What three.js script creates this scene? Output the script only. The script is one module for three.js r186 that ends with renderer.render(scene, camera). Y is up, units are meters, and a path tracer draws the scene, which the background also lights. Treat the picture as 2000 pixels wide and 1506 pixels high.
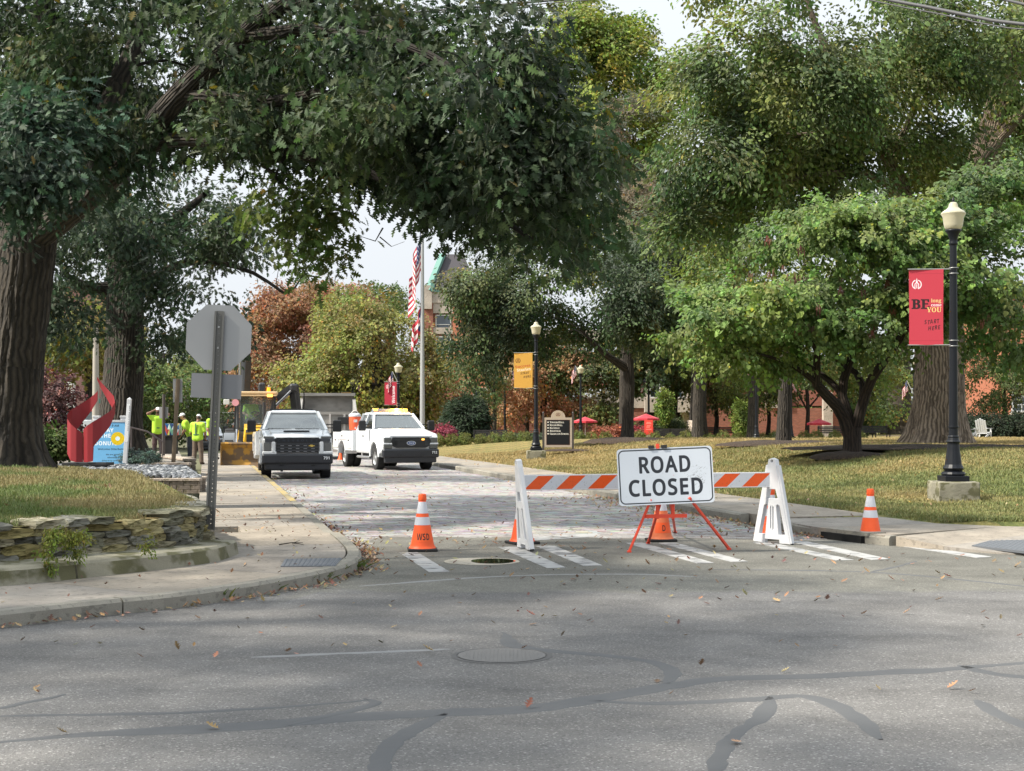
import * as THREE from 'three';
import { mergeGeometries, mergeVertices } from 'three/addons/utils/BufferGeometryUtils.js';
import { RoundedBoxGeometry } from 'three/addons/geometries/RoundedBoxGeometry.js';
import { MarchingCubes } from 'three/addons/objects/MarchingCubes.js';

// ---------------------------------------------------------------- camera, sky, sun, exposure
const F = 2860, HORIZON = 828, EYE = 1.6;                  // focal length and horizon row of the photograph, in its pixels; eye height
const scene = new THREE.Scene();
const camera = new THREE.PerspectiveCamera(2 * Math.atan(753 / F) * 180 / Math.PI, 2000 / 1506, 0.1, 2000);
camera.position.set(0, EYE, 0);
camera.lookAt(0, EYE, -10);
camera.setViewOffset(2000, 1506, 0, 753 - HORIZON, 2000, 1506);
const renderer = new THREE.WebGLRenderer({ antialias: true });
renderer.setSize(1024, 771);
renderer.toneMapping = THREE.LinearToneMapping;
renderer.toneMappingExposure = 1.64;
renderer.shadowMap.enabled = true;
const SUN = new THREE.Vector3(-0.70, 0.74, 0.22).normalize();
{
  const W = 512, H = 256, data = new Float32Array(W * H * 4), d = new THREE.Vector3();
  for (let j = 0; j < H; j++) for (let i = 0; i < W; i++) {
    const up = ((j + 0.5) / H - 0.5) * Math.PI, round = ((i + 0.5) / W - 0.5) * 2 * Math.PI;
    d.set(Math.cos(round) * Math.cos(up), Math.sin(up), Math.sin(round) * Math.cos(up));
    const ang = d.angleTo(SUN) * 180 / Math.PI, e = Math.max(0, d.y), o = (j * W + i) * 4;
    const glow = 1.6 * Math.exp(-ang / 9) + 0.5 * Math.exp(-ang / 32);
    const k = Math.pow(e, 0.55), lum = 0.52 + 0.36 * e;
    const base = [0.95 - 0.11 * k, 0.985 - 0.05 * k, 1.03 + 0.0 * k], warm = [1.0, 0.96, 0.88];
    for (let c = 0; c < 3; c++) data[o + c] = d.y < 0 ? [0.2, 0.2, 0.19][c] : base[c] * lum + warm[c] * glow;
    data[o + 3] = 1;
  }
  const t = new THREE.DataTexture(data, W, H, THREE.RGBAFormat, THREE.FloatType);
  t.mapping = THREE.EquirectangularReflectionMapping; t.magFilter = THREE.LinearFilter; t.needsUpdate = true;
  scene.background = t; scene.environment = t;
}
const sun = new THREE.DirectionalLight(new THREE.Color(1, 0.93, 0.81), 5);
sun.position.copy(SUN).multiplyScalar(120).add(new THREE.Vector3(0, 0, -40));
sun.target.position.set(0, 0, -40); scene.add(sun, sun.target);
sun.castShadow = true; sun.shadow.radius = 3.5; sun.shadow.mapSize.set(4096, 4096);
Object.assign(sun.shadow.camera, { left: -70, right: 70, top: 70, bottom: -70, near: 1, far: 300 });

// ---------------------------------------------------------------- numbers
const V = (x, y, z) => new THREE.Vector3(x, y, z), PI = Math.PI, { clamp, lerp, smoothstep } = THREE.MathUtils;
function rng(seed) { let s = seed >>> 0; return () => { s = (s + 0x6d2b79f5) | 0; let t = Math.imul(s ^ (s >>> 15), 1 | s); t = (t + Math.imul(t ^ (t >>> 7), 61 | t)) ^ t; return ((t ^ (t >>> 14)) >>> 0) / 4294967296; }; }
let R = rng(7);
const rr = (a, b) => a + (b - a) * R(), pick = (a) => a[Math.floor(R() * a.length) % a.length];
function hash(x, y, z) { let h = Math.imul(x, 374761393) + Math.imul(y, 668265263) + Math.imul(z, 2147483647 - 1274126177); h = Math.imul(h ^ (h >>> 13), 1274126177); return ((h ^ (h >>> 16)) >>> 0) / 4294967296; }
function noise(x, y, z = 0, per = 0) {
  const ix = Math.floor(x), iy = Math.floor(y), iz = Math.floor(z), fx = x - ix, fy = y - iy, fz = z - iz;
  const sx = fx * fx * (3 - 2 * fx), sy = fy * fy * (3 - 2 * fy), sz = fz * fz * (3 - 2 * fz);
  const w = per ? (n) => ((n % per) + per) % per : (n) => n;
  const x0 = w(ix), x1 = w(ix + 1), y0 = w(iy), y1 = w(iy + 1);
  const p = (z0) => { const a = hash(x0, y0, z0), b = hash(x1, y0, z0), c = hash(x0, y1, z0), d = hash(x1, y1, z0); return a + (b - a) * sx + (c - a + (a - b - c + d) * sx) * sy; };
  const a = p(iz); return fz === 0 ? a : a + (p(iz + 1) - a) * sz;
}
function fbm(x, y, z = 0, oct = 4, per = 0) { let s = 0, a = 0.5, f = 1, n = 0; for (let i = 0; i < oct; i++) { s += a * noise(x * f, y * f, z * f, per ? per * f : 0); n += a; a *= 0.5; f *= 2; } return s / n; }
// a pixel of the photograph, at a distance from the camera plane or on ground of a given height
const W = (px, py, d) => V((px - 1000) / F * d, EYE - (py - HORIZON) / F * d, -d);
const G = (px, py, y = 0) => W(px, py, F * (EYE - y) / (py - HORIZON));
// the brick street's own axes: s metres away along it, t metres to the right of its middle
const A = Math.atan(0.21), SA = Math.sin(A), CA = Math.cos(A), OX = 1.02, OZ = -20;
const RD = (t, s, y = 0) => V(OX - SA * s + CA * t, y, OZ - CA * s - SA * t);
const roadTS = (x, z) => { const dx = x - OX, dz = z - OZ; return [dx * CA - dz * SA, -dx * SA - dz * CA]; };
const lawnY = (x, z) => { const [t, s] = roadTS(x, z); return 0.13 + 0.05 * smoothstep(t, 5.4, 5.9) + 0.74 * smoothstep(t, 6.2, 15.5) * smoothstep(s, -4, 16) + 0.06 * (fbm(x * 0.25, z * 0.25) - 0.5) * smoothstep(t, 6, 8) - 0.35 * smoothstep(s, 45, 75) * smoothstep(t, 9, 15); };
const onLawn = (px, py) => { let lo = 15, hi = 160; for (let i = 0; i < 40; i++) { const m = (lo + hi) / 2, p = W(px, py, m); if (p.y > lawnY(p.x, p.z)) lo = m; else hi = m; } return W(px, py, lo); };
const leftY = (x, z) => { const d = Math.hypot(x, z); return 0.6 + 0.28 * smoothstep(d, 15, 26) + 0.05 * (fbm(x * 0.6, z * 0.6, 3) - 0.5) - 0.14 * smoothstep(-z, 27, 32) - 0.42 * smoothstep(x, -8.7, -6.0) * smoothstep(d, 23, 28.5) - 0.14 * smoothstep(d, 25.3, 28); };
const rings = [[1664, 893, 1.15, 1.0, 0.22], [1531, 868, 2.4, 1.6, 0.2], [1232, 863, 2.1, 1.7, 0.26], [1850, 874, 4.8, 2.6, 0.14], [1752, 852, 2.2, 1.5, 0.12]].map(([a, b, ...r]) => [onLawn(a, b), ...r]);

// ---------------------------------------------------------------- textures
const toS = (v) => Math.round(255 * clamp(v <= 0.0031308 ? v * 12.92 : 1.055 * Math.pow(v, 1 / 2.4) - 0.055, 0, 1));
function tex(n, m, f, srgb = true, rx = 1, ry = 1) {
  const a = new Uint8Array(n * m * 4);
  for (let j = 0; j < m; j++) for (let i = 0; i < n; i++) { const c = f(i / n, j / m, i, j), o = (j * n + i) * 4; for (let k = 0; k < 3; k++) { const v = typeof c === 'number' ? c : c[k]; a[o + k] = srgb ? toS(v) : Math.round(255 * clamp(v, 0, 1)); } a[o + 3] = 255; }
  const t = new THREE.DataTexture(a, n, m); t.wrapS = t.wrapT = THREE.RepeatWrapping; t.magFilter = THREE.LinearFilter; t.minFilter = THREE.LinearMipmapLinearFilter; t.generateMipmaps = true;
  t.colorSpace = srgb ? THREE.SRGBColorSpace : THREE.NoColorSpace; t.repeat.set(rx, ry); t.needsUpdate = true; return t;
}
function canvasTex(w, h, draw) { const c = document.createElement('canvas'); c.width = w; c.height = h; const g = c.getContext('2d'); draw(g, w, h); const t = new THREE.CanvasTexture(c); t.colorSpace = THREE.SRGBColorSpace; t.anisotropy = 8; return t; }
const mat = (c, rough = 0.8, o = {}) => { const m = new (o.clearcoat || o.transmission || o.sheen ? THREE.MeshPhysicalMaterial : THREE.MeshStandardMaterial)({ roughness: rough, metalness: 0, ...o }); if (Array.isArray(c)) m.color.setRGB(...c); else m.color.set(c); return m; };

// ---------------------------------------------------------------- geometry
const _m = new THREE.Matrix4(), _e = new THREE.Euler(), _q = new THREE.Quaternion();
function put(g, x = 0, y = 0, z = 0, rx = 0, ry = 0, rz = 0, order = 'XYZ') { return g.applyMatrix4(_m.compose(V(x, y, z), _q.setFromEuler(_e.set(rx, ry, rz, order)), V(1, 1, 1))); }
const box = (w, h, d, x, y, z, rx, ry, rz) => put(new THREE.BoxGeometry(w, h, d), x, y, z, rx, ry, rz);
const rbox = (w, h, d, r, x, y, z, rx, ry, rz) => put(new RoundedBoxGeometry(w, h, d, 2, r), x, y, z, rx, ry, rz);
const cyl = (r0, r1, h, x, y, z, rx, ry, rz, n = 16) => put(new THREE.CylinderGeometry(r1, r0, h, n), x, y, z, rx, ry, rz);
const lathe = (pts, n = 20) => new THREE.LatheGeometry(pts.map(([r, y]) => new THREE.Vector2(r, y)), n);
const ext = (pts, depth, bevel = 0, holes = []) => { const s = new THREE.Shape(pts.map(([x, y]) => new THREE.Vector2(x, y))); for (const h of holes) s.holes.push(new THREE.Path(h.map(([x, y]) => new THREE.Vector2(x, y)))); return new THREE.ExtrudeGeometry(s, { depth, bevelEnabled: bevel > 0, bevelSize: bevel, bevelThickness: bevel, bevelSegments: 2, bevelOffset: -bevel, curveSegments: 12 }); };
function bar(a, b, w, h = w) { const d = b.clone().sub(a), l = d.length(), g = new THREE.BoxGeometry(w, h, l); const o = new THREE.Object3D(); o.position.copy(a).add(b).multiplyScalar(0.5); o.lookAt(b); o.updateMatrix(); return g.applyMatrix4(o.matrix); }
function rod(a, b, r0, r1 = r0, n = 8) { const d = b.clone().sub(a), l = d.length(), g = new THREE.CylinderGeometry(r1, r0, l, n); g.applyQuaternion(_q.setFromUnitVectors(V(0, 1, 0), d.normalize())); const c = a.clone().add(b).multiplyScalar(0.5); return g.translate(c.x, c.y, c.z); }
// tapered tube through points; uv in metres (around, along)
function tube(pts, radii, n = 8, seg = 0, bump = null) {
  const c = new THREE.CatmullRomCurve3(pts, false, 'centripetal'), L = c.getLength(), S = seg || Math.max(2, Math.round(L / 0.5)), pos = [], uv = [], idx = [];
  const up = V(0, 0, 1); let N = null;
  for (let i = 0; i <= S; i++) {
    const u = i / S, p = c.getPointAt(u), t = c.getTangentAt(u);
    if (!N) { N = Math.abs(t.dot(up)) > 0.9 ? V(1, 0, 0) : up.clone(); }
    N.sub(t.clone().multiplyScalar(N.dot(t))).normalize(); const B = t.clone().cross(N);
    const k = u * (radii.length - 1), k0 = Math.min(radii.length - 2, Math.floor(k)), r = lerp(radii[k0], radii[k0 + 1], k - k0);
    for (let j = 0; j <= n; j++) {
      const a = (j % n) / n * 2 * PI, q = bump ? bump(a, u, p, r) : r;
      pos.push(p.x + (N.x * Math.cos(a) + B.x * Math.sin(a)) * q, p.y + (N.y * Math.cos(a) + B.y * Math.sin(a)) * q, p.z + (N.z * Math.cos(a) + B.z * Math.sin(a)) * q);
      uv.push(j / n * Math.max(1, Math.round(radii[0] * 2 * PI)), u * L);
      if (i < S && j < n) { const o = i * (n + 1) + j; idx.push(o, o + n + 1, o + 1, o + 1, o + n + 1, o + n + 2); }
    }
  }
  const g = new THREE.BufferGeometry(); g.setAttribute('position', new THREE.Float32BufferAttribute(pos, 3)); g.setAttribute('uv', new THREE.Float32BufferAttribute(uv, 2)); g.setIndex(idx.map((x, i) => idx[i - (i % 3) + [0, 2, 1][i % 3]])); g.computeVertexNormals();
  const nn = g.attributes.normal; // join the seam
  for (let i = 0; i <= S; i++) { const a = i * (n + 1), b = a + n, v = V(nn.getX(a) + nn.getX(b), nn.getY(a) + nn.getY(b), nn.getZ(a) + nn.getZ(b)).normalize(); nn.setXYZ(a, v.x, v.y, v.z); nn.setXYZ(b, v.x, v.y, v.z); }
  return g;
}
function planarUV(g, k = 1) {                                   // uv in metres from the side a face looks to
  g = g.index ? g.toNonIndexed() : g; const p = g.attributes.position, n = g.attributes.normal, uv = new Float32Array(p.count * 2);
  for (let i = 0; i < p.count; i += 3) {
    const ax = Math.abs(n.getX(i) + n.getX(i + 1) + n.getX(i + 2)), ay = Math.abs(n.getY(i) + n.getY(i + 1) + n.getY(i + 2)), az = Math.abs(n.getZ(i) + n.getZ(i + 1) + n.getZ(i + 2));
    for (let j = i; j < i + 3; j++) { const x = p.getX(j), y = p.getY(j), z = p.getZ(j); uv[j * 2] = k * (ax > ay && ax > az ? z : x); uv[j * 2 + 1] = k * (ay >= ax && ay >= az ? z : y); }
  }
  g.setAttribute('uv', new THREE.BufferAttribute(uv, 2)); return g;
}
function merge(list) {
  list = list.map((g) => { g = g.index ? g.toNonIndexed() : g; for (const k of Object.keys(g.attributes)) if (!['position', 'normal', 'uv', 'color'].includes(k)) g.deleteAttribute(k); if (!g.attributes.uv) g.setAttribute('uv', new THREE.BufferAttribute(new Float32Array(g.attributes.position.count * 2), 2)); return g; });
  const col = list.some((g) => g.attributes.color); if (col) for (const g of list) if (!g.attributes.color) g.setAttribute('color', new THREE.BufferAttribute(new Float32Array(g.attributes.position.count * 3).fill(1), 3));
  return list.length === 1 ? list[0] : mergeGeometries(list, false);
}
const flat = (g) => { g = g.index ? g.toNonIndexed() : g; g.deleteAttribute('normal'); g.computeVertexNormals(); return g; };
function jitter(g, a, f = 3, seed = 0) { const p = g.attributes.position; for (let i = 0; i < p.count; i++) { const x = p.getX(i) * f + seed, y = p.getY(i) * f + seed * 1.7, z = p.getZ(i) * f; p.setXYZ(i, p.getX(i) + a * (noise(x, y, z) - 0.5) * 2, p.getY(i) + a * (noise(x + 31, y, z) - 0.5) * 2, p.getZ(i) + a * (noise(x, y + 57, z) - 0.5) * 2); } g.computeVertexNormals(); return g; }
// solid swept along a ground path: profile of [offset to the left of travel, height]
function sweep(path, prof, closed = true) {
  const P = [], out = path.map((p, i) => { const a = path[Math.max(0, i - 1)], b = path[Math.min(path.length - 1, i + 1)], d = V(b.x - a.x, 0, b.z - a.z).normalize(); return V(d.z, 0, -d.x); });
  const n = prof.length, pos = [];
  const at = (i, k) => [path[i].x + out[i].x * prof[k][0], path[i].y + prof[k][1], path[i].z + out[i].z * prof[k][0]];
  for (let i = 0; i < path.length - 1; i++) for (let k = 0; k < (closed ? n : n - 1); k++) { const q = (k + 1) % n; pos.push(...at(i, k), ...at(i, q), ...at(i + 1, k), ...at(i, q), ...at(i + 1, q), ...at(i + 1, k)); }
  if (closed) { const tri = THREE.ShapeUtils.triangulateShape(prof.map((p) => new THREE.Vector2(p[0], p[1])), []); for (const [a, b, c] of tri) { pos.push(...at(0, a), ...at(0, b), ...at(0, c)); const e = path.length - 1; pos.push(...at(e, c), ...at(e, b), ...at(e, a)); } }
  const g = new THREE.BufferGeometry(); g.setAttribute('position', new THREE.Float32BufferAttribute(pos, 3)); g.computeVertexNormals(); return planarUV(g);
}
// flat slab from a top outline of points, with thickness below
function slab(pts, thick, inset = 0) {
  const c = pts.reduce((a, p) => a.add(p), V(0, 0, 0)).multiplyScalar(1 / pts.length);
  const top = pts.map((p) => { const d = p.clone().sub(c); const l = Math.hypot(d.x, d.z); return p.clone().sub(V(d.x, 0, d.z).multiplyScalar(inset / l)); });
  const tri = THREE.ShapeUtils.triangulateShape(top.map((p) => new THREE.Vector2(p.x, p.z)), []), pos = [], area = THREE.ShapeUtils.area(top.map((p) => new THREE.Vector2(p.x, p.z)));
  for (const t of tri) { const q = area > 0 ? [t[0], t[2], t[1]] : t; const [a, b, d] = q.map((i) => top[i]); const nrm = b.clone().sub(a).cross(d.clone().sub(a)); const o = nrm.y > 0 ? [a, b, d] : [a, d, b]; for (const p of o) pos.push(p.x, p.y, p.z); }
  for (let i = 0; i < top.length; i++) { let a = top[i], b = top[(i + 1) % top.length]; if (area > 0) [a, b] = [b, a]; pos.push(a.x, a.y, a.z, a.x, a.y - thick, a.z, b.x, b.y, b.z, b.x, b.y, b.z, a.x, a.y - thick, a.z, b.x, b.y - thick, b.z); }
  const g = new THREE.BufferGeometry(); g.setAttribute('position', new THREE.Float32BufferAttribute(pos, 3)); g.computeVertexNormals(); return planarUV(g);
}
// a sheet over a grid of parameters
function sheet(nu, nv, f, color) {
  const pos = [], uv = [], col = [], idx = [];
  for (let j = 0; j <= nv; j++) for (let i = 0; i <= nu; i++) { const p = f(i / nu, j / nv); pos.push(p.x, p.y, p.z); uv.push(p.x, -p.z); if (color) col.push(...color(p)); }
  for (let j = 0; j < nv; j++) for (let i = 0; i < nu; i++) { const o = j * (nu + 1) + i; idx.push(o, o + 1, o + nu + 1, o + 1, o + nu + 2, o + nu + 1); }
  const g = new THREE.BufferGeometry(); g.setAttribute('position', new THREE.Float32BufferAttribute(pos, 3)); g.setAttribute('uv', new THREE.Float32BufferAttribute(uv, 2)); if (color) g.setAttribute('color', new THREE.Float32BufferAttribute(col, 3)); g.setIndex(idx); g.computeVertexNormals(); return g;
}
// ---------------------------------------------------------------- things and parts
const used = {};
const numbered = (n) => { const k = used[n] = (used[n] ?? -1) + 1; return k ? n + '_' + String(k).padStart(3, '0') : n; };
function shade(o) { o.traverse((m) => { if (m.isMesh) m.castShadow = m.receiveShadow = true; }); return o; }
function tag(o, label, category, group, kind) { Object.assign(o.userData, label && { label }, category && { category }, group && { group }, kind && { kind }); return o; }
function thing(name, label, category, pos = V(0, 0, 0), turn = 0, group, kind) { const o = new THREE.Group(); o.name = numbered(name); o.position.copy(pos); o.rotation.y = turn; scene.add(o); return tag(o, label, category, group, kind); }
function part(name, geos, m, parent) { const o = new THREE.Mesh(merge([].concat(geos)), m); o.name = numbered(name); o.castShadow = o.receiveShadow = true; (parent ?? scene).add(o); return o; }
function one(name, geos, m, label, category, group, kind) { return tag(part(name, geos, m), label, category, group, kind); }
function copy(root, label, pos, turn, group) { const r = root.clone(); r.userData = { ...root.userData }; r.name = numbered(root.name.replace(/_\d+$/, '')); r.traverse((c) => { if (c !== r) c.name = numbered(c.name.replace(/_\d+$/, '')); }); scene.add(r); if (pos) r.position.copy(pos); if (turn !== undefined) r.rotation.y = turn; if (label) r.userData.label = label; if (group) r.userData.group = group; return r; }
function instances(name, g, m, list, parent, kind) {       // list of [Matrix4, Color?]
  const o = new THREE.InstancedMesh(g, m, list.length); o.name = numbered(name);
  list.forEach(([mm, c], i) => { o.setMatrixAt(i, mm); if (c) o.setColorAt(i, c); });
  o.castShadow = o.receiveShadow = true; (parent ?? scene).add(o); if (kind) o.userData.kind = kind; return o;
}
const C3 = (a) => new THREE.Color().setRGB(...a), mix3 = (a, b, t) => a.map((x, i) => lerp(x, b[i], t));
// ---------------------------------------------------------------- surface materials
const asphaltTex = (() => { const n = 1024, r = rng(11), a = new Float32Array(n * n).fill(0), h = new Float32Array(n * n);
  for (let k = 0; k < 26000; k++) { const x = r() * n, y = r() * n, q = 0.9 + 3.6 * r() * r(), v = r() < 0.5 ? 0.3 + 1.5 * r() : -0.6 * r(); for (let j = -5; j <= 5; j++) for (let i = -5; i <= 5; i++) { const d = Math.hypot(i, j * 1.15); if (d < q) { const o = ((Math.floor(y) + j + n) % n) * n + (Math.floor(x) + i + n) % n; a[o] = v; h[o] = 0.4 + 0.5 * (1 - d / q); } } }
  return [tex(n, n, (u, v, i, j) => { const s = a[j * n + i], f = 0.8 + 0.4 * fbm(u * 8, v * 8, 0, 4, 8), t = 0.122 * f * (1 + s * 0.75); return [t * 1.035, t, t * 0.965]; }), tex(n, n, (u, v, i, j) => 0.3 + 0.6 * h[j * n + i], false)]; })();
for (const t of asphaltTex) t.repeat.set(1 / 2.2, 1 / 2.2);
const concreteTex = (base, amp, seed, size = 2) => { const t = tex(512, 512, (u, v, i, j) => { const f = 0.72 + 0.55 * fbm(u * 6 , v * 6, seed, 5, 6), g = 1 + amp * (hash(i, j, seed) - 0.5), p = fbm(u * 40, v * 40, seed + 3, 2, 40) > 0.72 ? 0.75 : 1; return base.map((c) => c * f * g * p); }); t.repeat.set(1 / size, 1 / size); return t; };
const grainBump = tex(512, 512, (u, v, i, j) => 0.5 * fbm(u * 24, v * 24, 5, 4, 24) + 0.5 * hash(i, j, 3), false); grainBump.repeat.set(1 / 1.2, 1 / 1.2);
const M = {};
M.asphalt = mat([1, 1, 1], 0.93, { map: asphaltTex[0], bumpMap: asphaltTex[1], bumpScale: 0.006, vertexColors: true });
M.concrete = mat([1, 1, 1], 0.92, { map: concreteTex([0.25, 0.226, 0.197], 0.3, 1), bumpMap: grainBump, bumpScale: 0.003 });
M.concrete2 = mat([0.84, 0.83, 0.82], 0.92, { map: M.concrete.map, bumpMap: grainBump, bumpScale: 0.003 });
M.concrete3 = mat([1.08, 1.04, 0.97], 0.92, { map: M.concrete.map, bumpMap: grainBump, bumpScale: 0.003 });
M.kerb = mat([1, 1, 1], 0.93, { map: concreteTex([0.24, 0.225, 0.19], 0.3, 7, 1.4), bumpMap: grainBump, bumpScale: 0.006 });
M.mossKerb = mat([1, 1, 1], 0.95, { map: (() => { const t = tex(512, 512, (u, v, i, j) => { const f = fbm(u * 5, v * 5, 9, 5, 5), m = smoothstep(fbm(u * 7, v * 7, 19, 4, 7), 0.45, 0.62), g = 1 + 0.3 * (hash(i, j, 8) - 0.5); return mix3([0.24, 0.225, 0.17], [0.11, 0.105, 0.055], m).map((c) => c * (0.6 + 0.8 * f) * g); }); t.repeat.set(1 / 1.5, 1 / 1.5); return t; })(), bumpMap: grainBump, bumpScale: 0.008 });
M.yellowKerb = mat([1, 1, 1], 0.85, { map: (() => { const t = tex(256, 256, (u, v, i, j) => { const m = smoothstep(fbm(u * 6, v * 6, 29, 4, 6), 0.42, 0.6), g = 1 + 0.2 * (hash(i, j, 8) - 0.5); return mix3([0.36, 0.27, 0.09], [0.25, 0.22, 0.17], m).map((c) => c * g); }); return t; })() });
M.paint = mat([1, 1, 1], 0.75, { map: (() => { const t = tex(512, 512, (u, v, i, j) => { const w = smoothstep(fbm(u * 9, v * 9, 41, 5, 9) + 0.25 * (hash(i, j, 4) - 0.5), 0.5, 0.74); return mix3([0.34, 0.34, 0.335], [0.13, 0.13, 0.13], w); }); t.repeat.set(1 / 1.3, 1 / 1.3); return t; })() });
M.seal = mat([0.088, 0.09, 0.093], 0.75, { bumpMap: grainBump, bumpScale: 0.002 });
M.sealPale = mat([0.22, 0.22, 0.22], 0.8, { bumpMap: grainBump, bumpScale: 0.002 });
M.brickBed = mat([1, 1, 1], 0.95, { map: concreteTex([0.11, 0.095, 0.085], 0.5, 13, 1.2) });
const paverTones = [...[[0.23, 0.205, 0.19], [0.32, 0.295, 0.27], [0.19, 0.16, 0.145], [0.40, 0.375, 0.345], [0.25, 0.20, 0.175], [0.30, 0.28, 0.265]]].map(([r, g, b]) => [lerp(r * 0.96, 0.262, 0.45), lerp(g, 0.248, 0.45), lerp(b * 1.05, 0.238, 0.45)]);
const paverBump = tex(256, 256, (u, v, i, j) => 0.7 * fbm(u * 8, v * 8, 3, 4, 8) + 0.3 * hash(i, j, 6), false); paverBump.repeat.set(3, 3);
M.pavers = paverTones.map((c) => mat(c, 0.58, { bumpMap: paverBump, bumpScale: 0.004 }));
M.paverAll = mat([1, 1, 1], 0.58);
const lawnTex = (() => { const t = tex(1024, 1024, (u, v, i, j) => { const d = fbm(u * 10, v * 10, 51, 5, 10), f = 0.55 + 0.9 * hash(i, j, 51), s = fbm(u * 90, v * 24, 5, 2, 0), dry = smoothstep(d, 0.4, 0.62); return mix3([0.105, 0.125, 0.042], [0.25, 0.2, 0.09], clamp(dry * 0.8 + 0.3 * s, 0, 1)).map((c) => c * f * (0.7 + 0.6 * s)); }); t.repeat.set(1 / 3, 1 / 3); return t; })();
M.lawn = mat([1, 1, 1], 1, { map: lawnTex, bumpMap: grainBump, bumpScale: 0.03, vertexColors: true });
M.mulch = mat([1, 1, 1], 1, { map: (() => { const t = tex(512, 512, (u, v, i, j) => { const f = fbm(u * 26, v * 40, 3, 3, 0), l = hash(i >> 2, j >> 1, 77); return l > 0.955 ? [0.2, 0.13, 0.07] : [0.06, 0.042, 0.032].map((c) => c * (0.3 + 1.4 * f)); }); return t; })(), bumpMap: grainBump, bumpScale: 0.04 });

// ---------------------------------------------------------------- ground, cross street, brick street
const st = (o) => tag(o, null, null, null, 'structure');
st(part('ground', put(new THREE.CircleGeometry(900, 48), 0, -0.08, 0, -PI / 2), mat([0.10, 0.10, 0.05], 1)));
const farEdge = (x) => (x < -1.9 ? -19 : -20.6 + 0.12 * (x - 1)) + 0.5 * (fbm(x * 1.3, 3) - 0.5) + 0.2 * (noise(x * 6, 1) - 0.5);
const road = st(part('road', sheet(200, 110, (u, v) => { const x = lerp(-30, 34, u), z = lerp(9, farEdge(x), Math.pow(v, 0.8)); return V(x, 0, z); }, (p) => {
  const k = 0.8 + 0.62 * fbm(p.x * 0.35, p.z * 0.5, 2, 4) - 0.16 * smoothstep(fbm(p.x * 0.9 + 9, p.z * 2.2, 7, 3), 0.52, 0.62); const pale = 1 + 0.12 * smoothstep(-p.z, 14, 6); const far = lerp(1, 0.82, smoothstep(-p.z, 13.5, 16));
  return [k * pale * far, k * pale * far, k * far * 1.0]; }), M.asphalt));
function ribbon(px, w0, seed) {                                   // a poured strip of sealant along pixels' ground points
  const pts = px.map(([x, y]) => G(x, y)), c = new THREE.CatmullRomCurve3(pts), n = Math.max(10, Math.round(c.getLength() / 0.06)), pos = [], idx = [];
  for (let i = 0; i <= n; i++) { const u = i / n, p = c.getPointAt(u), t = c.getTangentAt(u), nx = -t.z, nz = t.x, e = Math.min(1, 6 * Math.min(u + 0.02, 1.02 - u)); const jg = (q) => w0 * e * (0.3 + 0.9 * fbm(u * n * 0.06, q, 1, 3)) + 0.035 * (fbm(u * n * 0.5, q + 9, 1, 2) - 0.4); const a = jg(seed), b = jg(seed + 40); for (const [k, y] of [[a + 0.012, -0.004], [a, 0.004], [-b, 0.004], [-b - 0.012, -0.004]]) pos.push(p.x + nx * k, y, p.z + nz * k); if (i < n) for (let k = 0; k < 3; k++) { const o = i * 4 + k; idx.push(o, o + 1, o + 4, o + 1, o + 5, o + 4); } }
  const g = new THREE.BufferGeometry(); g.setAttribute('position', new THREE.Float32BufferAttribute(pos, 3)); g.setIndex(idx); g.computeVertexNormals(); return planarUV(g);
}
[[[[-40, 1455], [130, 1437], [300, 1427], [480, 1419], [700, 1402], [870, 1394], [1010, 1387], [1150, 1367], [1290, 1343], [1400, 1327], [1600, 1320], [1800, 1310], [2040, 1292]], 0.17], [[[870, 1395], [800, 1430], [760, 1462], [733, 1520]], 0.11], [[[1300, 1336], [1312, 1311], [1270, 1292], [1190, 1281], [1090, 1273], [1010, 1262], [985, 1236]], 0.12], [[[1150, 1370], [1300, 1374], [1480, 1366], [1560, 1360], [1620, 1374], [1685, 1412], [1718, 1445]], 0.10], [[[1505, 1362], [1490, 1400], [1430, 1440], [1395, 1520]], 0.10], [[[560, 1418], [640, 1400], [735, 1372], [715, 1366]], 0.05], [[[0, 1399], [400, 1391], [730, 1368]], 0.035], [[[1910, 1368], [1960, 1400], [2040, 1432]], 0.08], [[[1870, 1300], [1950, 1318], [2040, 1326]], 0.09], [[[-10, 1386], [60, 1371], [128, 1357]], 0.05], [[[1380, 1112], [1700, 1118], [1900, 1135], [2040, 1150]], 0.05], [[[1700, 1118], [1760, 1105], [1790, 1096]], 0.05]].forEach(([p, w], i) => { const m = part('crack_seal', ribbon(p, w * 0.6, i * 13), M.seal, road); if (i === 5) m.position.y = 0.003; });
part('crack_seal', ribbon([[490, 1284], [650, 1277], [760, 1273], [880, 1268]], 0.045, 77), M.sealPale, road).position.y = -0.002;
part('crack_seal', ribbon([[700, 1145], [1000, 1125], [1250, 1122], [1380, 1128]], 0.04, 78), M.sealPale, road).position.y = -0.002;
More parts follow.
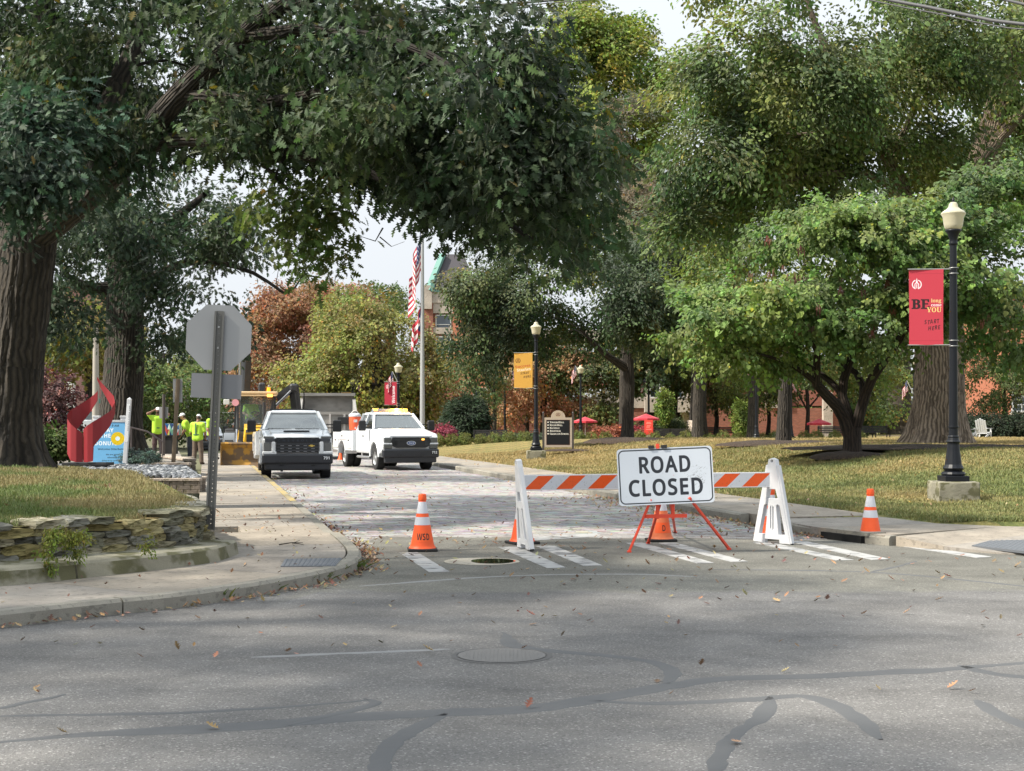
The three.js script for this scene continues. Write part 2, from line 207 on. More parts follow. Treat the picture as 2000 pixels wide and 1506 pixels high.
// bricks: courses lie across the street
const brickRoad = st(tag(new THREE.Group(), null)); brickRoad.name = 'brick_road'; scene.add(brickRoad);
part('bedding', sheet(12, 60, (u, v) => { const p = RD(lerp(-3.45, 3.45, u), lerp(-2.2, 140, v), -0.022); return p; }), M.brickBed, brickRoad);
{
  const L = 0.213, D = 0.107, geos = [0, 1, 2, 3].map((k) => jitter(new RoundedBoxGeometry(L - 0.01, 0.05, D - 0.011, 1, 0.008), 0.004, 9, k * 7)), rest = [], near = [];
  for (let row = 0; row < 620; row++) for (let i = -16; i <= 16; i++) {
    const s = -1.6 + row * D, t = (i + (row % 2) * 0.5) * L * 0.96; if (Math.abs(t) > 3.28) continue;
    const p = RD(t, s, -0.022 + 0.009 * (R() - 0.5) - 0.012 * smoothstep(fbm(t * 0.5, s * 0.5, 4), 0.5, 0.7));
    if (p.z > farEdge(p.x) + 0.05) continue;
    const m = new THREE.Matrix4().compose(p, new THREE.Quaternion().setFromEuler(new THREE.Euler(0.03 * (R() - 0.5), -A + 0.03 * (R() - 0.5), 0.03 * (R() - 0.5))), V(0.97, 1, 1));
    const k = smoothstep(fbm(t * 0.4, s * 0.25, 9, 3), 0.3, 0.7), tone = paverTones[Math.floor(clamp(k * 3 + R() * 3.4 - 0.2, 0, 5.99))];
    (near.length < 300 ? near : rest).push([m, tone]);
  }
  near.forEach(([m, tone], i) => { const b = new THREE.Mesh(geos[i % 4], M.pavers[paverTones.indexOf(tone)]); b.name = numbered('brick'); b.applyMatrix4(m); b.castShadow = b.receiveShadow = true; brickRoad.add(b); });
  instances('brick_paving', geos[1], M.paverAll, rest.map(([m, t]) => [m, C3(t.map((c) => c * rr(0.85, 1.15)))]), brickRoad, 'stuff');
}
// crosswalk bars and stop line, each laid on its own
const bars = [[[780, 1080], [815, 1079], [878, 1117], [838, 1118]], [[973, 1069], [1012, 1068], [1105, 1109], [1068, 1110]], [[1046, 1067], [1082, 1066], [1177, 1105], [1140, 1106]], [[1222, 1061], [1254, 1060], [1395, 1100], [1362, 1101]], [[1286, 1061], [1318, 1060], [1461, 1097], [1428, 1098]], [[1470, 1060], [1502, 1059], [1668, 1094], [1634, 1095]], [[1540, 1058], [1572, 1057], [1737, 1092], [1703, 1094]], [[1712, 1060], [1742, 1059], [1938, 1088], [1908, 1090]]];
const sheetFrom = (q, y) => { const p = q.map(([a, b]) => G(a, b)); return slab(p.map((q) => q.setY(y)), 0.008); };
bars.forEach((q) => part('road_marking', sheetFrom(q, 0.0045), M.paint, road));
part('road_marking', sheetFrom([[1010, 1051], [1166, 1042], [1172, 1048], [1020, 1058]], 0.0045), M.paint, road);

// ---------------------------------------------------------------- pavements
const KH = 0.13;
const leftKerb = [[-16, 1.5], [-11, -3.2], [-7.4, -7.4], [-5.3, -9.8], [-4.01, -11.47], [-3.35, -12.24], [-2.9, -12.7], [-2.42, -13.46], [-2.1, -14.15], [-1.78, -15.1], [-1.68, -16.0], [-1.75, -17.0], [-1.98, -18.3], [-2.32, -19.9]].map(([x, z]) => V(x, 0, z));
const pave = thing('pavement', null, null, V(0, 0, 0), 0, null, 'structure'); pave.userData = { kind: 'structure' };
const kerbProf = (h, w = 0.16) => [[0, -0.06], [0, h - 0.03], [-0.03, h], [-w, h], [-w, -0.06]].map(([a, b]) => [a, b]);
function kerbRun(path, h, m, piece, parent, name = 'kerb', sgn = 1) { // separate kerb stones with open joints
  const c = new THREE.CatmullRomCurve3(path, false, 'centripetal'), Lg = c.getLength(), n = Math.max(1, Math.round(Lg / piece));
  for (let i = 0; i < n; i++) { const a = i / n + 0.004 / Lg * 2, b = (i + 1) / n - 0.004 / Lg * 2, q = []; const k = Math.max(2, Math.round(piece / 0.35)); for (let j = 0; j <= k; j++) q.push(c.getPointAt(lerp(a, b, j / k))); const hh = typeof h === 'function' ? h(i / n) : h; part(name, sweep(q, kerbProf(hh).map(([x, y]) => [x * sgn, y])), m, parent); }
}
// kerb face looks to the road: the path runs away from the camera with the road on its right, so the stone lies to the left
kerbRun(leftKerb, KH, M.kerb, 2.6, pave, 'kerb', -1);
kerbRun([RD(-3.36, 0.4), RD(-3.34, 6), RD(-3.34, 9)], KH - 0.01, M.kerb, 2.6, pave, 'kerb', -1);
kerbRun([RD(-3.34, 9), RD(-3.34, 20), RD(-3.34, 33)], KH - 0.01, M.yellowKerb, 2.6, pave, 'kerb', -1);
kerbRun([RD(-3.34, 33), RD(-3.34, 60), RD(-3.34, 110)], KH - 0.01, M.kerb, 4, pave, 'kerb', -1);
const kin = (p, q, d) => { const t = V(q.x - p.x, 0, q.z - p.z).normalize(); return V(p.x + t.z * d, KH, p.z - t.x * d); };
const inner = leftKerb.map((p, i) => { const a = leftKerb[Math.max(0, i - 1)], b = leftKerb[Math.min(leftKerb.length - 1, i + 1)], t = V(b.x - a.x, 0, b.z - a.z).normalize(); return V(p.x + t.z * 0.175, KH - 0.003, p.z - t.x * 0.175); });
const backWall = [[-17, -4.6], [-12.5, -8.6], [-8.6, -11.2], [-6, -12.7], [-4.65, -13.3], [-4.04, -14.1], [-3.52, -14.9], [-3.2, -15.6], [-3.12, -16.6], [-3.45, -17.9], [-3.95, -19.3], [-4.6, -21.5]].map(([x, z]) => V(x, KH - 0.003, z));
const ci = new THREE.CatmullRomCurve3(inner, false, 'centripetal'), cb = new THREE.CatmullRomCurve3(backWall, false, 'centripetal');
const nearest = (c, p) => { let b = 0, bd = 1e9; for (let i = 0; i <= 200; i++) { const q = c.getPointAt(i / 200), d = Math.hypot(q.x - p.x, q.z - p.z); if (d < bd) { bd = d; b = i / 200; } } return b; };
{ // corner slabs between the inner kerb line and the low wall
  const cuts = [0, 0.12, 0.24, 0.35, 0.45, 0.54, 0.63, 0.72, 0.79, 0.86, 0.93, 1], ub = cuts.map((u) => u === 0 ? 0 : u === 1 ? 0.93 : nearest(cb, ci.getPointAt(u)));
  for (let i = 0; i < cuts.length - 1; i++) { const top = []; const n = 5; for (let j = 0; j <= n; j++) top.push(ci.getPointAt(lerp(cuts[i], cuts[i + 1], j / n))); for (let j = n; j >= 0; j--) top.push(cb.getPointAt(lerp(ub[i], Math.max(ub[i + 1], ub[i] + 0.005), j / n))); part('paving_slab', slab(top, 0.16, 0.006), [M.concrete, M.concrete3, M.concrete2][i % 3], pave); }
}
for (let i = 0; i < 36; i++) { const s0 = 0.45 + i * 1.55, s1 = s0 + 1.55, w = i < 1 ? -4.62 : -5.2; part('paving_slab', slab([RD(-3.52, s0, KH), RD(-3.52, s1, KH), RD(w - 0.02, s1, KH), RD(w, s0, KH)].map((p, k) => p.setY(KH + 0.004 * ((i * 7 + k) % 3 - 1))), 0.16, 0.007), pick([M.concrete, M.concrete2, M.concrete3]), pave); }
// right-hand pavement along the bricks and round the corner
const KR = 0.14;
kerbRun([RD(3.42, 110), RD(3.42, 60), RD(3.42, 20), RD(3.42, 3.2)], KR, M.kerb, 2.4, pave, 'kerb', -1);
const rightKerb = [[4.02, -22.3], [4.1, -21.6], [4.3, -20.7], [4.62, -19.9], [4.95, -19.2]].map(([x, z]) => V(x, 0, z));
for (let i = 0; i < 20; i++) { const s0 = 2.2 + i * 1.75, s1 = s0 + 1.75; part('paving_slab', slab([RD(3.6, s0, KR), RD(5.4, s0, KR + 0.01), RD(5.4, s1, KR + 0.01), RD(3.6, s1, KR)], 0.16, 0.008), pick([M.concrete3, M.concrete, M.concrete3]), pave); }
part('paving_slab', slab([RD(3.6, 37.3, KR), RD(5.4, 37.3, KR), RD(5.4, 110, KR), RD(3.6, 110, KR)], 0.16), M.concrete, pave);
const cs = (l) => part('paving_slab', slab(l.map(([x, y, z]) => V(x, y, z)), 0.2, 0.008), pick([M.concrete, M.concrete3, M.concrete2]), pave);
// corner: slabs fall to the dropped kerb at the far right
cs([[4.05, .14, -22.6], [4.13, .14, -21.5], [4.3, .145, -20.6], [6.2, .15, -21.35], [5.75, .15, -22.9]]);
cs([[4.3, .145, -20.6], [4.62, .14, -19.85], [4.9, .13, -19.3], [7.1, .12, -21.2], [6.2, .15, -21.35]]);
cs([[5.02, .13, -19.16], [5.45, .055, -18.5], [8.2, .09, -21.3], [7.1, .12, -21.2]]);
cs([[5.45, .055, -18.5], [6.0, .02, -17.95], [6.7, .015, -17.65], [9.5, .08, -21.2], [8.2, .09, -21.3]]);
cs([[6.7, .015, -17.65], [8.4, .02, -17.1], [11, .08, -20.6], [9.5, .08, -21.2]]);
cs([[8.4, .02, -17.1], [11.5, .05, -16], [14, .1, -19.4], [11, .08, -20.6]]);
cs([[11.5, .05, -16], [18, .1, -12.5], [20, .12, -16], [14, .1, -19.4]]);
// storm drain: an opening in the kerb face, its lid the pavement above
part('drain_lintel', [planarUV(box(1.02, 0.05, 0.3, 0, 0.118, 0))], M.kerb, pave).applyMatrix4(new THREE.Matrix4().compose(V(4.69, 0.004, -20.06), new THREE.Quaternion().setFromEuler(new THREE.Euler(0, -1.19, 0)), V(1, 1, 1)));
kerbRun([V(4.0, 0, -22.4), V(4.13, 0, -21.4), V(4.33, 0, -20.55)], 0.138, M.kerb, 1.0, pave, 'kerb', -1);
kerbRun([V(4.72, 0, -19.62), V(4.95, 0, -19.2)], 0.128, M.kerb, 1.0, pave, 'kerb', -1);
part('drain_opening', planarUV(box(0.95, 0.11, 0.06, 0, 0.04, 0)), mat([0.004, 0.004, 0.004], 1), pave).applyMatrix4(new THREE.Matrix4().compose(V(4.52, 0, -20.04), new THREE.Quaternion().setFromEuler(new THREE.Euler(0, -1.19, 0)), V(1, 1, 1)));
// dotted plates for the blind at both crossings
function plate(label, q, y, nu, nv) { const t = thing('tactile_plate', label, 'tactile paving'); const p = q.map(([a, b]) => G(a, b, y)); const at = (u, v) => p[3].clone().lerp(p[2], u).lerp(p[0].clone().lerp(p[1], u), v); const m = mat([0.13, 0.14, 0.155], 0.55, { metalness: 0.3 });
  part('plate', slab([at(0, 0), at(1, 0), at(1, 1), at(0, 1)].map((o) => o.setY(y + 0.006)), 0.03), m, t); const dots = []; for (let j = 0; j < nv; j++) for (let i = 0; i < nu; i++) { const c = at((i + 0.5) / nu, (j + 0.5) / nv); dots.push(cyl(0.022, 0.014, 0.007, c.x, y + 0.009, c.z, 0, 0, 0, 6)); } tag(part('stud', dots, m, t), null, null, null, 'stuff'); }
plate('worn grey tactile plate with studs set in the pavement corner by the stone wall', [[556, 1093], [668, 1091], [655, 1106], [548, 1107]], KH, 12, 10);
plate('grey tactile plate with studs on the dropped kerb beside the lamp post lawn', [[1935, 1056], [2090, 1054], [2060, 1084], [1898, 1066]], 0.055, 16, 10);

// ---------------------------------------------------------------- low concrete edging and dry-stone wall at the corner
const edging = thing('retaining_edge', 'mossy concrete edging strip under the dry stone wall', 'low wall');
{ const c = new THREE.CatmullRomCurve3(backWall.slice(0, 9).map((p) => p.clone().setY(0)), false, 'centripetal'), cuts = [0, 0.42, 0.62, 0.845, 1]; for (let i = 0; i < 4; i++) { const q = []; for (let j = 0; j <= 16; j++) q.push(c.getPointAt(lerp(cuts[i] + 0.0006, cuts[i + 1] - 0.0006, j / 16))); part('concrete_strip', sweep(q, [[0.03, 0.1], [0, 0.26], [-0.03, 0.285], [-0.5, 0.3], [-0.5, 0.1]].map(([x, y]) => [-x, y])), M.mossKerb, edging); } }
const stoneTones = [[0.13, 0.125, 0.085], [0.24, 0.205, 0.10], [0.17, 0.15, 0.095], [0.10, 0.098, 0.08], [0.26, 0.235, 0.165], [0.20, 0.165, 0.065], [0.155, 0.15, 0.125]];
const stoneMap = tex(512, 512, (u, v, i, j) => { const f = fbm(u * 7, v * 7, 61, 5, 7), l = smoothstep(fbm(u * 12, v * 12, 66, 4, 12), 0.55, 0.68), g = 0.8 + 0.4 * hash(i, j, 61); return mix3([0.9, 0.9, 0.9], [0.42, 0.43, 0.33], l).map((c) => c * (0.45 + 1.05 * f) * g); }); stoneMap.repeat.set(1.6, 1.6);
M.stones = stoneTones.map((c) => mat(c.map((x) => x * 1.7), 0.92, { map: stoneMap, bumpMap: grainBump, bumpScale: 0.015 }));
const stoneGeos = []; for (let k = 0; k < 10; k++) { const g = mergeVertices((() => { const b = new THREE.BoxGeometry(1, 1, 1, 3, 2, 2); b.deleteAttribute('normal'); b.deleteAttribute('uv'); return b; })()); const p = g.attributes.position; for (let i = 0; i < p.count; i++) { const x = p.getX(i), y = p.getY(i), z = p.getZ(i), e = 1 - 0.10 * (Math.abs(x) > 0.4 && Math.abs(y) > 0.4 ? 1 : 0); p.setXYZ(i, x * e + 0.09 * (hash(i, k, 1) - 0.5), y * (1 - 0.12 * (Math.abs(x) > 0.4 ? 1 : 0)) + 0.2 * (hash(i, k, 2) - 0.5), z + 0.16 * (hash(i, k, 3) - 0.5)); } stoneGeos.push(planarUV(flat(g), 0.35)); }
const stoneWall = thing('stone_wall', 'mossy dry stone wall curving around the raised corner lawn', 'stone wall');
const wallPath = new THREE.CatmullRomCurve3([[-17.3, -5], [-12.8, -9], [-8.9, -11.6], [-6.3, -13.1], [-4.95, -13.75], [-4.3, -14.6], [-3.78, -15.3], [-3.5, -15.95], [-3.45, -16.7], [-3.75, -17.9], [-4.25, -19.2], [-4.9, -20.8]].map(([x, z]) => V(x, 0, z)), false, 'centripetal');
{ R = rng(21); const Lw = wallPath.getLength(); let y = 0.285;
  for (let c = 0; c < 5; c++) { const h = [0.075, 0.085, 0.07, 0.085, 0.075][c]; let d = 6.5 + R() * 0.2; const last = c === 4;
    while (d < Lw - 0.1) { const l = last ? rr(0.22, 0.62) : rr(0.14, 0.48), u = (d + l / 2) / Lw; if (u >= 1) break; const p = wallPath.getPointAt(u), t = wallPath.getTangentAt(u); const hh = h * rr(0.82, 1.12), m = new THREE.Mesh(pick(stoneGeos), pick(last ? [M.stones[0], M.stones[4], M.stones[6], M.stones[3]] : M.stones)); d += l + rr(0.002, 0.012);
      if (last && R() < 0.14) continue;
      m.name = numbered('stone'); m.scale.set(l * 1.04, hh * 1.06, rr(0.26, 0.36) + (last ? 0.12 : 0)); m.rotation.set(rr(-0.03, 0.03), Math.atan2(-t.z, t.x), last ? rr(-0.07, 0.07) : rr(-0.03, 0.03)); const inn = 0.16 + rr(-0.035, 0.035) + c * 0.012; m.position.set(p.x + t.z * inn, y + h / 2 + rr(-0.006, 0.006), p.z - t.x * inn); m.castShadow = m.receiveShadow = true; stoneWall.add(m); }
    y += h - 0.003; } 
  part('earth_backing', sweep(wallPath.getPoints(60), [[-0.25, 0.2], [-0.25, 0.56], [-0.6, 0.6], [-0.6, 0.2]].map(([a, b]) => [-a, b])), M.mulch, stoneWall); }
// ---------------------------------------------------------------- lawns and their grass
const inLeft = (x, z) => { const u = nearest(wallPath, V(x, 0, z)), p = wallPath.getPointAt(u), t = wallPath.getTangentAt(u); return (x - p.x) * t.z - (z - p.z) * t.x; };
const tintL = (p) => { const k = 0.75 + 0.5 * fbm(p.x * 0.5, p.z * 0.5, 3), g = smoothstep(fbm(p.x * 0.35, p.z * 0.35, 14, 3), 0.35, 0.6); return mix3([0.75, 0.95, 0.6], [1.05, 0.95, 0.8], g).map((c) => c * k); };
const tintR = (p) => { const [t, s] = roadTS(p.x, p.z); const k = 0.8 + 0.4 * fbm(p.x * 0.5, p.z * 0.5, 3), dry = clamp(smoothstep(s, 4, 40) * 0.75 + 0.6 * (fbm(p.x * 0.2, p.z * 0.2, 8, 3) - 0.45), 0, 1); return mix3([0.9, 1.0, 0.65], [1.2, 1.02, 0.8], dry).map((c) => c * k); };
const leftLawn = st(part('lawn', sheet(70, 110, (u, v) => { const w = wallPath.getPointAt(lerp(0.15, 1, u)), t = wallPath.getTangentAt(lerp(0.15, 1, u)); const k = v * v * 26 + 0.22; let x = w.x + t.z * k * (0.5), z = w.z - t.x * k * 0.5; x -= v * v * 8 * (1 - 0.2 * u); z -= v * v * 20 * (0.6 + 0.4 * u); return V(x, leftY(x, z) + (v > 0.98 ? -0.3 : 0), z); }, tintL), M.lawn));
const rightLawn = st(part('lawn', sheet(110, 130, (u, v) => { const t = 4.2 + Math.pow(u, 1.4) * 90, s = lerp(2, 130, Math.pow(v, 1.2)); const p = RD(t, s); return p.setY(lawnY(p.x, p.z)); }, tintR), M.lawn));
part('lawn_edge', sheet(60, 12, (u, v) => { const x = lerp(5.2, 30, u); const z0 = -21.2 - 0.0 * x + 0.25 * Math.max(0, x - 9.5); const q = RD(4.2 + Math.pow(u, 1.4) * 90, 2); const z = lerp(z0, Math.min(q.z - 0.6, -23.5 - 0.02 * x), v); return V(x, lerp(0.1, lawnY(x, z) + 0.012, smoothstep(v, 0, 0.12)), z); }, tintR), M.lawn, rightLawn);
const blades = (n, h, w, seed) => { const r = rng(seed), pos = [], col = []; for (let i = 0; i < n; i++) { const a = r() * 2 * PI, q = 0.07 * Math.sqrt(r()), x = Math.cos(a) * q, z = Math.sin(a) * q, b = r() * 2 * PI, l = h * (0.5 + r()), tx = Math.cos(b) * l * (0.3 + 0.7 * r()), tz = Math.sin(b) * l * 0.6, wx = -Math.sin(b) * w, wz = Math.cos(b) * w; pos.push(x - wx, 0, z - wz, x + wx, 0, z + wz, x + tx * 0.4 + wx * 0.7, l * 0.6, z + tz * 0.4 + wz * 0.7, x - wx, 0, z - wz, x + tx * 0.4 + wx * 0.7, l * 0.6, z + tz * 0.4 + wz * 0.7, x + tx, l, z + tz); const c = 0.7 + 0.6 * r(), dry = r() < 0.25 ? [1.5, 1.1, 1] : [1, 1, 1]; for (let k = 0; k < 6; k++) col.push(c * dry[0], c * dry[1], c * dry[2]); } const g = new THREE.BufferGeometry(); g.setAttribute('position', new THREE.Float32BufferAttribute(pos, 3)); g.setAttribute('color', new THREE.Float32BufferAttribute(col, 3)); g.computeVertexNormals(); return g; };
M.blade = mat([1, 1, 1], 0.9, { vertexColors: true, transmission: 0.3, side: THREE.DoubleSide });
{ R = rng(5); const L = [], Q = [], m = () => new THREE.Matrix4(), q = new THREE.Quaternion(), tf = (p, s) => m().compose(p, q.setFromEuler(new THREE.Euler(rr(-0.2, 0.2), R() * 6.3, rr(-0.2, 0.2))), V(s, s * rr(0.7, 1.3), s));
  for (let k = 0; k < 26000; k++) { const x = rr(-9, -3.2), z = -rr(13.2, 29.5); if (Math.abs(x / z) > 0.37) continue; const dd = inLeft(x, z); if (dd < 0.24) continue; if (z < -27.2 && x > -6.8 + 0 * z) continue; const g = fbm(x * 0.7, z * 0.7, 14, 3), c = mix3([0.105, 0.155, 0.035], [0.25, 0.21, 0.09], clamp(smoothstep(g, 0.42, 0.62) + rr(-0.25, 0.25), 0, 1)); L.push([tf(V(x, leftY(x, z) - 0.005, z), rr(0.8, 1.35)), C3(c)]); }
  for (let k = 0; k < 90000; k++) { const d = 21.5 + 45 * Math.pow(R(), 1.6), x = rr(-0.12, 0.37) * d, z = -d; const [t] = roadTS(x, z); if (t < 5.45 || (z > -21.45 && x > 5) || rings.some(([b, rx, rz]) => ((x - b.x) / rx) ** 2 + ((z - b.z) / rz) ** 2 < 0.95)) continue; const dry = clamp(smoothstep(d, 24, 58) * 0.75 + 1.4 * (fbm(x * 0.4, z * 0.4, 8, 3) - 0.42) + rr(-0.2, 0.35), 0, 1), c = mix3([0.145, 0.18, 0.048], [0.40, 0.30, 0.125], dry); const s = rr(0.8, 1.3) * (1 + d / 70); Q.push([tf(V(x, lawnY(x, z) - 0.004, z), s), C3(c)]); }
  const g1 = blades(9, 0.045, 0.0042, 3), g2 = blades(9, 0.03, 0.006, 4);
  tag(instances('grass', g1, M.blade, L), 'short green grass on the raised corner lawn by the stone wall', 'grass', null, 'stuff');
  tag(instances('grass', g2, M.blade, Q), 'dry yellowing mown grass of the campus lawn', 'grass', null, 'stuff');
}
// ---------------------------------------------------------------- trees: leaves on sprigs, sprigs on boughs
function leafGeo(out, fold = 0.12, curl = 0.15) {                 // half outline [along, across]; both halves bent up from the midrib
  const pos = [], col = [], y = (a, w) => fold * Math.abs(w) - curl * a * a;
  for (const s of [1, -1]) for (let i = 0; i < out.length - 1; i++) { const [a, w] = out[i], [b, x] = out[i + 1]; const A1 = [a, y(a, 0), 0], B1 = [b, y(b, 0), 0], A2 = [a, y(a, w), s * w], B2 = [b, y(b, x), s * x]; const t = s > 0 ? [A1, A2, B2, A1, B2, B1] : [A1, B2, A2, A1, B1, B2]; for (const p of t) pos.push(...p); }
  return pos;
}
const OAK = [[0, 0.015], [0.12, 0.05], [0.2, 0.25], [0.3, 0.08], [0.42, 0.4], [0.52, 0.1], [0.66, 0.34], [0.74, 0.09], [0.88, 0.16], [1, 0]];
const HEART = [[-0.1, 0.02], [-0.12, 0.26], [0.12, 0.5], [0.45, 0.42], [0.75, 0.2], [1, 0]];
const OVAL = [[0, 0.02], [0.3, 0.27], [0.65, 0.22], [1, 0]];
const SLIM = [[0, 0.01], [0.35, 0.11], [1, 0]];
const STAR = [[0, 0.05], [0.1, 0.38], [0.32, 0.2], [0.5, 0.5], [0.62, 0.2], [1, 0]];
function sprig(shape, n, len, size, seed, o = {}) {               // twig along +x with leaves left and right, up = +y
  const r = rng(seed), base = leafGeo(shape), pos = [], col = [], v = V(), q = new THREE.Quaternion(), e = new THREE.Euler();
  for (let i = 0; i < n; i++) {
    const u = (i + 0.6) / n, sd = i % 2 ? 1 : -1, x = len * u, dy = -(o.sag ?? 0.2) * len * u * u + (r() - 0.5) * (o.thick ?? 0.3) * len, dz = (r() - 0.5) * (o.wide ?? 0.5) * len * (0.4 + u);
    e.set((r() - 0.5) * (o.tilt ?? 1.2), sd * (0.5 + 0.7 * r()) * (1 - 0.5 * u) + (r() - 0.5) * 0.6, -(o.hang ?? 0.4) * (0.3 + 1.2 * r()), 'YZX'); q.setFromEuler(e);
    const s = size * (0.65 + 0.6 * r()), c = 0.62 + 0.76 * r(), w = r() < (o.odd ?? 0) ? o.oddTint : [1, 1, 1];
    for (let k = 0; k < base.length; k += 3) { v.set(base[k], base[k + 1], base[k + 2]).multiplyScalar(s).applyQuaternion(q); pos.push(v.x + x, v.y + dy, v.z + dz); col.push(c * w[0], c * w[1], c * w[2]); }
  }
  const g = new THREE.BufferGeometry(); g.setAttribute('position', new THREE.Float32BufferAttribute(pos, 3)); g.setAttribute('color', new THREE.Float32BufferAttribute(col, 3)); g.computeVertexNormals(); return g;
}
const leafMat = (t = 0.42, coat = 0.12) => mat([1, 1, 1], 1, { vertexColors: true, transmission: t, side: THREE.DoubleSide, clearcoat: coat, clearcoatRoughness: 0.45, specularIntensity: 0.5 });
const SP = {
  oak: { len: 0.62, m: leafMat(0.45, 0.1), g: [1, 2, 3, 4].map((k) => sprig(OAK, 24, 0.6, 0.135, k, { sag: 0.35, hang: 0.55, thick: 0.7, wide: 0.9, tilt: 2.0, odd: 0.008, oddTint: [2.4, 1.2, 0.5] })) },
  redbud: { len: 0.85, m: leafMat(0.5, 0.22), g: [11, 12, 13, 14].map((k) => sprig(HEART, 28, 0.85, 0.095, k, { sag: 0.12, hang: 0.75, thick: 0.2, wide: 0.4, tilt: 1.1, odd: 0.03, oddTint: [1.9, 1.4, 0.6] })) },
  broad: { len: 0.95, m: leafMat(0.48, 0.28), g: [21, 22, 23].map((k) => sprig(OVAL, 36, 0.9, 0.15, k, { sag: 0.2, hang: 0.5, thick: 0.5, wide: 0.9, tilt: 1.6, odd: 0.015, oddTint: [2.0, 1.2, 0.7] })) },
  far: { len: 1.25, m: leafMat(0.42, 0.06), g: [31, 32, 33].map((k) => sprig(STAR, 40, 1.25, 0.205, k, { sag: 0.2, hang: 0.5, thick: 0.6, wide: 1.0, tilt: 1.8, odd: 0.04, oddTint: [1.7, 0.95, 0.6] })) },
  fine: { len: 0.4, m: leafMat(0.3, 0.05), g: [41, 42].map((k) => sprig(SLIM, 46, 0.4, 0.13, k, { sag: 0.1, hang: 0.3, thick: 0.5, wide: 0.6, tilt: 2 })) },
  bush: { len: 0.22, m: leafMat(0.3, 0.1), g: [51, 52].map((k) => sprig(OVAL, 26, 0.22, 0.065, k, { sag: 0.2, hang: 0.4, thick: 0.9, wide: 1, tilt: 2.4 })) },
};
const barkTex = (dark, light, seed) => { const h = (u, v) => { const w = fbm(u * 5, v * 7, seed, 4, 0) * 1.2, x = (u * 14 + w) % 1, ridge = 1 - Math.abs(2 * (x < 0 ? x + 1 : x) - 1), crack = smoothstep(fbm(u * 20, v * 9, seed + 5, 3, 0), 0.3, 0.5); return clamp(Math.pow(ridge, 0.7) * (0.35 + 0.65 * crack), 0, 1); };
  const f = (u, v) => { const a = smoothstep(u, 0.85, 1); return lerp(h(u, v), h(u - 1, v), a); };
  const c = tex(512, 512, (u, v, i, j) => { const k = f(u, v); return mix3(dark, light, k).map((x) => x * (0.75 + 0.5 * hash(i, j, seed))); }), b = tex(512, 512, (u, v) => f(u, v), false); for (const t of [c, b]) t.repeat.set(0.7, 0.5); return [c, b]; };
const bk1 = barkTex([0.011, 0.0095, 0.008], [0.062, 0.051, 0.04], 3), bk2 = barkTex([0.05, 0.036, 0.026], [0.30, 0.235, 0.175], 9);
M.bark = mat([1, 1, 1], 0.95, { map: bk1[0], bumpMap: bk1[1], bumpScale: 0.035 });
M.barkLight = mat([1, 1, 1], 0.95, { map: bk2[0], bumpMap: bk2[1], bumpScale: 0.045 });
M.barkDark = mat([0.75, 0.62, 0.58], 0.95, { map: bk1[0], bumpMap: bk1[1], bumpScale: 0.02 });
M.barkGrey = mat([1.5, 1.45, 1.4], 0.95, { map: bk1[0], bumpMap: bk1[1], bumpScale: 0.02 });

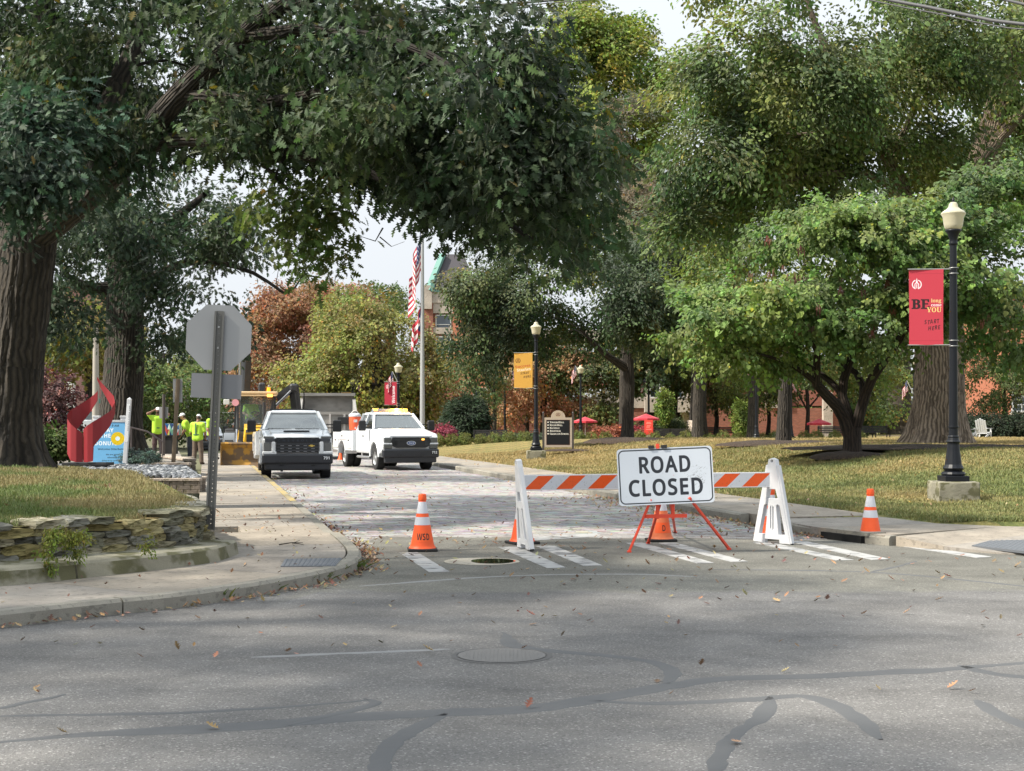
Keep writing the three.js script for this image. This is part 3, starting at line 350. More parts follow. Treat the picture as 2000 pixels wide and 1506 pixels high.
class Tree {
  constructor(name, label, base, bark, group) { this.t = thing(name, label, name.includes('shrub') ? 'shrub' : 'tree', base, 0, group); this.base = base; this.wood = []; this.nodes = []; this.bark = bark; this.leaves = new Map(); }
  limb(pts, r0, r1, n = 10, o = {}) {                            // world points
    const radii = o.radii ?? [r0, r1]; this.wood.push(tube(pts, radii, n, o.seg, o.bump));
    const c = new THREE.CatmullRomCurve3(pts, false, 'centripetal'), L = c.getLength(), S = Math.max(3, Math.round(L / 0.6));
    for (let i = o.from ?? 0; i <= S; i++) { const u = i / S, k = u * (radii.length - 1), k0 = Math.min(radii.length - 2, Math.floor(k)); if (u < (o.bare ?? 0)) continue; this.nodes.push([c.getPointAt(u), lerp(radii[k0], radii[k0 + 1], k - k0)]); }
    return this;
  }
  trunk(top, r0, r1, o = {}) { const b = this.base, mid = b.clone().lerp(top, 0.5).add(V(o.bend ?? 0.08, 0, 0)), fl = o.flare ?? 0.9, lobes = o.lobes ?? 6, ph = b.x * 3, H = top.y - b.y; const seed = b.x * 7.3 + b.z;
    return this.limb([b.clone().add(V(0, -0.25, 0)), b.clone().lerp(mid, 0.4), mid, top], r0, r1, o.n ?? 20, { seg: o.seg ?? Math.max(10, Math.round(H / (o.step ?? 0.22))), bare: o.bare ?? 0.6, bump: (a, u, p, r) => { const h = Math.max(0, p.y - b.y + 0.1), f = Math.exp(-h / (r0 * 0.75)); const rid = o.ridge ? o.ridge * (Math.pow(1 - Math.abs(2 * ((a * (o.rn ?? 22) / 6.2832 + 1.3 * (noise(Math.cos(a) * 3 + 5, p.y * 1.2, Math.sin(a) * 3 + seed) + 0.5 * noise(Math.cos(a) * 7, p.y * 6, Math.sin(a) * 7 + seed))) % 1) - 1), 0.8) - 0.5) * (0.35 + 1.2 * noise(Math.cos(a) * 6, p.y * 5 + 3, Math.sin(a) * 6 + seed)) : 0; return r * (1 + fl * f * (0.5 + 0.35 * Math.cos(lobes * a + ph) + 0.5 * (noise(Math.cos(a) * 2 + seed, Math.sin(a) * 2) - 0.3)) + 0.10 * (noise(Math.cos(a) * 1.3 + seed, p.y * 0.8, Math.sin(a) * 1.3) - 0.5)) + rid; } });
  }
  // crown masses: [px, py, half width px, half height px, distance, half depth m, sprigs]
  crown(sp, blobs, colours, o = {}) {
    const list = this.leaves.get(sp) ?? this.leaves.set(sp, []).get(sp), S = SP[sp], tips = [], f = o.freq ?? 0.55, gap = o.gap ?? 0.42, Q = new THREE.Quaternion(), X = V(1, 0, 0), B = new THREE.Matrix4();
    for (let [px, py, rx, ry, d, rz, n] of blobs) {
      const c = W(px, py, d), ins = (o.inset ?? 0.45) * S.len * (o.size ?? 1), ax = Math.max(rx / F * d * 0.35, rx / F * d - ins), ay = Math.max(ry / F * d * 0.35, ry / F * d - ins * 0.9); n *= o.dens ?? 1; let made = 0, tries = 0;
      const K = o.cluster ?? 1, cr2 = o.spread ?? 0.5; let left = 0, base = null;
      while (made < n && tries++ < n * 9) {
        if (left <= 0) { const v = V(rr(-1, 1), rr(-1, 1), rr(-1, 1)), l = v.length(); if (l > 1 || l < 0.02) continue; v.multiplyScalar(Math.pow(l, o.shell ?? 0.55) / l);
          const p = V(c.x + v.x * ax, c.y + v.y * ay, c.z + v.z * rz), g = fbm(p.x * f + 7, p.y * f * (o.layer ?? 1.3), p.z * f, 2); if (g < gap * (0.9 + 0.25 * v.length())) continue; base = [p, v]; left = K === 1 ? 1 : Math.ceil(K * rr(0.5, 1.5)); }
        left--; const v = base[1], p = base[0].clone(); if (K > 1) p.add(V(rr(-1, 1) + rr(-1, 1), (rr(-1, 1) + rr(-1, 1)) * (o.squash ?? 0.7), rr(-1, 1) + rr(-1, 1)).multiplyScalar(cr2 * 0.6)); if (o.clip && o.clip(p)) continue;
        made++; const out = V(v.x * ax, v.y * ay * 0.6, v.z * rz).normalize(), dir = out.multiplyScalar(o.outward ?? 0.9).add(V(rr(-1, 1), rr(-0.7, 0.5) - (o.droop ?? 0.25), rr(-1, 1))).normalize();
        const wb = o.wob ?? 0.8, up = V(rr(-wb, wb), 1, rr(-wb, wb) + (o.lean ?? 0)).normalize(), z = dir.clone().cross(up).normalize(), y = z.clone().cross(dir); B.makeBasis(dir, y, z); const s = (o.size ?? 1) * rr(0.75, 1.3);
        const m = B.clone().scale(V(s, s, s)).setPosition(p.x - this.base.x, p.y - this.base.y, p.z - this.base.z);
        const h = clamp(fbm(p.x * 0.5, p.y * 0.5, p.z * 0.5 + 40, 3) * 1.5 - 0.25 + rr(-0.2, 0.2), 0, 1), seg = h * (colours.length - 1), i0 = Math.min(colours.length - 2, Math.floor(seg)), cc = mix3(colours[i0], colours[i0 + 1], seg - i0).map((q) => q * rr(0.82, 1.2));
        list.push([m, C3(cc)]); if (R() < (o.twig ?? 0.03)) tips.push(p);
      }
    }
    if (this.nodes.length) { const near = (p) => { let b = null, bd = 1e9; for (const n of this.nodes) { const dd = n[0].distanceTo(p) + Math.max(0, n[0].y - p.y) * 0.7; if (dd < bd) { bd = dd; b = n; } } return [b, bd]; };
      const order = tips.map((p) => [p, near(p)[1]]).sort((a, b) => a[1] - b[1]);
      for (const [p] of order.slice(0, o.boughs ?? 90)) { const [n, l] = near(p); if (l < 0.4) continue; const mid = n[0].clone().lerp(p, 0.5).add(V(rr(-0.12, 0.12) * l, rr(0, 0.22) * l, rr(-0.12, 0.12) * l)); const r0 = Math.min(n[1] * 0.75, 0.014 + 0.016 * l); this.limb([n[0], mid, p], r0, 0.008, 5, { from: 1, seg: Math.max(4, Math.round(l / 0.5)) }); } }
    return this;
  }
  finish() {
    if (this.wood.length) { const w = part('trunk', this.wood.map((g) => g.translate(-this.base.x, -this.base.y, -this.base.z)), this.bark, this.t); }
    const cr = new THREE.Group(); cr.name = numbered('crown'); this.t.add(cr);
    for (const [sp, list] of this.leaves) { const k = SP[sp].g.length, parts = SP[sp].g.map(() => []); list.forEach((x, i) => parts[i % k].push(x)); parts.forEach((l, i) => l.length && instances('foliage', SP[sp].g[i], SP[sp].m, l, cr, 'stuff')); }
    return this.t;
  }
}
const oakGreen = [[0.02, 0.038, 0.017], [0.034, 0.06, 0.022], [0.07, 0.104, 0.028]], budGreen = [[0.07, 0.13, 0.036], [0.14, 0.22, 0.052], [0.225, 0.31, 0.07]], midGreen = [[0.048, 0.088, 0.028], [0.115, 0.17, 0.042], [0.24, 0.28, 0.06]], yellowGreen = [[0.085, 0.125, 0.025], [0.16, 0.19, 0.035], [0.22, 0.215, 0.04]], rust = [[0.23, 0.105, 0.06], [0.30, 0.155, 0.08], [0.24, 0.19, 0.08]], pinkish = [[0.40, 0.18, 0.13], [0.46, 0.27, 0.15], [0.38, 0.31, 0.12]];
// -- the big oak over the raised corner lawn
R = rng(101);
{ const b = V(-8.65, leftY(-8.65, -25), -25), T = new Tree('oak_tree', 'massive dark oak on the raised corner lawn, its boughs spreading over the brick street', b, M.bark);
  T.trunk(W(58, 440, 25), 0.53, 0.46, { n: 84, flare: 1.25, ridge: 0.04, rn: 26, step: 0.1, bare: 0.9, bend: -0.05 });
  T.limb([W(45, 480, 25), W(150, 400, 24.4), W(246, 310, 23.6), W(352, 183, 22.8), W(475, 70, 22), W(640, -60, 21)], 0.27, 0.11, 14);
  T.limb([W(40, 470, 25), W(20, 380, 25.4), W(-40, 200, 26), W(-90, -100, 26)], 0.34, 0.16, 12);
  T.limb([W(70, 470, 25.2), W(109, 197, 26), W(85, 0, 26.5), W(60, -300, 27)], 0.26, 0.14, 12);
  T.limb([W(170, 385, 24.3), W(218, 190, 24.6), W(270, 80, 25), W(310, -60, 25.4), W(380, -330, 26)], 0.2, 0.1, 10);
  T.limb([W(246, 310, 23.6), W(320, 275, 23.2), W(520, 290, 22.6), W(700, 330, 22), W(860, 400, 21.6), W(980, 440, 21.4)], 0.13, 0.035, 8);
  T.limb([W(352, 183, 22.8), W(520, 200, 22), W(663, 185, 21.5), W(741, 257, 21.2), W(830, 315, 21), W(930, 390, 21), W(1040, 470, 21)], 0.12, 0.03, 8);
  T.limb([W(475, 70, 22), W(640, 60, 21), W(820, 100, 20.5), W(960, 190, 20), W(1090, 300, 20)], 0.11, 0.03, 8);
  T.limb([W(560, 10, 21.5), W(760, -60, 20), W(960, -80, 19)], 0.11, 0.03, 8);
  T.limb([W(515, 322, 22.6), W(560, 368, 22.5), W(605, 398, 22.4), W(650, 410, 22.4), W(694, 417, 22.4)], 0.035, 0.014, 6, { bare: 2 });
  T.limb([W(748, 445, 21.5), W(742, 465, 21.5), W(728, 472, 21.5), W(705, 462, 21.4)], 0.014, 0.004, 5, { bare: 2 }); T.limb([W(742, 463, 21.5), W(757, 474, 21.6), W(772, 486, 21.6), W(790, 472, 21.6)], 0.010, 0.003, 5, { bare: 2 });
  const o = { freq: 1.0, gap: 0.5, twig: 0.07, boughs: 320, droop: 0.4, shell: 0.9, layer: 1.3, dens: 0.38, inset: 0.5, cluster: 5, spread: 0.5, clip: (p) => { const x = 1000 + p.x / -p.z * F, y = HORIZON - (p.y - EYE) / -p.z * F; const B = [[-500, 430], [130, 425], [240, 400], [260, 345], [500, 335], [530, 330], [640, 380], [700, 408], [780, 415], [840, 452], [900, 488], [1000, 535], [1100, 560], [1190, 490], [1300, 400]]; for (let i = 1; i < B.length; i++) if (x < B[i][0]) return y > lerp(B[i - 1][1], B[i][1], (x - B[i - 1][0]) / (B[i][0] - B[i - 1][0])) - 88 || (x < 620 && R() < 0.55 && -p.z < 25.4 - Math.max(0, x) / 190); return y > 380; } };
  T.crown('oak', [[60, 60, 330, 230, 27, 3, 1500], [330, 110, 300, 200, 25.5, 3, 1700], [600, 110, 300, 190, 23.0, 3.0, 1250], [840, 150, 240, 180, 20.5, 2.8, 520], [660, 280, 240, 80, 22, 2.2, 620], [420, 250, 200, 80, 23, 2.2, 520], [790, 395, 120, 40, 21.4, 1.2, 170]], oakGreen, o);
  T.crown('oak', [[980, 230, 190, 190, 20.5, 2.2, 500], [1070, 360, 125, 170, 20.5, 1.6, 560], [900, 330, 200, 110, 21, 2.0, 470], [960, 450, 130, 75, 21, 1.4, 300], [1080, 490, 90, 75, 20.8, 1.1, 230], [910, 470, 70, 40, 21, 1, 90]], [[0.034, 0.062, 0.024], [0.06, 0.10, 0.032], [0.11, 0.15, 0.04]], { ...o, dens: 0.3, gap: 0.54, boughs: 140 });
  T.crown('oak', [[110, 290, 150, 110, 22.2, 1.2, 190], [60, 340, 120, 80, 22, 1.0, 130], [150, 350, 90, 50, 22.4, .8, 60]], [[0.035, 0.07, 0.04], [0.055, 0.095, 0.055]], { ...o, clip: null, dens: 0.9, boughs: 40, inset: 0.4 });
  T.crown('oak', [[590, 405, 52, 50, 22.4, 0.6, 46], [520, 385, 65, 20, 22.6, 0.6, 30], [615, 455, 28, 36, 22.3, 0.4, 20]], [[0.08, 0.12, 0.025], [0.13, 0.17, 0.03]], { ...o, gap: 0.3, boughs: 40, twig: 0.3, dens: 1.0, inset: 0.25, clip: null });
  T.crown('oak', [[200, -350, 600, 260, 25, 6, 1700]], oakGreen, { ...o, boughs: 40, dens: 0.2 });
  T.finish(); }
// -- second oak, behind the sculpture bed
R = rng(102);
{ const b = V(-11.0, 0.8, -41), T = new Tree('oak_tree', 'second dark oak standing behind the red sculpture and the donut sign', b, M.bark);
  T.trunk(W(243, 520, 41.5), 0.60, 0.48, { n: 56, flare: 1.0, ridge: 0.035, rn: 30, step: 0.14, bare: 0.9 });
  T.limb([W(243, 540, 41.5), W(235, 420, 41.5), W(220, 250, 42)], 0.46, 0.3, 12); T.limb([W(240, 560, 41.5), W(180, 565, 41), W(130, 540, 40)], 0.24, 0.1, 10); T.limb([W(255, 540, 41.5), W(320, 450, 41), W(400, 380, 40)], 0.25, 0.08, 10);
  T.limb([W(262, 560, 41.5), W(380, 510, 40.5), W(492, 532, 40), W(572, 578, 39.8), W(577, 545, 39.8), W(600, 535, 39.8), W(628, 543, 39.8)], 0.15, 0.03, 8, { radii: [0.16, 0.13, 0.11, 0.07, 0.05, 0.035, 0.02] });
  T.limb([W(566, 574, 39.8), W(540, 556, 39.8), W(545, 520, 39.8)], 0.02, 0.006, 5, { bare: 2 }); T.limb([W(592, 538, 39.8), W(600, 520, 39.8), W(620, 512, 39.8)], 0.025, 0.006, 5, { bare: 2 });
  T.crown('oak', [[180, 440, 200, 120, 40, 4, 800], [370, 440, 150, 110, 40, 3.4, 620], [440, 500, 60, 110, 39.5, 1.6, 200], [120, 560, 100, 80, 39, 2.4, 240], [330, 560, 100, 60, 40, 2, 190], [400, 600, 80, 80, 39.5, 1.6, 150], [300, 630, 60, 60, 41, 1.5, 100], [180, 645, 55, 45, 38, 1.2, 75], [250, 250, 350, 140, 42, 5, 380], [90, 615, 70, 60, 39, 1.6, 80]], [[0.03, 0.055, 0.03], [0.045, 0.075, 0.035], [0.06, 0.09, 0.04]], { freq: 0.8, gap: 0.5, boughs: 160, twig: 0.06, droop: 0.3, shell: 0.9, size: 1.1, dens: 0.36, cluster: 5, spread: 0.6 });
  T.finish(); }
// -- trees whose shade falls on the crossing, just beyond the left of the view
R = rng(103);
{ const b = V(-14.5, 0.3, -9.5), T = new Tree('oak_tree', 'tall oak by the side street, outside the view, shading the crossing', b, M.bark); T.trunk(V(-14.2, 6, -9.5), 0.5, 0.4, { n: 16 }); T.limb([V(-14.2, 5.8, -9.5), V(-12, 9, -9), V(-9.6, 11.6, -8.6)], 0.3, 0.08); T.limb([V(-14.2, 5.8, -9.5), V(-15, 9, -10), V(-15, 13, -11)], 0.3, 0.08);
  const put3 = (x, y, z, r, h, q, n) => [1000 + x / -z * F, HORIZON - (y - EYE) / -z * F, r / -z * F, h / -z * F, -z, q, n];
  T.crown('broad', [put3(-11, 10.4, -10, 4.4, 2.8, 4.2, 420), put3(-8.8, 10.6, -5.5, 2.8, 2.2, 3.4, 260), put3(-14.5, 12, -10, 4, 3, 5, 400), put3(-8.9, 10.8, -14, 2.4, 2, 2.6, 170)], oakGreen, { gap: 0.5, freq: 0.7, boughs: 40, size: 1.3, dens: 0.5 }); T.finish(); }
// -- redbud on the lawn
R = rng(104);
{ const d = 40, b = onLawn(1664, 892), T = new Tree('redbud_tree', 'wide multi-stemmed tree with heart-shaped leaves and hanging brown pods on the lawn', b, M.barkDark), D = -b.z; const w = (x, y, k = 0) => W(x, y, D + k);
  T.trunk(w(1665, 835), 0.26, 0.23, { n: 18, flare: 0.5, bare: 2, bend: 0 });
  T.limb([w(1660, 850), w(1648, 815), w(1632, 790, -.3), w(1592, 745, -.8), w(1598, 700, -1.2), w(1570, 620, -1.6)], 0.2, 0.05, 9); T.limb([w(1592, 745, -.8), w(1545, 712, -1.4), w(1480, 690, -2)], 0.09, 0.03, 7);
  T.limb([w(1662, 840), w(1650, 790, .2), w(1643, 765, .3), w(1655, 720, .4), w(1668, 680, .6), w(1690, 590, 1)], 0.17, 0.05, 9); T.limb([w(1641, 765, .3), w(1610, 735, .7), w(1560, 705, 1.2), w(1470, 660, 1.6)], 0.1, 0.03, 7);
  T.limb([w(1668, 840), w(1680, 800, .3), w(1688, 770, .6), w(1678, 735, 1), w(1660, 720, 1.2), w(1615, 690, 1.6)], 0.16, 0.05, 9); T.limb([w(1672, 835), w(1684, 790, -.2), w(1700, 745, -.5), w(1738, 690, -1), w(1800, 600, -1.5), w(1880, 500, -1.8)], 0.16, 0.05, 9);
  const o = { wob: 0.45, cluster: 5, spread: 0.55, squash: 0.25, dens: 0.54, freq: 0.9, gap: 0.51, layer: 2.7, boughs: 170, twig: 0.09, droop: 0.12, outward: 1.1, shell: 0.75, size: 1.0, lean: 0.25 };
  T.crown('redbud', [[1640, 500, 200, 120, D, 3.4, 1000], [1500, 560, 130, 95, D - .6, 2.6, 520], [1400, 630, 100, 70, D - .8, 1.9, 300], [1340, 665, 62, 38, D - .9, 1.1, 105], [1560, 640, 130, 70, D - .5, 2.4, 380], [1700, 620, 130, 75, D - .8, 2.4, 380], [1830, 540, 140, 120, D - .6, 2.8, 620], [1930, 560, 120, 140, D - .3, 2.6, 520], [1920, 400, 110, 80, D, 2.2, 300], [1780, 420, 110, 60, D, 2.2, 300], [1960, 350, 60, 40, D, 1.4, 90], [1600, 430, 100, 50, D, 2, 240], [1470, 690, 80, 42, D - 1.6, 1.2, 120], [1395, 700, 46, 30, D - 1.4, .8, 52], [2010, 660, 60, 60, D - .6, 1.4, 120]], budGreen, o);
  T.finish();
  // pods in bunches below the leaves
  const pr = rng(9), pg = []; for (let i = 0; i < 14; i++) { const s = 0.07 + 0.04 * pr(); pg.push(put(new THREE.PlaneGeometry(0.014, s), (pr() - .5) * .12, -s / 2 - .12 * pr(), (pr() - .5) * .12, (pr() - .5) * .5, pr() * 6, (pr() - .5) * .5)); }
  const pods = [], pm = new THREE.Matrix4(); for (const [x, y, rx, ry, n] of [[1640, 500, 190, 110, 20], [1510, 570, 110, 80, 12], [1840, 540, 130, 100, 16], [1420, 640, 70, 50, 4], [1680, 600, 110, 60, 8]]) for (let i = 0; i < n; i++) { const p = w(x + rx * rr(-1, 1) * .8, y + ry * rr(-1, 1) * .8, rr(-2.6, -1.2)).sub(b); const s = rr(1, 2.2); pods.push([pm.clone().compose(p, new THREE.Quaternion().setFromEuler(new THREE.Euler(0, R() * 6, 0)), V(s, s, s)), C3([0.15, 0.07, 0.045].map((q) => q * rr(0.7, 1.3)))]); }
  instances('seed_pods', merge(pg), mat([1, 1, 1], 0.9, { transmission: 0.2, side: THREE.DoubleSide }), pods, T.t, 'stuff'); }
// -- the great tree with the broad buttressed trunk behind the lamp post
R = rng(105);
{ const b = onLawn(1831, 868), D = -b.z, k = D / 46, w = (x, y, z = 0) => W(x, y, D + z), T = new Tree('oak_tree', 'great tree with a very broad buttressed grey-brown trunk behind the black lamp post', b, M.barkLight);
  T.trunk(w(1832, 560), 0.80 * k, 0.68 * k, { n: 90, flare: 0.75, ridge: 0.05, rn: 40, step: 0.12, bare: 2 });
  T.limb([w(1832, 580), w(1870, 440, .5), w(1925, 300, .8), w(1965, 160, 1), w(1995, 40, 1), w(2030, -180, 1)], 0.6 * k, 0.3, 16); T.limb([w(1900, 345, .6), w(1960, 260, .2), w(2020, 200, 0)], 0.3, 0.15, 10);
  T.limb([w(1832, 590), w(1790, 430, -.3), w(1740, 320, -.6), w(1690, 240, -.8), w(1640, 150, -1), w(1590, 40, -1), w(1550, -80, -1)], 0.3, 0.06, 10); T.limb([w(1690, 240, -.8), w(1600, 262, -1.4), w(1480, 262, -2), w(1390, 250, -2.4)], 0.13, 0.04, 8);
  T.limb([w(1800, 450, -.3), w(1720, 350, -1.4), w(1600, 340, -2.2), w(1450, 372, -2.8), w(1380, 360, -3)], 0.16, 0.04, 8); T.limb([w(1640, 150, -1), w(1560, 120, -1.5), w(1490, 60, -2)], 0.12, 0.04, 8); T.limb([w(1740, 320, -.6), w(1800, 150, -1), w(1760, 40, -1.3)], 0.14, 0.05, 8);
  const o = { freq: 0.55, gap: 0.49, boughs: 220, twig: 0.06, droop: 0.25, shell: 0.85, size: 1.0, dens: 0.55, cluster: 8, spread: 0.75 };
  T.crown('broad', [[1500, 180, 220, 190, D - 2, 5, 1300], [1380, 330, 130, 180, D - 3, 3.4, 620], [1650, 120, 260, 160, D - 1, 5, 1300], [1850, 110, 220, 150, D, 5, 900], [1700, 300, 200, 90, D, 3.5, 620], [1890, 330, 130, 90, D + 2.5, 2.5, 420], [1960, 160, 90, 150, D + 2.5, 2.5, 380], [1560, 340, 200, 90, D - 3, 3, 520], [1340, 460, 70, 110, D - 3, 2, 190], [1990, 260, 60, 130, D, 3, 190], [1600, -160, 420, 160, D, 6, 1000]], midGreen, { ...o });
  T.finish(); }
// -- other campus trees, far to near
R = rng(106);
function stdTree(name, label, px, py, D, trunkW, topY, sp, blobs, colours, o = {}) { const b = o.base ?? (() => { const p = W(px, py, D); p.y = Math.max(p.y, 0); return p; })(); const T = new Tree(name, label, b, o.bark ?? M.bark, o.group); const d = -b.z, r = trunkW / 2 / F * d; T.trunk(W(o.topX ?? px, topY, d), r, r * 0.7, { n: 18, flare: 0.5, step: 0.35, bare: 0.5, ridge: o.ridge ?? 0.02, rn: 16 }); for (const l of o.limbs ?? []) T.limb(l.map(([x, y, z = 0]) => W(x, y, d + z)), l.r ?? r * 0.5, l.r1 ?? 0.03, 7); o.dens = (o.dens ?? 1) * 0.7; o.cluster ??= 5; o.spread ??= 0.8; T.crown(sp, blobs.map(([x, y, rx, ry, z, rz, n]) => [x, y, rx, ry, d + z, rz, n]), colours, { boughs: 60, gap: 0.44, freq: 0.35, ...o }); T.finish(); return T; }
const L = (a, r, r1) => Object.assign(a, { r, r1 });
{ const b = onLawn(1530, 867); stdTree('shade_tree', 'tall straight-trunked tree in a dark mulch ring left of the multi-stemmed tree', 1530, 867, 65, 29, 560, 'broad', [[1480, 590, 110, 70, 0, 3, 260], [1420, 520, 80, 90, 1, 3, 200]], midGreen, { base: b, limbs: [L([[1530, 640], [1560, 540, 1], [1600, 470, 1]], .15)] }); }
{ const b = onLawn(1755, 849), T = stdTree('shade_tree', 'straight grey trunk just behind the great broad-trunked tree', 1755, 849, 70, 50, 500, 'broad', [[1740, 560, 160, 110, 2, 4, 320]], midGreen, { base: b, bark: M.barkGrey }); }
{ const b = onLawn(1225, 862); stdTree('shade_tree', 'dark round-headed tree on a mulch mound right behind the black directory board', 1225, 862, 70, 25, 640, 'broad', [[1010, 510, 100, 80, 1, 2.5, 330], [965, 520, 50, 60, 0, 2, 130], [1160, 590, 140, 110, 0, 4.5, 900], [1080, 570, 120, 80, 0, 3, 420], [1290, 560, 110, 100, 1, 3.5, 420], [1060, 640, 90, 60, -.5, 2.5, 230], [1250, 560, 110, 140, 1, 4, 520], [1170, 690, 110, 34, -.5, 2.5, 150], [1290, 650, 70, 60, 0, 2.5, 180], [970, 560, 90, 70, 0, 2.5, 300], [935, 600, 60, 80, 0, 2, 200], [930, 680, 46, 50, 0, 1.6, 90]], [[0.025, 0.048, 0.022], [0.05, 0.085, 0.03], [0.12, 0.15, 0.04]], { base: b, limbs: [L([[1225, 720], [1180, 690, -.5], [1130, 640, -1]], .22), L([[1225, 700], [1260, 640], [1280, 560, 1]], .2), L([[1222, 690], [1215, 620], [1200, 540]], .2)] }); }
stdTree('shade_tree', 'mottled grey-green tree with browning leaves behind the multi-stemmed tree, left of it', 1362, 850, 88, 22, 560, 'broad', [[1290, 440, 90, 150, 0, 4, 700], [1240, 300, 70, 120, 1, 3.5, 380], [1330, 590, 80, 80, 0, 3, 260], [1250, 520, 80, 80, 0, 3, 240]], [[0.08, 0.09, 0.045], [0.14, 0.125, 0.075], [0.2, 0.16, 0.1]], {});
stdTree('shade_tree', 'tall bright yellow-green tree rising behind the oak bough tip', 1219, 850, 96, 22, 400, 'far', [[1130, 200, 130, 190, 0, 5, 1100], [1215, 190, 100, 160, 1, 4, 700], [1090, 320, 90, 120, 0, 3, 330], [1180, 400, 110, 150, 1, 4, 520], [1115, 60, 85, 80, 0, 3, 300], [1270, 300, 90, 150, 2, 4, 420]], [[0.09, 0.15, 0.03], [0.19, 0.26, 0.04], [0.32, 0.34, 0.055]], { gap: 0.34, freq: 0.4, limbs: [L([[1219, 450], [1160, 300], [1130, 120]], .25), L([[1219, 430], [1210, 300], [1205, 120]], .22)] });
stdTree('shade_tree', 'broad trunk with dark bark behind the carved stone block', 1363, 848, 98, 34, 560, 'far', [[1370, 520, 110, 120, 0, 4, 260]], [[0.03, 0.05, 0.025], [0.06, 0.085, 0.03]], { bark: M.bark });
stdTree('shade_tree', 'thin dark trunk in front of the library windows', 1315, 840, 104, 16, 640, 'far', [[1310, 660, 70, 50, 0, 3, 120]], [[0.03, 0.05, 0.03], [0.06, 0.08, 0.04]], { bark: M.bark });
stdTree('background_tree', 'mid-green tree crown filling the gap behind the multi-stemmed tree top', 1470, 848, 88, 22, 600, 'broad', [[1470, 430, 130, 110, 0, 4, 620], [1600, 400, 110, 80, 1, 4, 380], [1370, 520, 80, 100, 0, 3, 300], [1880, 380, 120, 120, 2, 4, 420], [1980, 300, 80, 160, 2, 4, 380]], midGreen, { gap: 0.4 });
stdTree('background_tree', 'dark green understorey tree between the directory board lamp and the library wall', 1180, 850, 103, 9, 800, 'far', [[1175, 740, 80, 46, 0, 2.5, 200], [1290, 715, 90, 40, -1, 2.5, 200], [1110, 720, 50, 50, 0, 2, 110], [1240, 690, 90, 50, 0, 2.5, 200], [1180, 800, 50, 26, -.5, 1.6, 70]], [[0.04, 0.075, 0.03], [0.085, 0.125, 0.04], [0.19, 0.19, 0.055]], { gap: 0.36, boughs: 50, twig: 0.1 });
stdTree('background_tree', 'loose tree with reddish tips against the upper brick wall of the library', 1500, 850, 104, 9, 790, 'far', [[1510, 740, 60, 46, 0, 2.5, 130], [1420, 700, 80, 40, 0, 2.5, 150], [1560, 700, 90, 46, 1, 2.5, 190], [1350, 700, 60, 50, 0, 2, 120]], [[0.05, 0.085, 0.03], [0.12, 0.15, 0.045], [0.26, 0.15, 0.075]], { gap: 0.36, boughs: 60, twig: 0.12 });
// autumn trees along the end of the street
stdTree('maple_tree', 'large yellow-green turning tree beyond the flagpole and white trucks', 735, 850, 108, 26, 650, 'far', [[730, 700, 130, 115, 0, 6, 1050], [620, 740, 75, 60, -1, 4, 320], [822, 745, 50, 75, 0, 4, 280], [700, 620, 85, 60, 0, 4, 260], [600, 790, 60, 30, -1, 3, 120], [800, 800, 80, 36, -1, 3, 160]], [[0.14, 0.18, 0.045], [0.25, 0.23, 0.065], [0.25, 0.29, 0.06], [0.23, 0.18, 0.08], [0.2, 0.24, 0.05]], { gap: 0.36, boughs: 110, twig: 0.06, limbs: [L([[735, 720], [700, 660], [660, 610]], .2), L([[735, 710], [770, 650], [790, 610]], .2)] });
stdTree('maple_tree', 'rust-red autumn tree left of the yellow-green one', 560, 850, 118, 24, 680, 'far', [[575, 645, 100, 85, 0, 5, 640], [520, 710, 55, 100, -1, 4, 330], [655, 605, 90, 55, 1, 4, 340], [530, 790, 60, 50, -1, 4, 160], [560, 590, 60, 40, 0, 3, 130]], rust, { gap: 0.36, boughs: 110, twig: 0.06, limbs: [L([[560, 720], [600, 650], [620, 600]], .18)] });
stdTree('shade_tree', 'dark green tree top showing behind the autumn trees left of the flagpole', 760, 850, 135, 26, 600, 'far', [[755, 590, 45, 55, 0, 5, 210]], [[0.06, 0.10, 0.025], [0.1, 0.15, 0.03]], { gap: 0.3 });
stdTree('shade_tree', 'thin pale half-bare tree top behind the autumn trees', 690, 850, 150, 18, 560, 'far', [[680, 580, 110, 36, 0, 4, 90]], [[0.14, 0.16, 0.07], [0.2, 0.19, 0.09]], { gap: 0.4, twig: 0.8, boughs: 70 });
stdTree('maple_tree', 'salmon-orange young tree behind the gold banner', 1060, 858, 104, 13, 740, 'far', [[1010, 730, 60, 70, 0, 3.5, 330], [1085, 740, 80, 60, -1, 3.5, 330], [960, 690, 40, 40, 0, 2, 90], [1120, 790, 40, 26, 0, 2, 60], [990, 800, 30, 26, 0, 2, 50]], pinkish, { gap: 0.36, size: 0.8, limbs: [L([[1060, 800], [1030, 770], [1000, 720]], .1), L([[1060, 800], [1090, 750], [1100, 700]], .1)] });
stdTree('young_tree', 'slender tree with sparse green and yellow leaves beside the dark evergreen', 964, 862, 96, 9, 760, 'broad', [[930, 690, 50, 50, 0, 2, 120], [950, 750, 40, 50, 0, 2, 90], [905, 720, 30, 50, 0, 2, 60], [985, 650, 60, 36, 0, 2, 80]], [[0.08, 0.12, 0.05], [0.14, 0.17, 0.06], [0.26, 0.2, 0.05]], { gap: 0.3, bark: M.barkGrey, limbs: [L([[964, 770], [945, 730], [930, 690]], .09), L([[964, 770], [970, 700], [972, 660]], .09)] });
stdTree('young_tree', 'low tree with orange leaves and a leaning branch near the library wall', 1028, 858, 108, 9, 800, 'broad', [[1010, 790, 34, 20, 0, 1.6, 50], [1060, 800, 26, 18, 0, 1.6, 36]], [[0.2, 0.16, 0.05], [0.35, 0.22, 0.06]], { gap: 0.3, bark: M.barkGrey, limbs: [L([[1026, 830], [1010, 812], [996, 790]], .09)] });
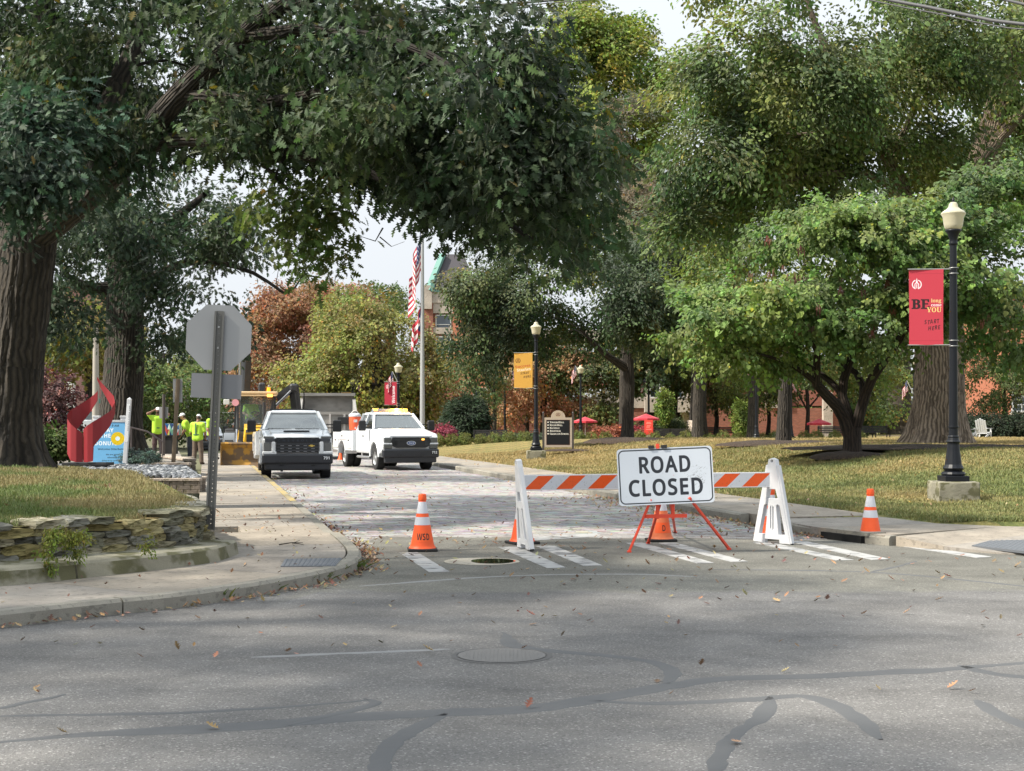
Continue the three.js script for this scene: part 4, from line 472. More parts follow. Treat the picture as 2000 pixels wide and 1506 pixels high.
stdTree('young_tree', 'small lit yellow-green dogwood in front of the library brick wall', 1458, 850, 100, 9, 800, 'broad', [[1455, 750, 44, 26, 0, 2, 90], [1470, 780, 40, 20, 0, 2, 60], [1430, 770, 30, 16, 0, 1.6, 40]], yellowGreen, { gap: 0.3, limbs: [L([[1458, 810], [1445, 780], [1430, 765]], .06), L([[1458, 808], [1475, 785], [1490, 770]], .06)] });
stdTree('young_tree', 'hazy green tree against the library wall right of the carved stone block', 1398, 848, 106, 10, 790, 'far', [[1400, 740, 50, 60, 0, 3, 130], [1380, 690, 40, 50, 0, 3, 70]], [[0.07, 0.11, 0.05], [0.13, 0.13, 0.06], [0.2, 0.13, 0.07]], { gap: 0.36 });
stdTree('young_tree', 'bare-stemmed small tree behind the multi-stemmed tree, red umbrella at its foot', 1576, 852, 98, 9, 760, 'far', [[1580, 710, 90, 40, 0, 3, 120], [1690, 720, 70, 60, 3, 3, 130], [1700, 790, 50, 40, 3, 3, 80]], midGreen, { gap: 0.4, twig: 0.3, bark: M.barkDark, limbs: [L([[1576, 800], [1556, 760], [1552, 720]], .07), L([[1576, 800], [1600, 770], [1606, 720]], .07)] });
stdTree('young_tree', 'thin dark-stemmed tree right of the lamp post in front of the clipped hedge', 1960, 846, 90, 10, 760, 'broad', [[1940, 740, 60, 60, 0, 2.5, 170], [1985, 700, 50, 60, 0, 2.5, 140], [1910, 700, 50, 50, 0, 2, 110], [1890, 640, 60, 40, 1, 2, 90]], [[0.06, 0.095, 0.03], [0.13, 0.155, 0.04], [0.26, 0.2, 0.05]], { gap: 0.34, twig: 0.2 });
for (const [px, py, d, h, cols, lab] of [[1590, 800, 135, 90, midGreen, 'pale green tree in the background behind the multi-stemmed tree'], [1700, 790, 140, 100, midGreen, 'light green background tree between the two big trunks'], [1900, 760, 125, 110, [[0.08, 0.12, 0.04], [0.15, 0.18, 0.05]], 'bright green background tree beyond the white lawn chairs'], [1990, 690, 135, 100, midGreen, 'background tree in front of the gabled brick hall']]) stdTree('background_tree', lab, px, 845, d, 16, 760, 'far', [[px, py - 40, 80, h * 0.8, 0, 5, 260], [px + 30, py + 10, 60, 40, 0, 4, 90]], cols, { gap: 0.38, boughs: 50, twig: 0.1 });
// left-hand background
for (const [px, py, rx, ry, d, n, cols, lab, col] of [[170, 650, 90, 60, 75, 260, [[0.12, 0.13, 0.03], [0.26, 0.23, 0.05]], 'yellowing tree behind the left oak trunk, over the red brick house', 0], [330, 760, 120, 70, 100, 420, [[0.08, 0.13, 0.03], [0.14, 0.19, 0.05]], 'bright green tree beyond the road workers', 0], [190, 760, 70, 60, 95, 240, [[0.1, 0.15, 0.035], [0.18, 0.22, 0.05]], 'light green tree behind the pale utility pole', 0], [410, 790, 80, 55, 130, 200, [[0.035, 0.05, 0.03], [0.06, 0.08, 0.045]], 'dark blue-green conifers beyond the wire fence', 1], [470, 720, 60, 70, 140, 160, [[0.09, 0.1, 0.035], [0.2, 0.13, 0.06]], 'olive and orange tree behind the backhoe boom', 0], [320, 690, 140, 60, 135, 260, [[0.035, 0.055, 0.028], [0.06, 0.08, 0.035]], 'dark green trees closing the view behind the second oak', 0]]) stdTree('background_tree', lab, px, 856, d, 16, py, 'far', [[px, py, rx, ry, 0, 5, n], [px - 20, py + ry * 0.7, rx * 0.7, ry * 0.5, 0, 4, n * 0.4]], cols, { gap: 0.34, boughs: 40, twig: 0.08 });
// treeline far behind everything
R = rng(120);
{ const list = [], g = SP.far.g[0]; for (let i = 0; i < 2600; i++) { const x = rr(-95, 110), z = -rr(172, 186), h = 6.5 + 4.5 * fbm(x * 0.09, 3, 5, 3), y = rr(0.4, h); const c = mix3([0.05, 0.08, 0.035], [0.17, 0.14, 0.06], clamp(fbm(x * 0.12, y * 0.2, 6, 2) * 1.6 - 0.4, 0, 1)); const s = rr(1.4, 2.4); list.push([new THREE.Matrix4().compose(V(x, y, z), new THREE.Quaternion().setFromEuler(new THREE.Euler(rr(-.5, .5), R() * 6.3, rr(-.4, .4))), V(s, s, s)), C3(c)]); } tag(instances('woodland', g, SP.far.m, list), 'distant line of trees closing the view between the buildings', 'woodland', null, 'stuff'); }
// -- shrubs: leaf masses close to the ground
R = rng(107);
function shrub(name, label, px, baseY, rx, ry, d, sp, cols, n, o = {}) { const b = W(px, baseY, d), T = new Tree(name, label, b, o.bark ?? M.barkDark, o.group); T.t.userData.category = o.cat ?? 'shrub'; const h = 2 * ry / F * d; if (o.stem !== 0) for (let i = 0; i < 5; i++) T.limb([b.clone().add(V(rr(-.1, .1), -.05, rr(-.1, .1))), b.clone().add(V(rr(-.4, .4) * rx / F * d, h * .4, rr(-.2, .2))), b.clone().add(V(rr(-.8, .8) * rx / F * d, h * .8, rr(-.3, .3)))], o.stem ?? 0.03, 0.008, 5); T.crown(sp, [[px, baseY - ry, rx, ry, d, o.rz ?? rx / F * d, n], ...(o.more ?? [])], cols, { gap: 0.2, boughs: 0, twig: 0, outward: 1.4, droop: 0, ...o }); return T.finish(); }
shrub('purple_shrub', 'dark red Japanese maple shrub between the big oak and the red sculpture', 98, 880, 48, 72, 44, 'redbud', [[0.035, 0.02, 0.02], [0.07, 0.026, 0.028], [0.13, 0.05, 0.045]], 300, { stem: 0.06, gap: 0.22, inset: 0.3, size: 0.7, droop: 0.3, shell: 0.8 });
shrub('evergreen_shrub', 'dark conical evergreen beside the left bench', 910, 862, 40, 40, 92, 'fine', [[0.02, 0.038, 0.02], [0.04, 0.065, 0.03]], 900, { size: 1.6, shell: 0.7, more: [[912, 808, 24, 26, 92, .9, 300], [880, 850, 26, 16, 91, .8, 160]] });
shrub('leafy_shrub', 'green leafy shrubs behind the red sculpture', 110, 886, 42, 22, 38, 'bush', [[0.05, 0.085, 0.02], [0.1, 0.14, 0.03]], 420, { size: 1.5 });
for (const [px, lab] of [[257, 'blue-green spreading juniper left of the second one by the sign'], [290, 'blue-green spreading juniper nearest the handrail']]) shrub('juniper_shrub', lab, px, 905, 19, 12, 37.2, 'fine', [[0.07, 0.115, 0.095], [0.11, 0.16, 0.13]], 150, { size: 0.42, rz: 0.35, inset: 0.3 });
for (const [px, py, lab, c] of [[1185, 858, 'crimson and orange barberry shrub left of the mulch-mound tree', [[0.28, 0.05, 0.04], [0.34, 0.14, 0.06]]], [1240, 856, 'crimson barberry shrub behind the mulch-mound tree trunk', [[0.24, 0.02, 0.035], [0.34, 0.05, 0.06]]], [866, 858, 'magenta flowering shrub beside the right white truck', [[0.2, 0.02, 0.05], [0.3, 0.05, 0.09]]]]) shrub('red_shrub', lab, px, py, px < 900 ? 18 : 26, 12, 88, 'bush', c, 240, { size: 2, rz: 0.9 });
for (const [px, lab] of [[1010, 'low grey-green shrub right of the left bench'], [1055, 'low shrub behind the black lamp post base with the gold banner']]) shrub('low_shrub', lab, px, 862, 30, 8, 90, 'bush', [[0.06, 0.09, 0.05], [0.1, 0.13, 0.06]], 160, { size: 1.8 });
for (const [px, ry, lab] of [[1298, 28, 'column of bright green climbing vine right of the red lawn sign'], [1447, 33, 'column of climbing vine by the dogwood']]) shrub('climbing_vine', lab, px, px > 1400 ? 852 : 822, 10, ry, 95, 'bush', [[0.12, 0.19, 0.03], [0.2, 0.26, 0.05]], 240, { size: 2, rz: 0.35, cat: 'vine', stem: 0.05 });
const nth = (k) => ['first', 'second', 'third', 'fourth', 'fifth', 'sixth', 'seventh', 'eighth', 'ninth', 'tenth', 'eleventh', 'twelfth', 'thirteenth'][k];
const ballName = (i) => i < 7 ? `${nth(i)} clipped boxwood ball to the right of truck 712` : i < 10 ? `${nth(i - 7)} clipped boxwood ball to the right of the directory board` : i < 21 ? `${nth(i - 10)} clipped boxwood ball to the right of the mulch-mound tree` : `${nth(i - 21)} clipped boxwood ball to the right of the straight-trunked tree`;
{ const g = undefined; const xs = [856, 882, 908, 938, 965, 993, 1024, 1129, 1155, 1183, 1250, 1277, 1310, 1339, 1366, 1387, 1412, 1439, 1464, 1488, 1515, 1571, 1595, 1630, 1680]; let proto; xs.forEach((px, i) => { const p = onLawn(px, 867 - 3 * smoothstep(px, 900, 1250) - (px > 1500 ? 2 : 0)); p.z = -84 + (px > 1300 ? -4 : 0); p.x = (px - 1000) / F * -p.z; p.y = EYE - (868 - 5 * smoothstep(px, 900, 1150) - (px > 1500 ? 2 : 0) - HORIZON) / F * -p.z; if (!proto) { const T = new Tree('boxwood_ball', 'small round clipped boxwood in the row edging the lawn', p, M.barkDark, g); T.t.userData.category = 'shrub'; delete T.t.userData.group; T.t.userData.label = ballName(i); const d = -p.z; T.crown('bush', [[1000 + p.x / d * F, HORIZON - (p.y + 0.24 - EYE) / d * F, 9.5, 9, d, 0.28, 150]], [[0.11, 0.14, 0.03], [0.2, 0.21, 0.05]], { gap: 0, size: 0.7, shell: 0.3, outward: 1.6, inset: 0.2 }); T.limb([p.clone(), p.clone().add(V(0, 0.2, 0))], 0.03, 0.02, 6); proto = T.finish(); } else { const c = copy(proto, ballName(i), p, R() * 6); c.scale.setScalar(rr(0.85, 1.12)); } }); }
for (const [px, rx, lab] of [[1308, 26, 'clipped rounded hedge block behind the bench'], [1272, 18, 'clipped hedge behind the red lawn sign']]) shrub('clipped_hedge', lab, px, 844, rx, 14, px > 1300 ? 97 : 101, 'bush', [[0.06, 0.085, 0.035], [0.11, 0.14, 0.05]], 620, { size: 1.5, shell: 0.25, gap: 0, cat: 'hedge', rz: 1.2 });
for (const [px, rx, lab] of [[1890, 40, 'dark clipped hedge behind the white lawn chairs'], [1945, 34, 'dark clipped hedge right of the white lawn chairs'], [1995, 24, 'dark clipped hedge at the foot of the gabled brick hall']]) shrub('clipped_hedge', lab, px, 856, rx, 23, 86, 'bush', [[0.02, 0.035, 0.018], [0.04, 0.06, 0.025]], 560, { size: 1.6, shell: 0.3, gap: 0, cat: 'hedge', rz: 0.9 });
// creeping plant hanging over the stones
R = rng(108);
{ const b = V(-4.62, 0.64, -13.75), T = new Tree('trailing_plant', 'yellow-green creeping plant hanging over the dry stone wall', b, M.barkDark); T.t.userData.category = 'plant'; T.crown('bush', [[125, 1038, 38, 8, 13.78, .08, 36], [100, 1072, 9, 34, 13.66, .04, 20], [152, 1060, 13, 26, 13.9, .04, 20], [285, 1058, 6, 20, 14.5, .03, 8]], [[0.16, 0.2, 0.03], [0.24, 0.26, 0.05]], { gap: 0, size: 0.42, boughs: 0, droop: 0.8, inset: 0.1 }); T.finish(); }
// ---------------------------------------------------------------- things in the street
R = rng(200);
M.orange = mat([0.85, 0.10, 0.015], 0.5, {}); M.orangeFaded = mat([0.72, 0.17, 0.06], 0.6); M.black = mat([0.015, 0.015, 0.016], 0.55); M.white = mat([0.54, 0.55, 0.57], 0.45); M.whiteDull = mat([0.62, 0.62, 0.6], 0.6);
M.reflective = mat([0.55, 0.56, 0.6], 0.3); M.lampBlack = mat([0.006, 0.0075, 0.011], 0.42, { clearcoat: 0.01, specularIntensity: 0.6 }); M.globe = mat([0.60, 0.56, 0.41], 0.9, { transmission: 0.4, side: THREE.DoubleSide, clearcoat: 0.4, clearcoatRoughness: 0.25 });
M.steel = mat([0.38, 0.385, 0.38], 0.45, { metalness: 0.7 }); M.galv = mat([0.30, 0.30, 0.29], 0.55, { metalness: 0.55 }); M.darkPost = mat([0.06, 0.05, 0.045], 0.6); M.chrome = mat([0.6, 0.6, 0.62], 0.15, { metalness: 1 }); M.rubber = mat([0.018, 0.018, 0.019], 0.85);
M.stand = mat([0.75, 0.07, 0.03], 0.5); M.signWhite = mat([0.7, 0.72, 0.75], 0.5);
const FONT = (w, s, f = 'sans-serif') => `${w} ${s}px ${f}`;
function scuff(g, w, h, n, seed, a = 0.12, c = '60,55,50') { const r = rng(seed); for (let i = 0; i < n; i++) { g.fillStyle = `rgba(${c},${a * r()})`; g.beginPath(); g.ellipse(r() * w, r() * h, 1 + r() * 7, 0.6 + r() * 3, r() * 3, 0, 7); g.fill(); } }
const face = (w, h, t, rough = 0.55, o = {}) => [new THREE.PlaneGeometry(w, h), mat([1, 1, 1], rough, { map: t, ...o })];

// cones
const conePatch = (txt) => canvasTex(256, 128, (g, w, h) => { g.fillStyle = '#ef5a1c'; g.fillRect(0, 0, w, h); g.fillStyle = '#1a1512'; g.font = FONT('bold', 104); g.textAlign = 'center'; g.textBaseline = 'middle'; g.save(); g.scale(0.8, 1); g.fillText(txt, w / 2 / 0.8, h / 2 + 4); g.restore(); });
const coneR = (y) => lerp(0.155, 0.032, (y - 0.035) / 0.665);
const ring = (y0, y1, d = 0) => new THREE.LatheGeometry([[coneR(y0) + d, y0], [coneR(y1) + d, y1]].map(([a, b]) => new THREE.Vector2(a, b)), 28);
function cone(label, x, y, turn, txt, faded, collars) {
  const t = thing('traffic_cone', label, 'traffic cone', G(x, y), turn, 'traffic cones closing the street'); const m = faded ? M.orangeFaded : M.orange;
  part('base', [rbox(0.37, 0.035, 0.37, 0.012, 0, 0.02, 0)], M.rubber, t); part('body', [lathe([[0.175, 0.035], [0.165, 0.05], [coneR(0.08), 0.08], [0.036, 0.69], [0.048, 0.70], [0.046, 0.715], [0.032, 0.72], [0.028, 0.60]], 28)], m, t); if (!faded) part('tip', [lathe([[0.04, 0.632], [0.053, 0.64], [0.05, 0.70], [0.04, 0.708]], 20)], M.orange, t);
  for (const [a, b] of collars) part('reflective_collar', ring(a, b, 0.003), M.reflective, t);
  if (txt) { const g = new THREE.CylinderGeometry(coneR(0.26) + 0.002, coneR(0.12) + 0.002, 0.14, 20, 1, true, -0.95, 1.9); g.translate(0, 0.19, 0); part('stencil', g, mat([1, 1, 1], 0.55, { map: conePatch(txt), ...(faded ? { color: new THREE.Color(0.9, 0.95, 1) } : {}) }), t).rotation.y = 0.06; }
  return t;
}
cone('orange cone stencilled WSD standing alone nearest the pavement corner', 825, 1076, 0.1, 'WSD', false, [[0.33, 0.43], [0.475, 0.62]]);
cone('orange cone half hidden behind the left leg of the striped barricade', 1020, 1062, 0.4, null, false, [[0.33, 0.43], [0.475, 0.62]]);
cone('faded orange cone with a letter D behind the road closed sign stand', 1291, 1057, 0.15, 'D', true, [[0.42, 0.56]]);
cone('orange cone seen through the openings of the right barricade leg', 1506, 1054, 0.3, null, false, [[0.33, 0.43], [0.475, 0.62]]);
cone('bright orange cone in front of the storm drain opening', 1700, 1058, 0.2, null, false, [[0.33, 0.43], [0.475, 0.62]]);
// striped barricade
{ const a = G(1018, 1069), b = G(1510, 1061), t = thing('barricade', 'long orange and white striped barricade board on white plastic A-frame legs', 'barricade', V(0, 0, 0));
  const Y = 0.845, dir = b.clone().sub(a).setY(0).normalize(), Lb = 3.52, c = a.clone().lerp(b, 0.505).setY(Y), turn = Math.atan2(-dir.z, dir.x);
  const stripes = canvasTex(2048, 116, (g, w, h) => { g.fillStyle = '#c3c6cc'; g.fillRect(0, 0, w, h); const p = w / (Lb / 0.425); for (let i = -2; i < 12; i++) { g.fillStyle = '#dd5210'; g.beginPath(); const x = i * p + p * 0.12; g.moveTo(x, h - 4); g.lineTo(x + p * 0.5, h - 4); g.lineTo(x + p * 0.5 + h * 0.95, 5); g.lineTo(x + h * 0.95, 5); g.fill(); } g.strokeStyle = 'rgba(250,250,252,0.9)'; g.lineWidth = 5; g.strokeRect(0, 0, w, h); scuff(g, w, h, 500, 4, 0.22); });
  const bd = part('board', rbox(Lb, 0.205, 0.022, 0.006, 0, 0, 0), M.white, t); bd.position.copy(c); bd.rotation.set(0, turn, 0.005);
  const [pg, pm] = face(Lb - 0.01, 0.19, stripes, 0.35); const fp = part('stripes', pg.translate(0, 0, 0.0125), pm, bd);
  const leg = (p, rot) => { // side frame: outline with openings, spread in its own plane
    const H = 1.14, hw = 0.33; const g = ext([[-hw, 0], [-hw * 0.42, 0], [-hw * 0.40, 0.05], [hw * 0.4, 0.05], [hw * 0.42, 0], [hw, 0], [0.075, H - 0.08], [0.06, H - 0.02], [0, H], [-0.06, H - 0.02], [-0.075, H - 0.08]], 0.055, 0.008, [[[-0.235, 0.12], [-0.12, 0.12], [-0.075, 0.5], [-0.105, 0.52], [-0.14, 0.5]], [[0.235, 0.12], [0.12, 0.12], [0.075, 0.5], [0.105, 0.52], [0.14, 0.5]], [[-0.1, 0.6], [0.1, 0.6], [0.065, 0.72], [-0.065, 0.72]], [[-0.022, H - 0.06], [0.022, H - 0.06], [0.022, H - 0.03], [-0.022, H - 0.03]], [[-0.03, 0.2], [-0.012, 0.17], [-0.012, 0.5], [-0.03, 0.48]], [[0.03, 0.2], [0.012, 0.17], [0.012, 0.5], [0.03, 0.48]]]).translate(0, 0.005, -0.0275);
    const rim = [-1, 1].map((s) => bar(V(s * (hw - 0.02), 0.01, 0), V(s * 0.07, H - 0.1, 0), 0.05, 0.085)); const m = part('leg_frame', [g, ...rim], M.white, t); m.position.copy(p); m.rotation.y = rot; const f = []; for (const s of [-1, 1]) f.push(box(0.12, 0.02, 0.06, s * (hw - 0.06), 0.006, 0)); for (const q of f) part('rubber_foot', q, M.rubber, m); return m; };
  { const m = leg(W(1027, 1072, 18.6), -1.34); m.rotation.order = 'ZYX'; m.rotation.set(0, -1.34, 0.085); } leg(b.clone().add(V(0, 0, 0.03)), -0.93); }
// road closed sign
{ const c = W(1300, 929.5, 18.15), t = thing('road_closed_sign', 'white ROAD CLOSED sign on a red folding spring stand', 'road sign', V(c.x, 0, c.z));
  const s = new THREE.Shape(), w = 0.595, h = 0.352, r = 0.045; s.moveTo(-w + r, -h); s.lineTo(w - r, -h); s.absarc(w - r, -h + r, r, -PI / 2, 0); s.lineTo(w, h - r); s.absarc(w - r, h - r, r, 0, PI / 2); s.lineTo(-w + r, h); s.absarc(-w + r, h - r, r, PI / 2, PI); s.lineTo(-w, -h + r); s.absarc(-w + r, -h + r, r, PI, 1.5 * PI);
  const tx = canvasTex(1024, 606, (g, W2, H2) => { g.fillStyle = '#c6ccd4'; g.fillRect(0, 0, W2, H2); g.strokeStyle = '#20242c'; g.lineWidth = 13; g.beginPath(); g.roundRect(20, 20, W2 - 40, H2 - 40, 52); g.stroke(); g.fillStyle = '#20242c'; g.textAlign = 'center'; g.textBaseline = 'alphabetic'; g.strokeStyle = '#20242c'; g.lineWidth = 15; g.lineJoin = 'round';
    const word = (txt, x, y, wd) => { g.font = FONT('normal', 228); g.save(); g.translate(x, y); let tw = 0; const sp = 16; for (const ch of txt) tw += g.measureText(ch).width + sp; const k = wd / (tw - sp); g.scale(k, 1); let q = -(tw - sp) / 2; g.textAlign = 'left'; for (const ch of txt) { g.fillText(ch, q, 0); g.strokeText(ch, q, 0); q += g.measureText(ch).width + sp; } g.restore(); };
    word('ROAD', 505, 262, 570); word('CLOSED', 508, 505, 806); scuff(g, W2, H2, 260, 3, 0.16); const r2 = rng(8); for (let i = 0; i < 160; i++) { g.fillStyle = `rgba(40,36,34,${0.3 * r2()})`; g.beginPath(); g.ellipse(850 + 120 * (r2() + r2() - 1), 330 + 150 * (r2() + r2() - 1), 2 + 20 * r2() * r2(), 1 + 7 * r2() * r2(), -0.7, 0, 7); g.fill(); } });
  const g1 = new THREE.ExtrudeGeometry(s, { depth: 0.004, bevelEnabled: false }), pl = part('panel', g1, M.signWhite, t); pl.position.y = c.y; pl.rotation.set(-0.1, 0.04, 0.045);
  const g2 = new THREE.ShapeGeometry(s, 8), uv = g2.attributes.uv, ps = g2.attributes.position; for (let i = 0; i < ps.count; i++) uv.setXY(i, (ps.getX(i) + w) / (2 * w), (ps.getY(i) + h) / (2 * h)); part('lettering', g2.translate(0, 0, 0.0055), mat([1, 1, 1], 0.45, { map: tx }), pl);
  for (const x of [-0.16, 0]) part('clip', box(0.07, 0.04, 0.05, x, h + 0.012, 0), M.black, pl); part('clip_spring', box(0.04, 0.06, 0.03, -0.08, h + 0.02, 0), M.stand, pl);
  const q = (x, y, z) => { const p = W(x, y, 18.15 + z); return p.sub(t.position); }; const gnd = (x, y) => { const p = G(x, y); p.y = 0.012; return p.sub(t.position); };
  const mast = V(0.0, 0.42, -0.06); part('mast', [bar(V(-0.1, 0.42, -0.05), V(-0.09, 0.97, -0.02), 0.035), bar(V(0.1, 0.42, -0.05), V(0.09, 0.97, -0.02), 0.035), bar(V(-0.26, 0.45, -0.05), V(0.27, 0.46, -0.05), 0.045)], M.stand, t);
  for (const [a, b] of [[q(1272, 975, -.03), gnd(1229, 1079)], [q(1346, 972, -.03), gnd(1424, 1074)], [q(1291, 978, .1), gnd(1266, 1062)], [q(1309, 978, .1), gnd(1319, 1041)]]) part('leg', [bar(a, b, 0.032, 0.026), box(0.05, 0.02, 0.05, b.x, 0.012, b.z)], M.stand, t); }
// stop sign seen from behind, on a perforated post
{ const p = W(413, 992, 16.8), top = W(430, 607, 16.8), t = thing('stop_sign', 'plain grey back of an octagonal sign and smaller plate on a leaning perforated post', 'road sign', p); const H = top.y - p.y + 0.3, lean = Math.atan2(top.x - p.x, top.y - p.y); t.rotation.z = -lean;
  const holes = []; for (let y = 0.1; y < H - 0.05; y += 0.0508) holes.push(y); const web = ext([[-0.036, -0.25], [0.036, -0.25], [0.036, H - 0.3], [-0.036, H - 0.3]], 0.004, 0, holes.filter((_, i) => i % 1 === 0).map((y) => { const q = []; for (let k = 0; k < 6; k++) q.push([0.0065 * Math.cos(k), y - 0.28 + 0.0065 * Math.sin(k)]); return q; }));
  part('post', [web, box(0.004, H - 0.05, 0.035, -0.036, H / 2 - 0.28, 0.016), box(0.004, H - 0.05, 0.035, 0.036, H / 2 - 0.28, 0.016), box(0.022, H - 0.05, 0.004, -0.045, H / 2 - 0.28, 0.033), box(0.022, H - 0.05, 0.004, 0.045, H / 2 - 0.28, 0.033)], mat([0.15, 0.148, 0.14], 0.6, { metalness: 0.3 }), t);
  const oc = []; for (let k = 0; k < 8; k++) { const a = PI / 8 + k * PI / 4; oc.push([0.405 * Math.cos(a), 0.405 * Math.sin(a)]); } const alu = mat([0.33, 0.335, 0.345], 0.5, { metalness: 0.35 });
  const o = part('octagon_plate', ext(oc, 0.003), alu, t); o.position.set(-0.006, W(0, 659, 16.8).y - p.y, -0.02); const b = W(424, 754, 16.8); const pl = part('lower_plate', ext([[-0.29, -0.14], [0.29, -0.14], [0.29, 0.14], [-0.29, 0.14]], 0.003), mat([0.2, 0.205, 0.22], 0.5, { metalness: 0.35 }), t); pl.position.set(-0.01, b.y - p.y, -0.024); for (const y of [0.12, -0.12]) part('bolt', cyl(0.012, 0.012, 0.02, 0, y, 0.02, PI / 2, 0, 0, 8), M.steel, o); }
// lamp posts
function lampBody(t, H, footing = true) {
  const y0 = footing ? 0.36 : 0; if (footing) part('concrete_footing', rbox(0.74, 0.56, 0.74, 0.03, 0, 0.08, 0), M.mossKerb, t);
  part('plinth', [rbox(0.44, 0.10, 0.44, 0.01, 0, y0 + 0.05, 0, 0, 0.05)], M.lampBlack, t);
  const flute = lathe([[0.2, 0.1], [0.215, 0.13], [0.2, 0.165], [0.155, 0.18], [0.17, 0.21], [0.185, 0.235], [0.17, 0.26], [0.15, 0.3], [0.115, 0.55], [0.105, 0.66], [0.11, 0.69], [0.125, 0.71], [0.105, 0.735], [0.095, 0.78], [0.1, 0.8], [0.085, 0.82]].map(([a, b]) => [a, b + y0]), 16); part('base', flat(flute), M.lampBlack, t);
  const sh = H - 0.66; part('shaft', [lathe([[0.082, y0 + 0.8], [0.062, sh - 0.16], [0.062, sh - 0.14]], 18), lathe([[0.088, y0 + 0.95], [0.1, y0 + 0.97], [0.086, y0 + 0.99]], 16), ...(footing ? [] : [])], M.lampBlack, t);
  part('capital', lathe([[0.062, sh - 0.15], [0.085, sh - 0.13], [0.07, sh - 0.1], [0.07, sh - 0.04], [0.105, sh + 0.06], [0.14, sh + 0.1], [0.14, sh + 0.13], [0.1, sh + 0.14]], 18), M.lampBlack, t);
  const gl = part('globe', lathe([[0.115, sh + 0.13], [0.15, sh + 0.16], [0.165, sh + 0.22], [0.185, sh + 0.36], [0.215, sh + 0.41], [0.215, sh + 0.43], [0.185, sh + 0.46], [0.12, sh + 0.5], [0.085, sh + 0.54], [0.075, sh + 0.59], [0.05, sh + 0.62], [0.01, sh + 0.63]], 24), M.globe, t); part('lamp_holder', cyl(0.05, 0.04, 0.16, 0, sh + 0.2, 0), M.whiteDull, gl);
  part('finial', [lathe([[0.03, sh + 0.62], [0.022, sh + 0.65], [0.03, sh + 0.67], [0.004, sh + 0.72]], 8)], M.lampBlack, t);
}
function emblem(g, x, y, r, c, lw) { // two arcs around a small spire with a pointed arch
  g.strokeStyle = c; g.lineWidth = lw; g.lineCap = 'round'; g.beginPath(); g.arc(x, y, r, -1.15, 1.2); g.stroke(); g.beginPath(); g.arc(x, y, r, 1.95, 4.3); g.stroke(); g.fillStyle = c; g.beginPath(); g.moveTo(x, y - r * 1.5); g.lineTo(x + r * 0.28, y - r * 0.25); g.lineTo(x - r * 0.28, y - r * 0.25); g.fill(); g.lineWidth = lw * 0.9; g.beginPath(); g.moveTo(x - r * 0.42, y + r * 0.75); g.lineTo(x - r * 0.42, y - r * 0.1); g.quadraticCurveTo(x, y - r * 0.6, x + r * 0.42, y - r * 0.1); g.lineTo(x + r * 0.42, y + r * 0.75); g.moveTo(x, y + r * 0.8); g.lineTo(x, y); g.stroke(); }
const scrawl = (g, txt, x, y, size, c, rot) => { g.save(); g.translate(x, y); g.rotate(rot); g.fillStyle = c; g.font = `italic bold ${size}px sans-serif`; g.textAlign = 'center'; const r = rng(txt.length * 7); let q = -g.measureText(txt).width / 2; g.textAlign = 'left'; for (const ch of txt) { g.save(); g.translate(q, (r() - .5) * size * 0.14); g.rotate((r() - .5) * 0.2); g.scale(0.86, 1.06); g.fillText(ch, 0, 0); g.restore(); q += g.measureText(ch).width * 0.98; } g.restore(); };
const bannerRed = canvasTex(512, 1130, (g, w, h) => { g.fillStyle = '#c83b4c'; g.fillRect(0, 0, w, h); emblem(g, 118, 225, 66, '#f4eef0', 15); g.textBaseline = 'alphabetic'; g.fillStyle = '#2c1418'; g.font = FONT('bold', 205, 'serif'); g.textAlign = 'left'; g.save(); g.translate(36, 588); g.scale(1.02, 0.95); g.fillText('BE', 0, 0); g.strokeStyle = '#2c1418'; g.lineWidth = 9; g.strokeText('BE', 0, 0); g.restore(); g.fillStyle = '#f0d38a'; g.font = FONT('bold', 70, 'serif'); g.fillText('long', 330, 492); g.fillStyle = '#f6eef0'; g.font = FONT('bold', 58, 'serif'); g.fillText('come', 330, 552); g.fillStyle = '#f2d684'; g.font = FONT('bold', 98, 'serif'); g.fillText('YOU', 268, 638); scrawl(g, 'START', 345, 812, 82, '#2c1418', -0.12); scrawl(g, 'HERE', 378, 905, 82, '#2c1418', -0.08); g.fillStyle = 'rgba(90,10,25,0.35)'; g.fillRect(0, 62, w, 4); g.fillRect(0, h - 66, w, 4); });
const bannerGold = canvasTex(384, 780, (g, w, h) => { g.fillStyle = '#d3a145'; g.fillRect(0, 0, w, h); emblem(g, 82, 175, 48, '#57280f', 11); const wv = (txt, x, y, s, c) => { g.save(); g.translate(x, y); g.rotate(-0.13); g.fillStyle = c; g.font = FONT('bold', s, 'serif'); g.textAlign = 'left'; g.fillText(txt, 0, 0); g.restore(); }; wv('Success', 26, 345, 84, '#b03a1c'); wv('Stories', 60, 420, 84, '#f5ead0'); scrawl(g, 'START', 230, 475, 68, '#3a2412', -0.12); scrawl(g, 'HERE', 275, 555, 68, '#3a2412', -0.08); });
const bannerWelcome = canvasTex(256, 430, (g, w, h) => { g.fillStyle = '#b92a40'; g.fillRect(0, 0, w, h); emblem(g, 70, 90, 36, '#f4dfe2', 9); g.save(); g.translate(215, 400); g.rotate(-PI / 2); g.fillStyle = '#fbf3f4'; g.font = FONT('bold', 84); g.textAlign = 'left'; g.scale(0.88, 1); g.fillText('Welcome', 0, 0); g.restore(); });
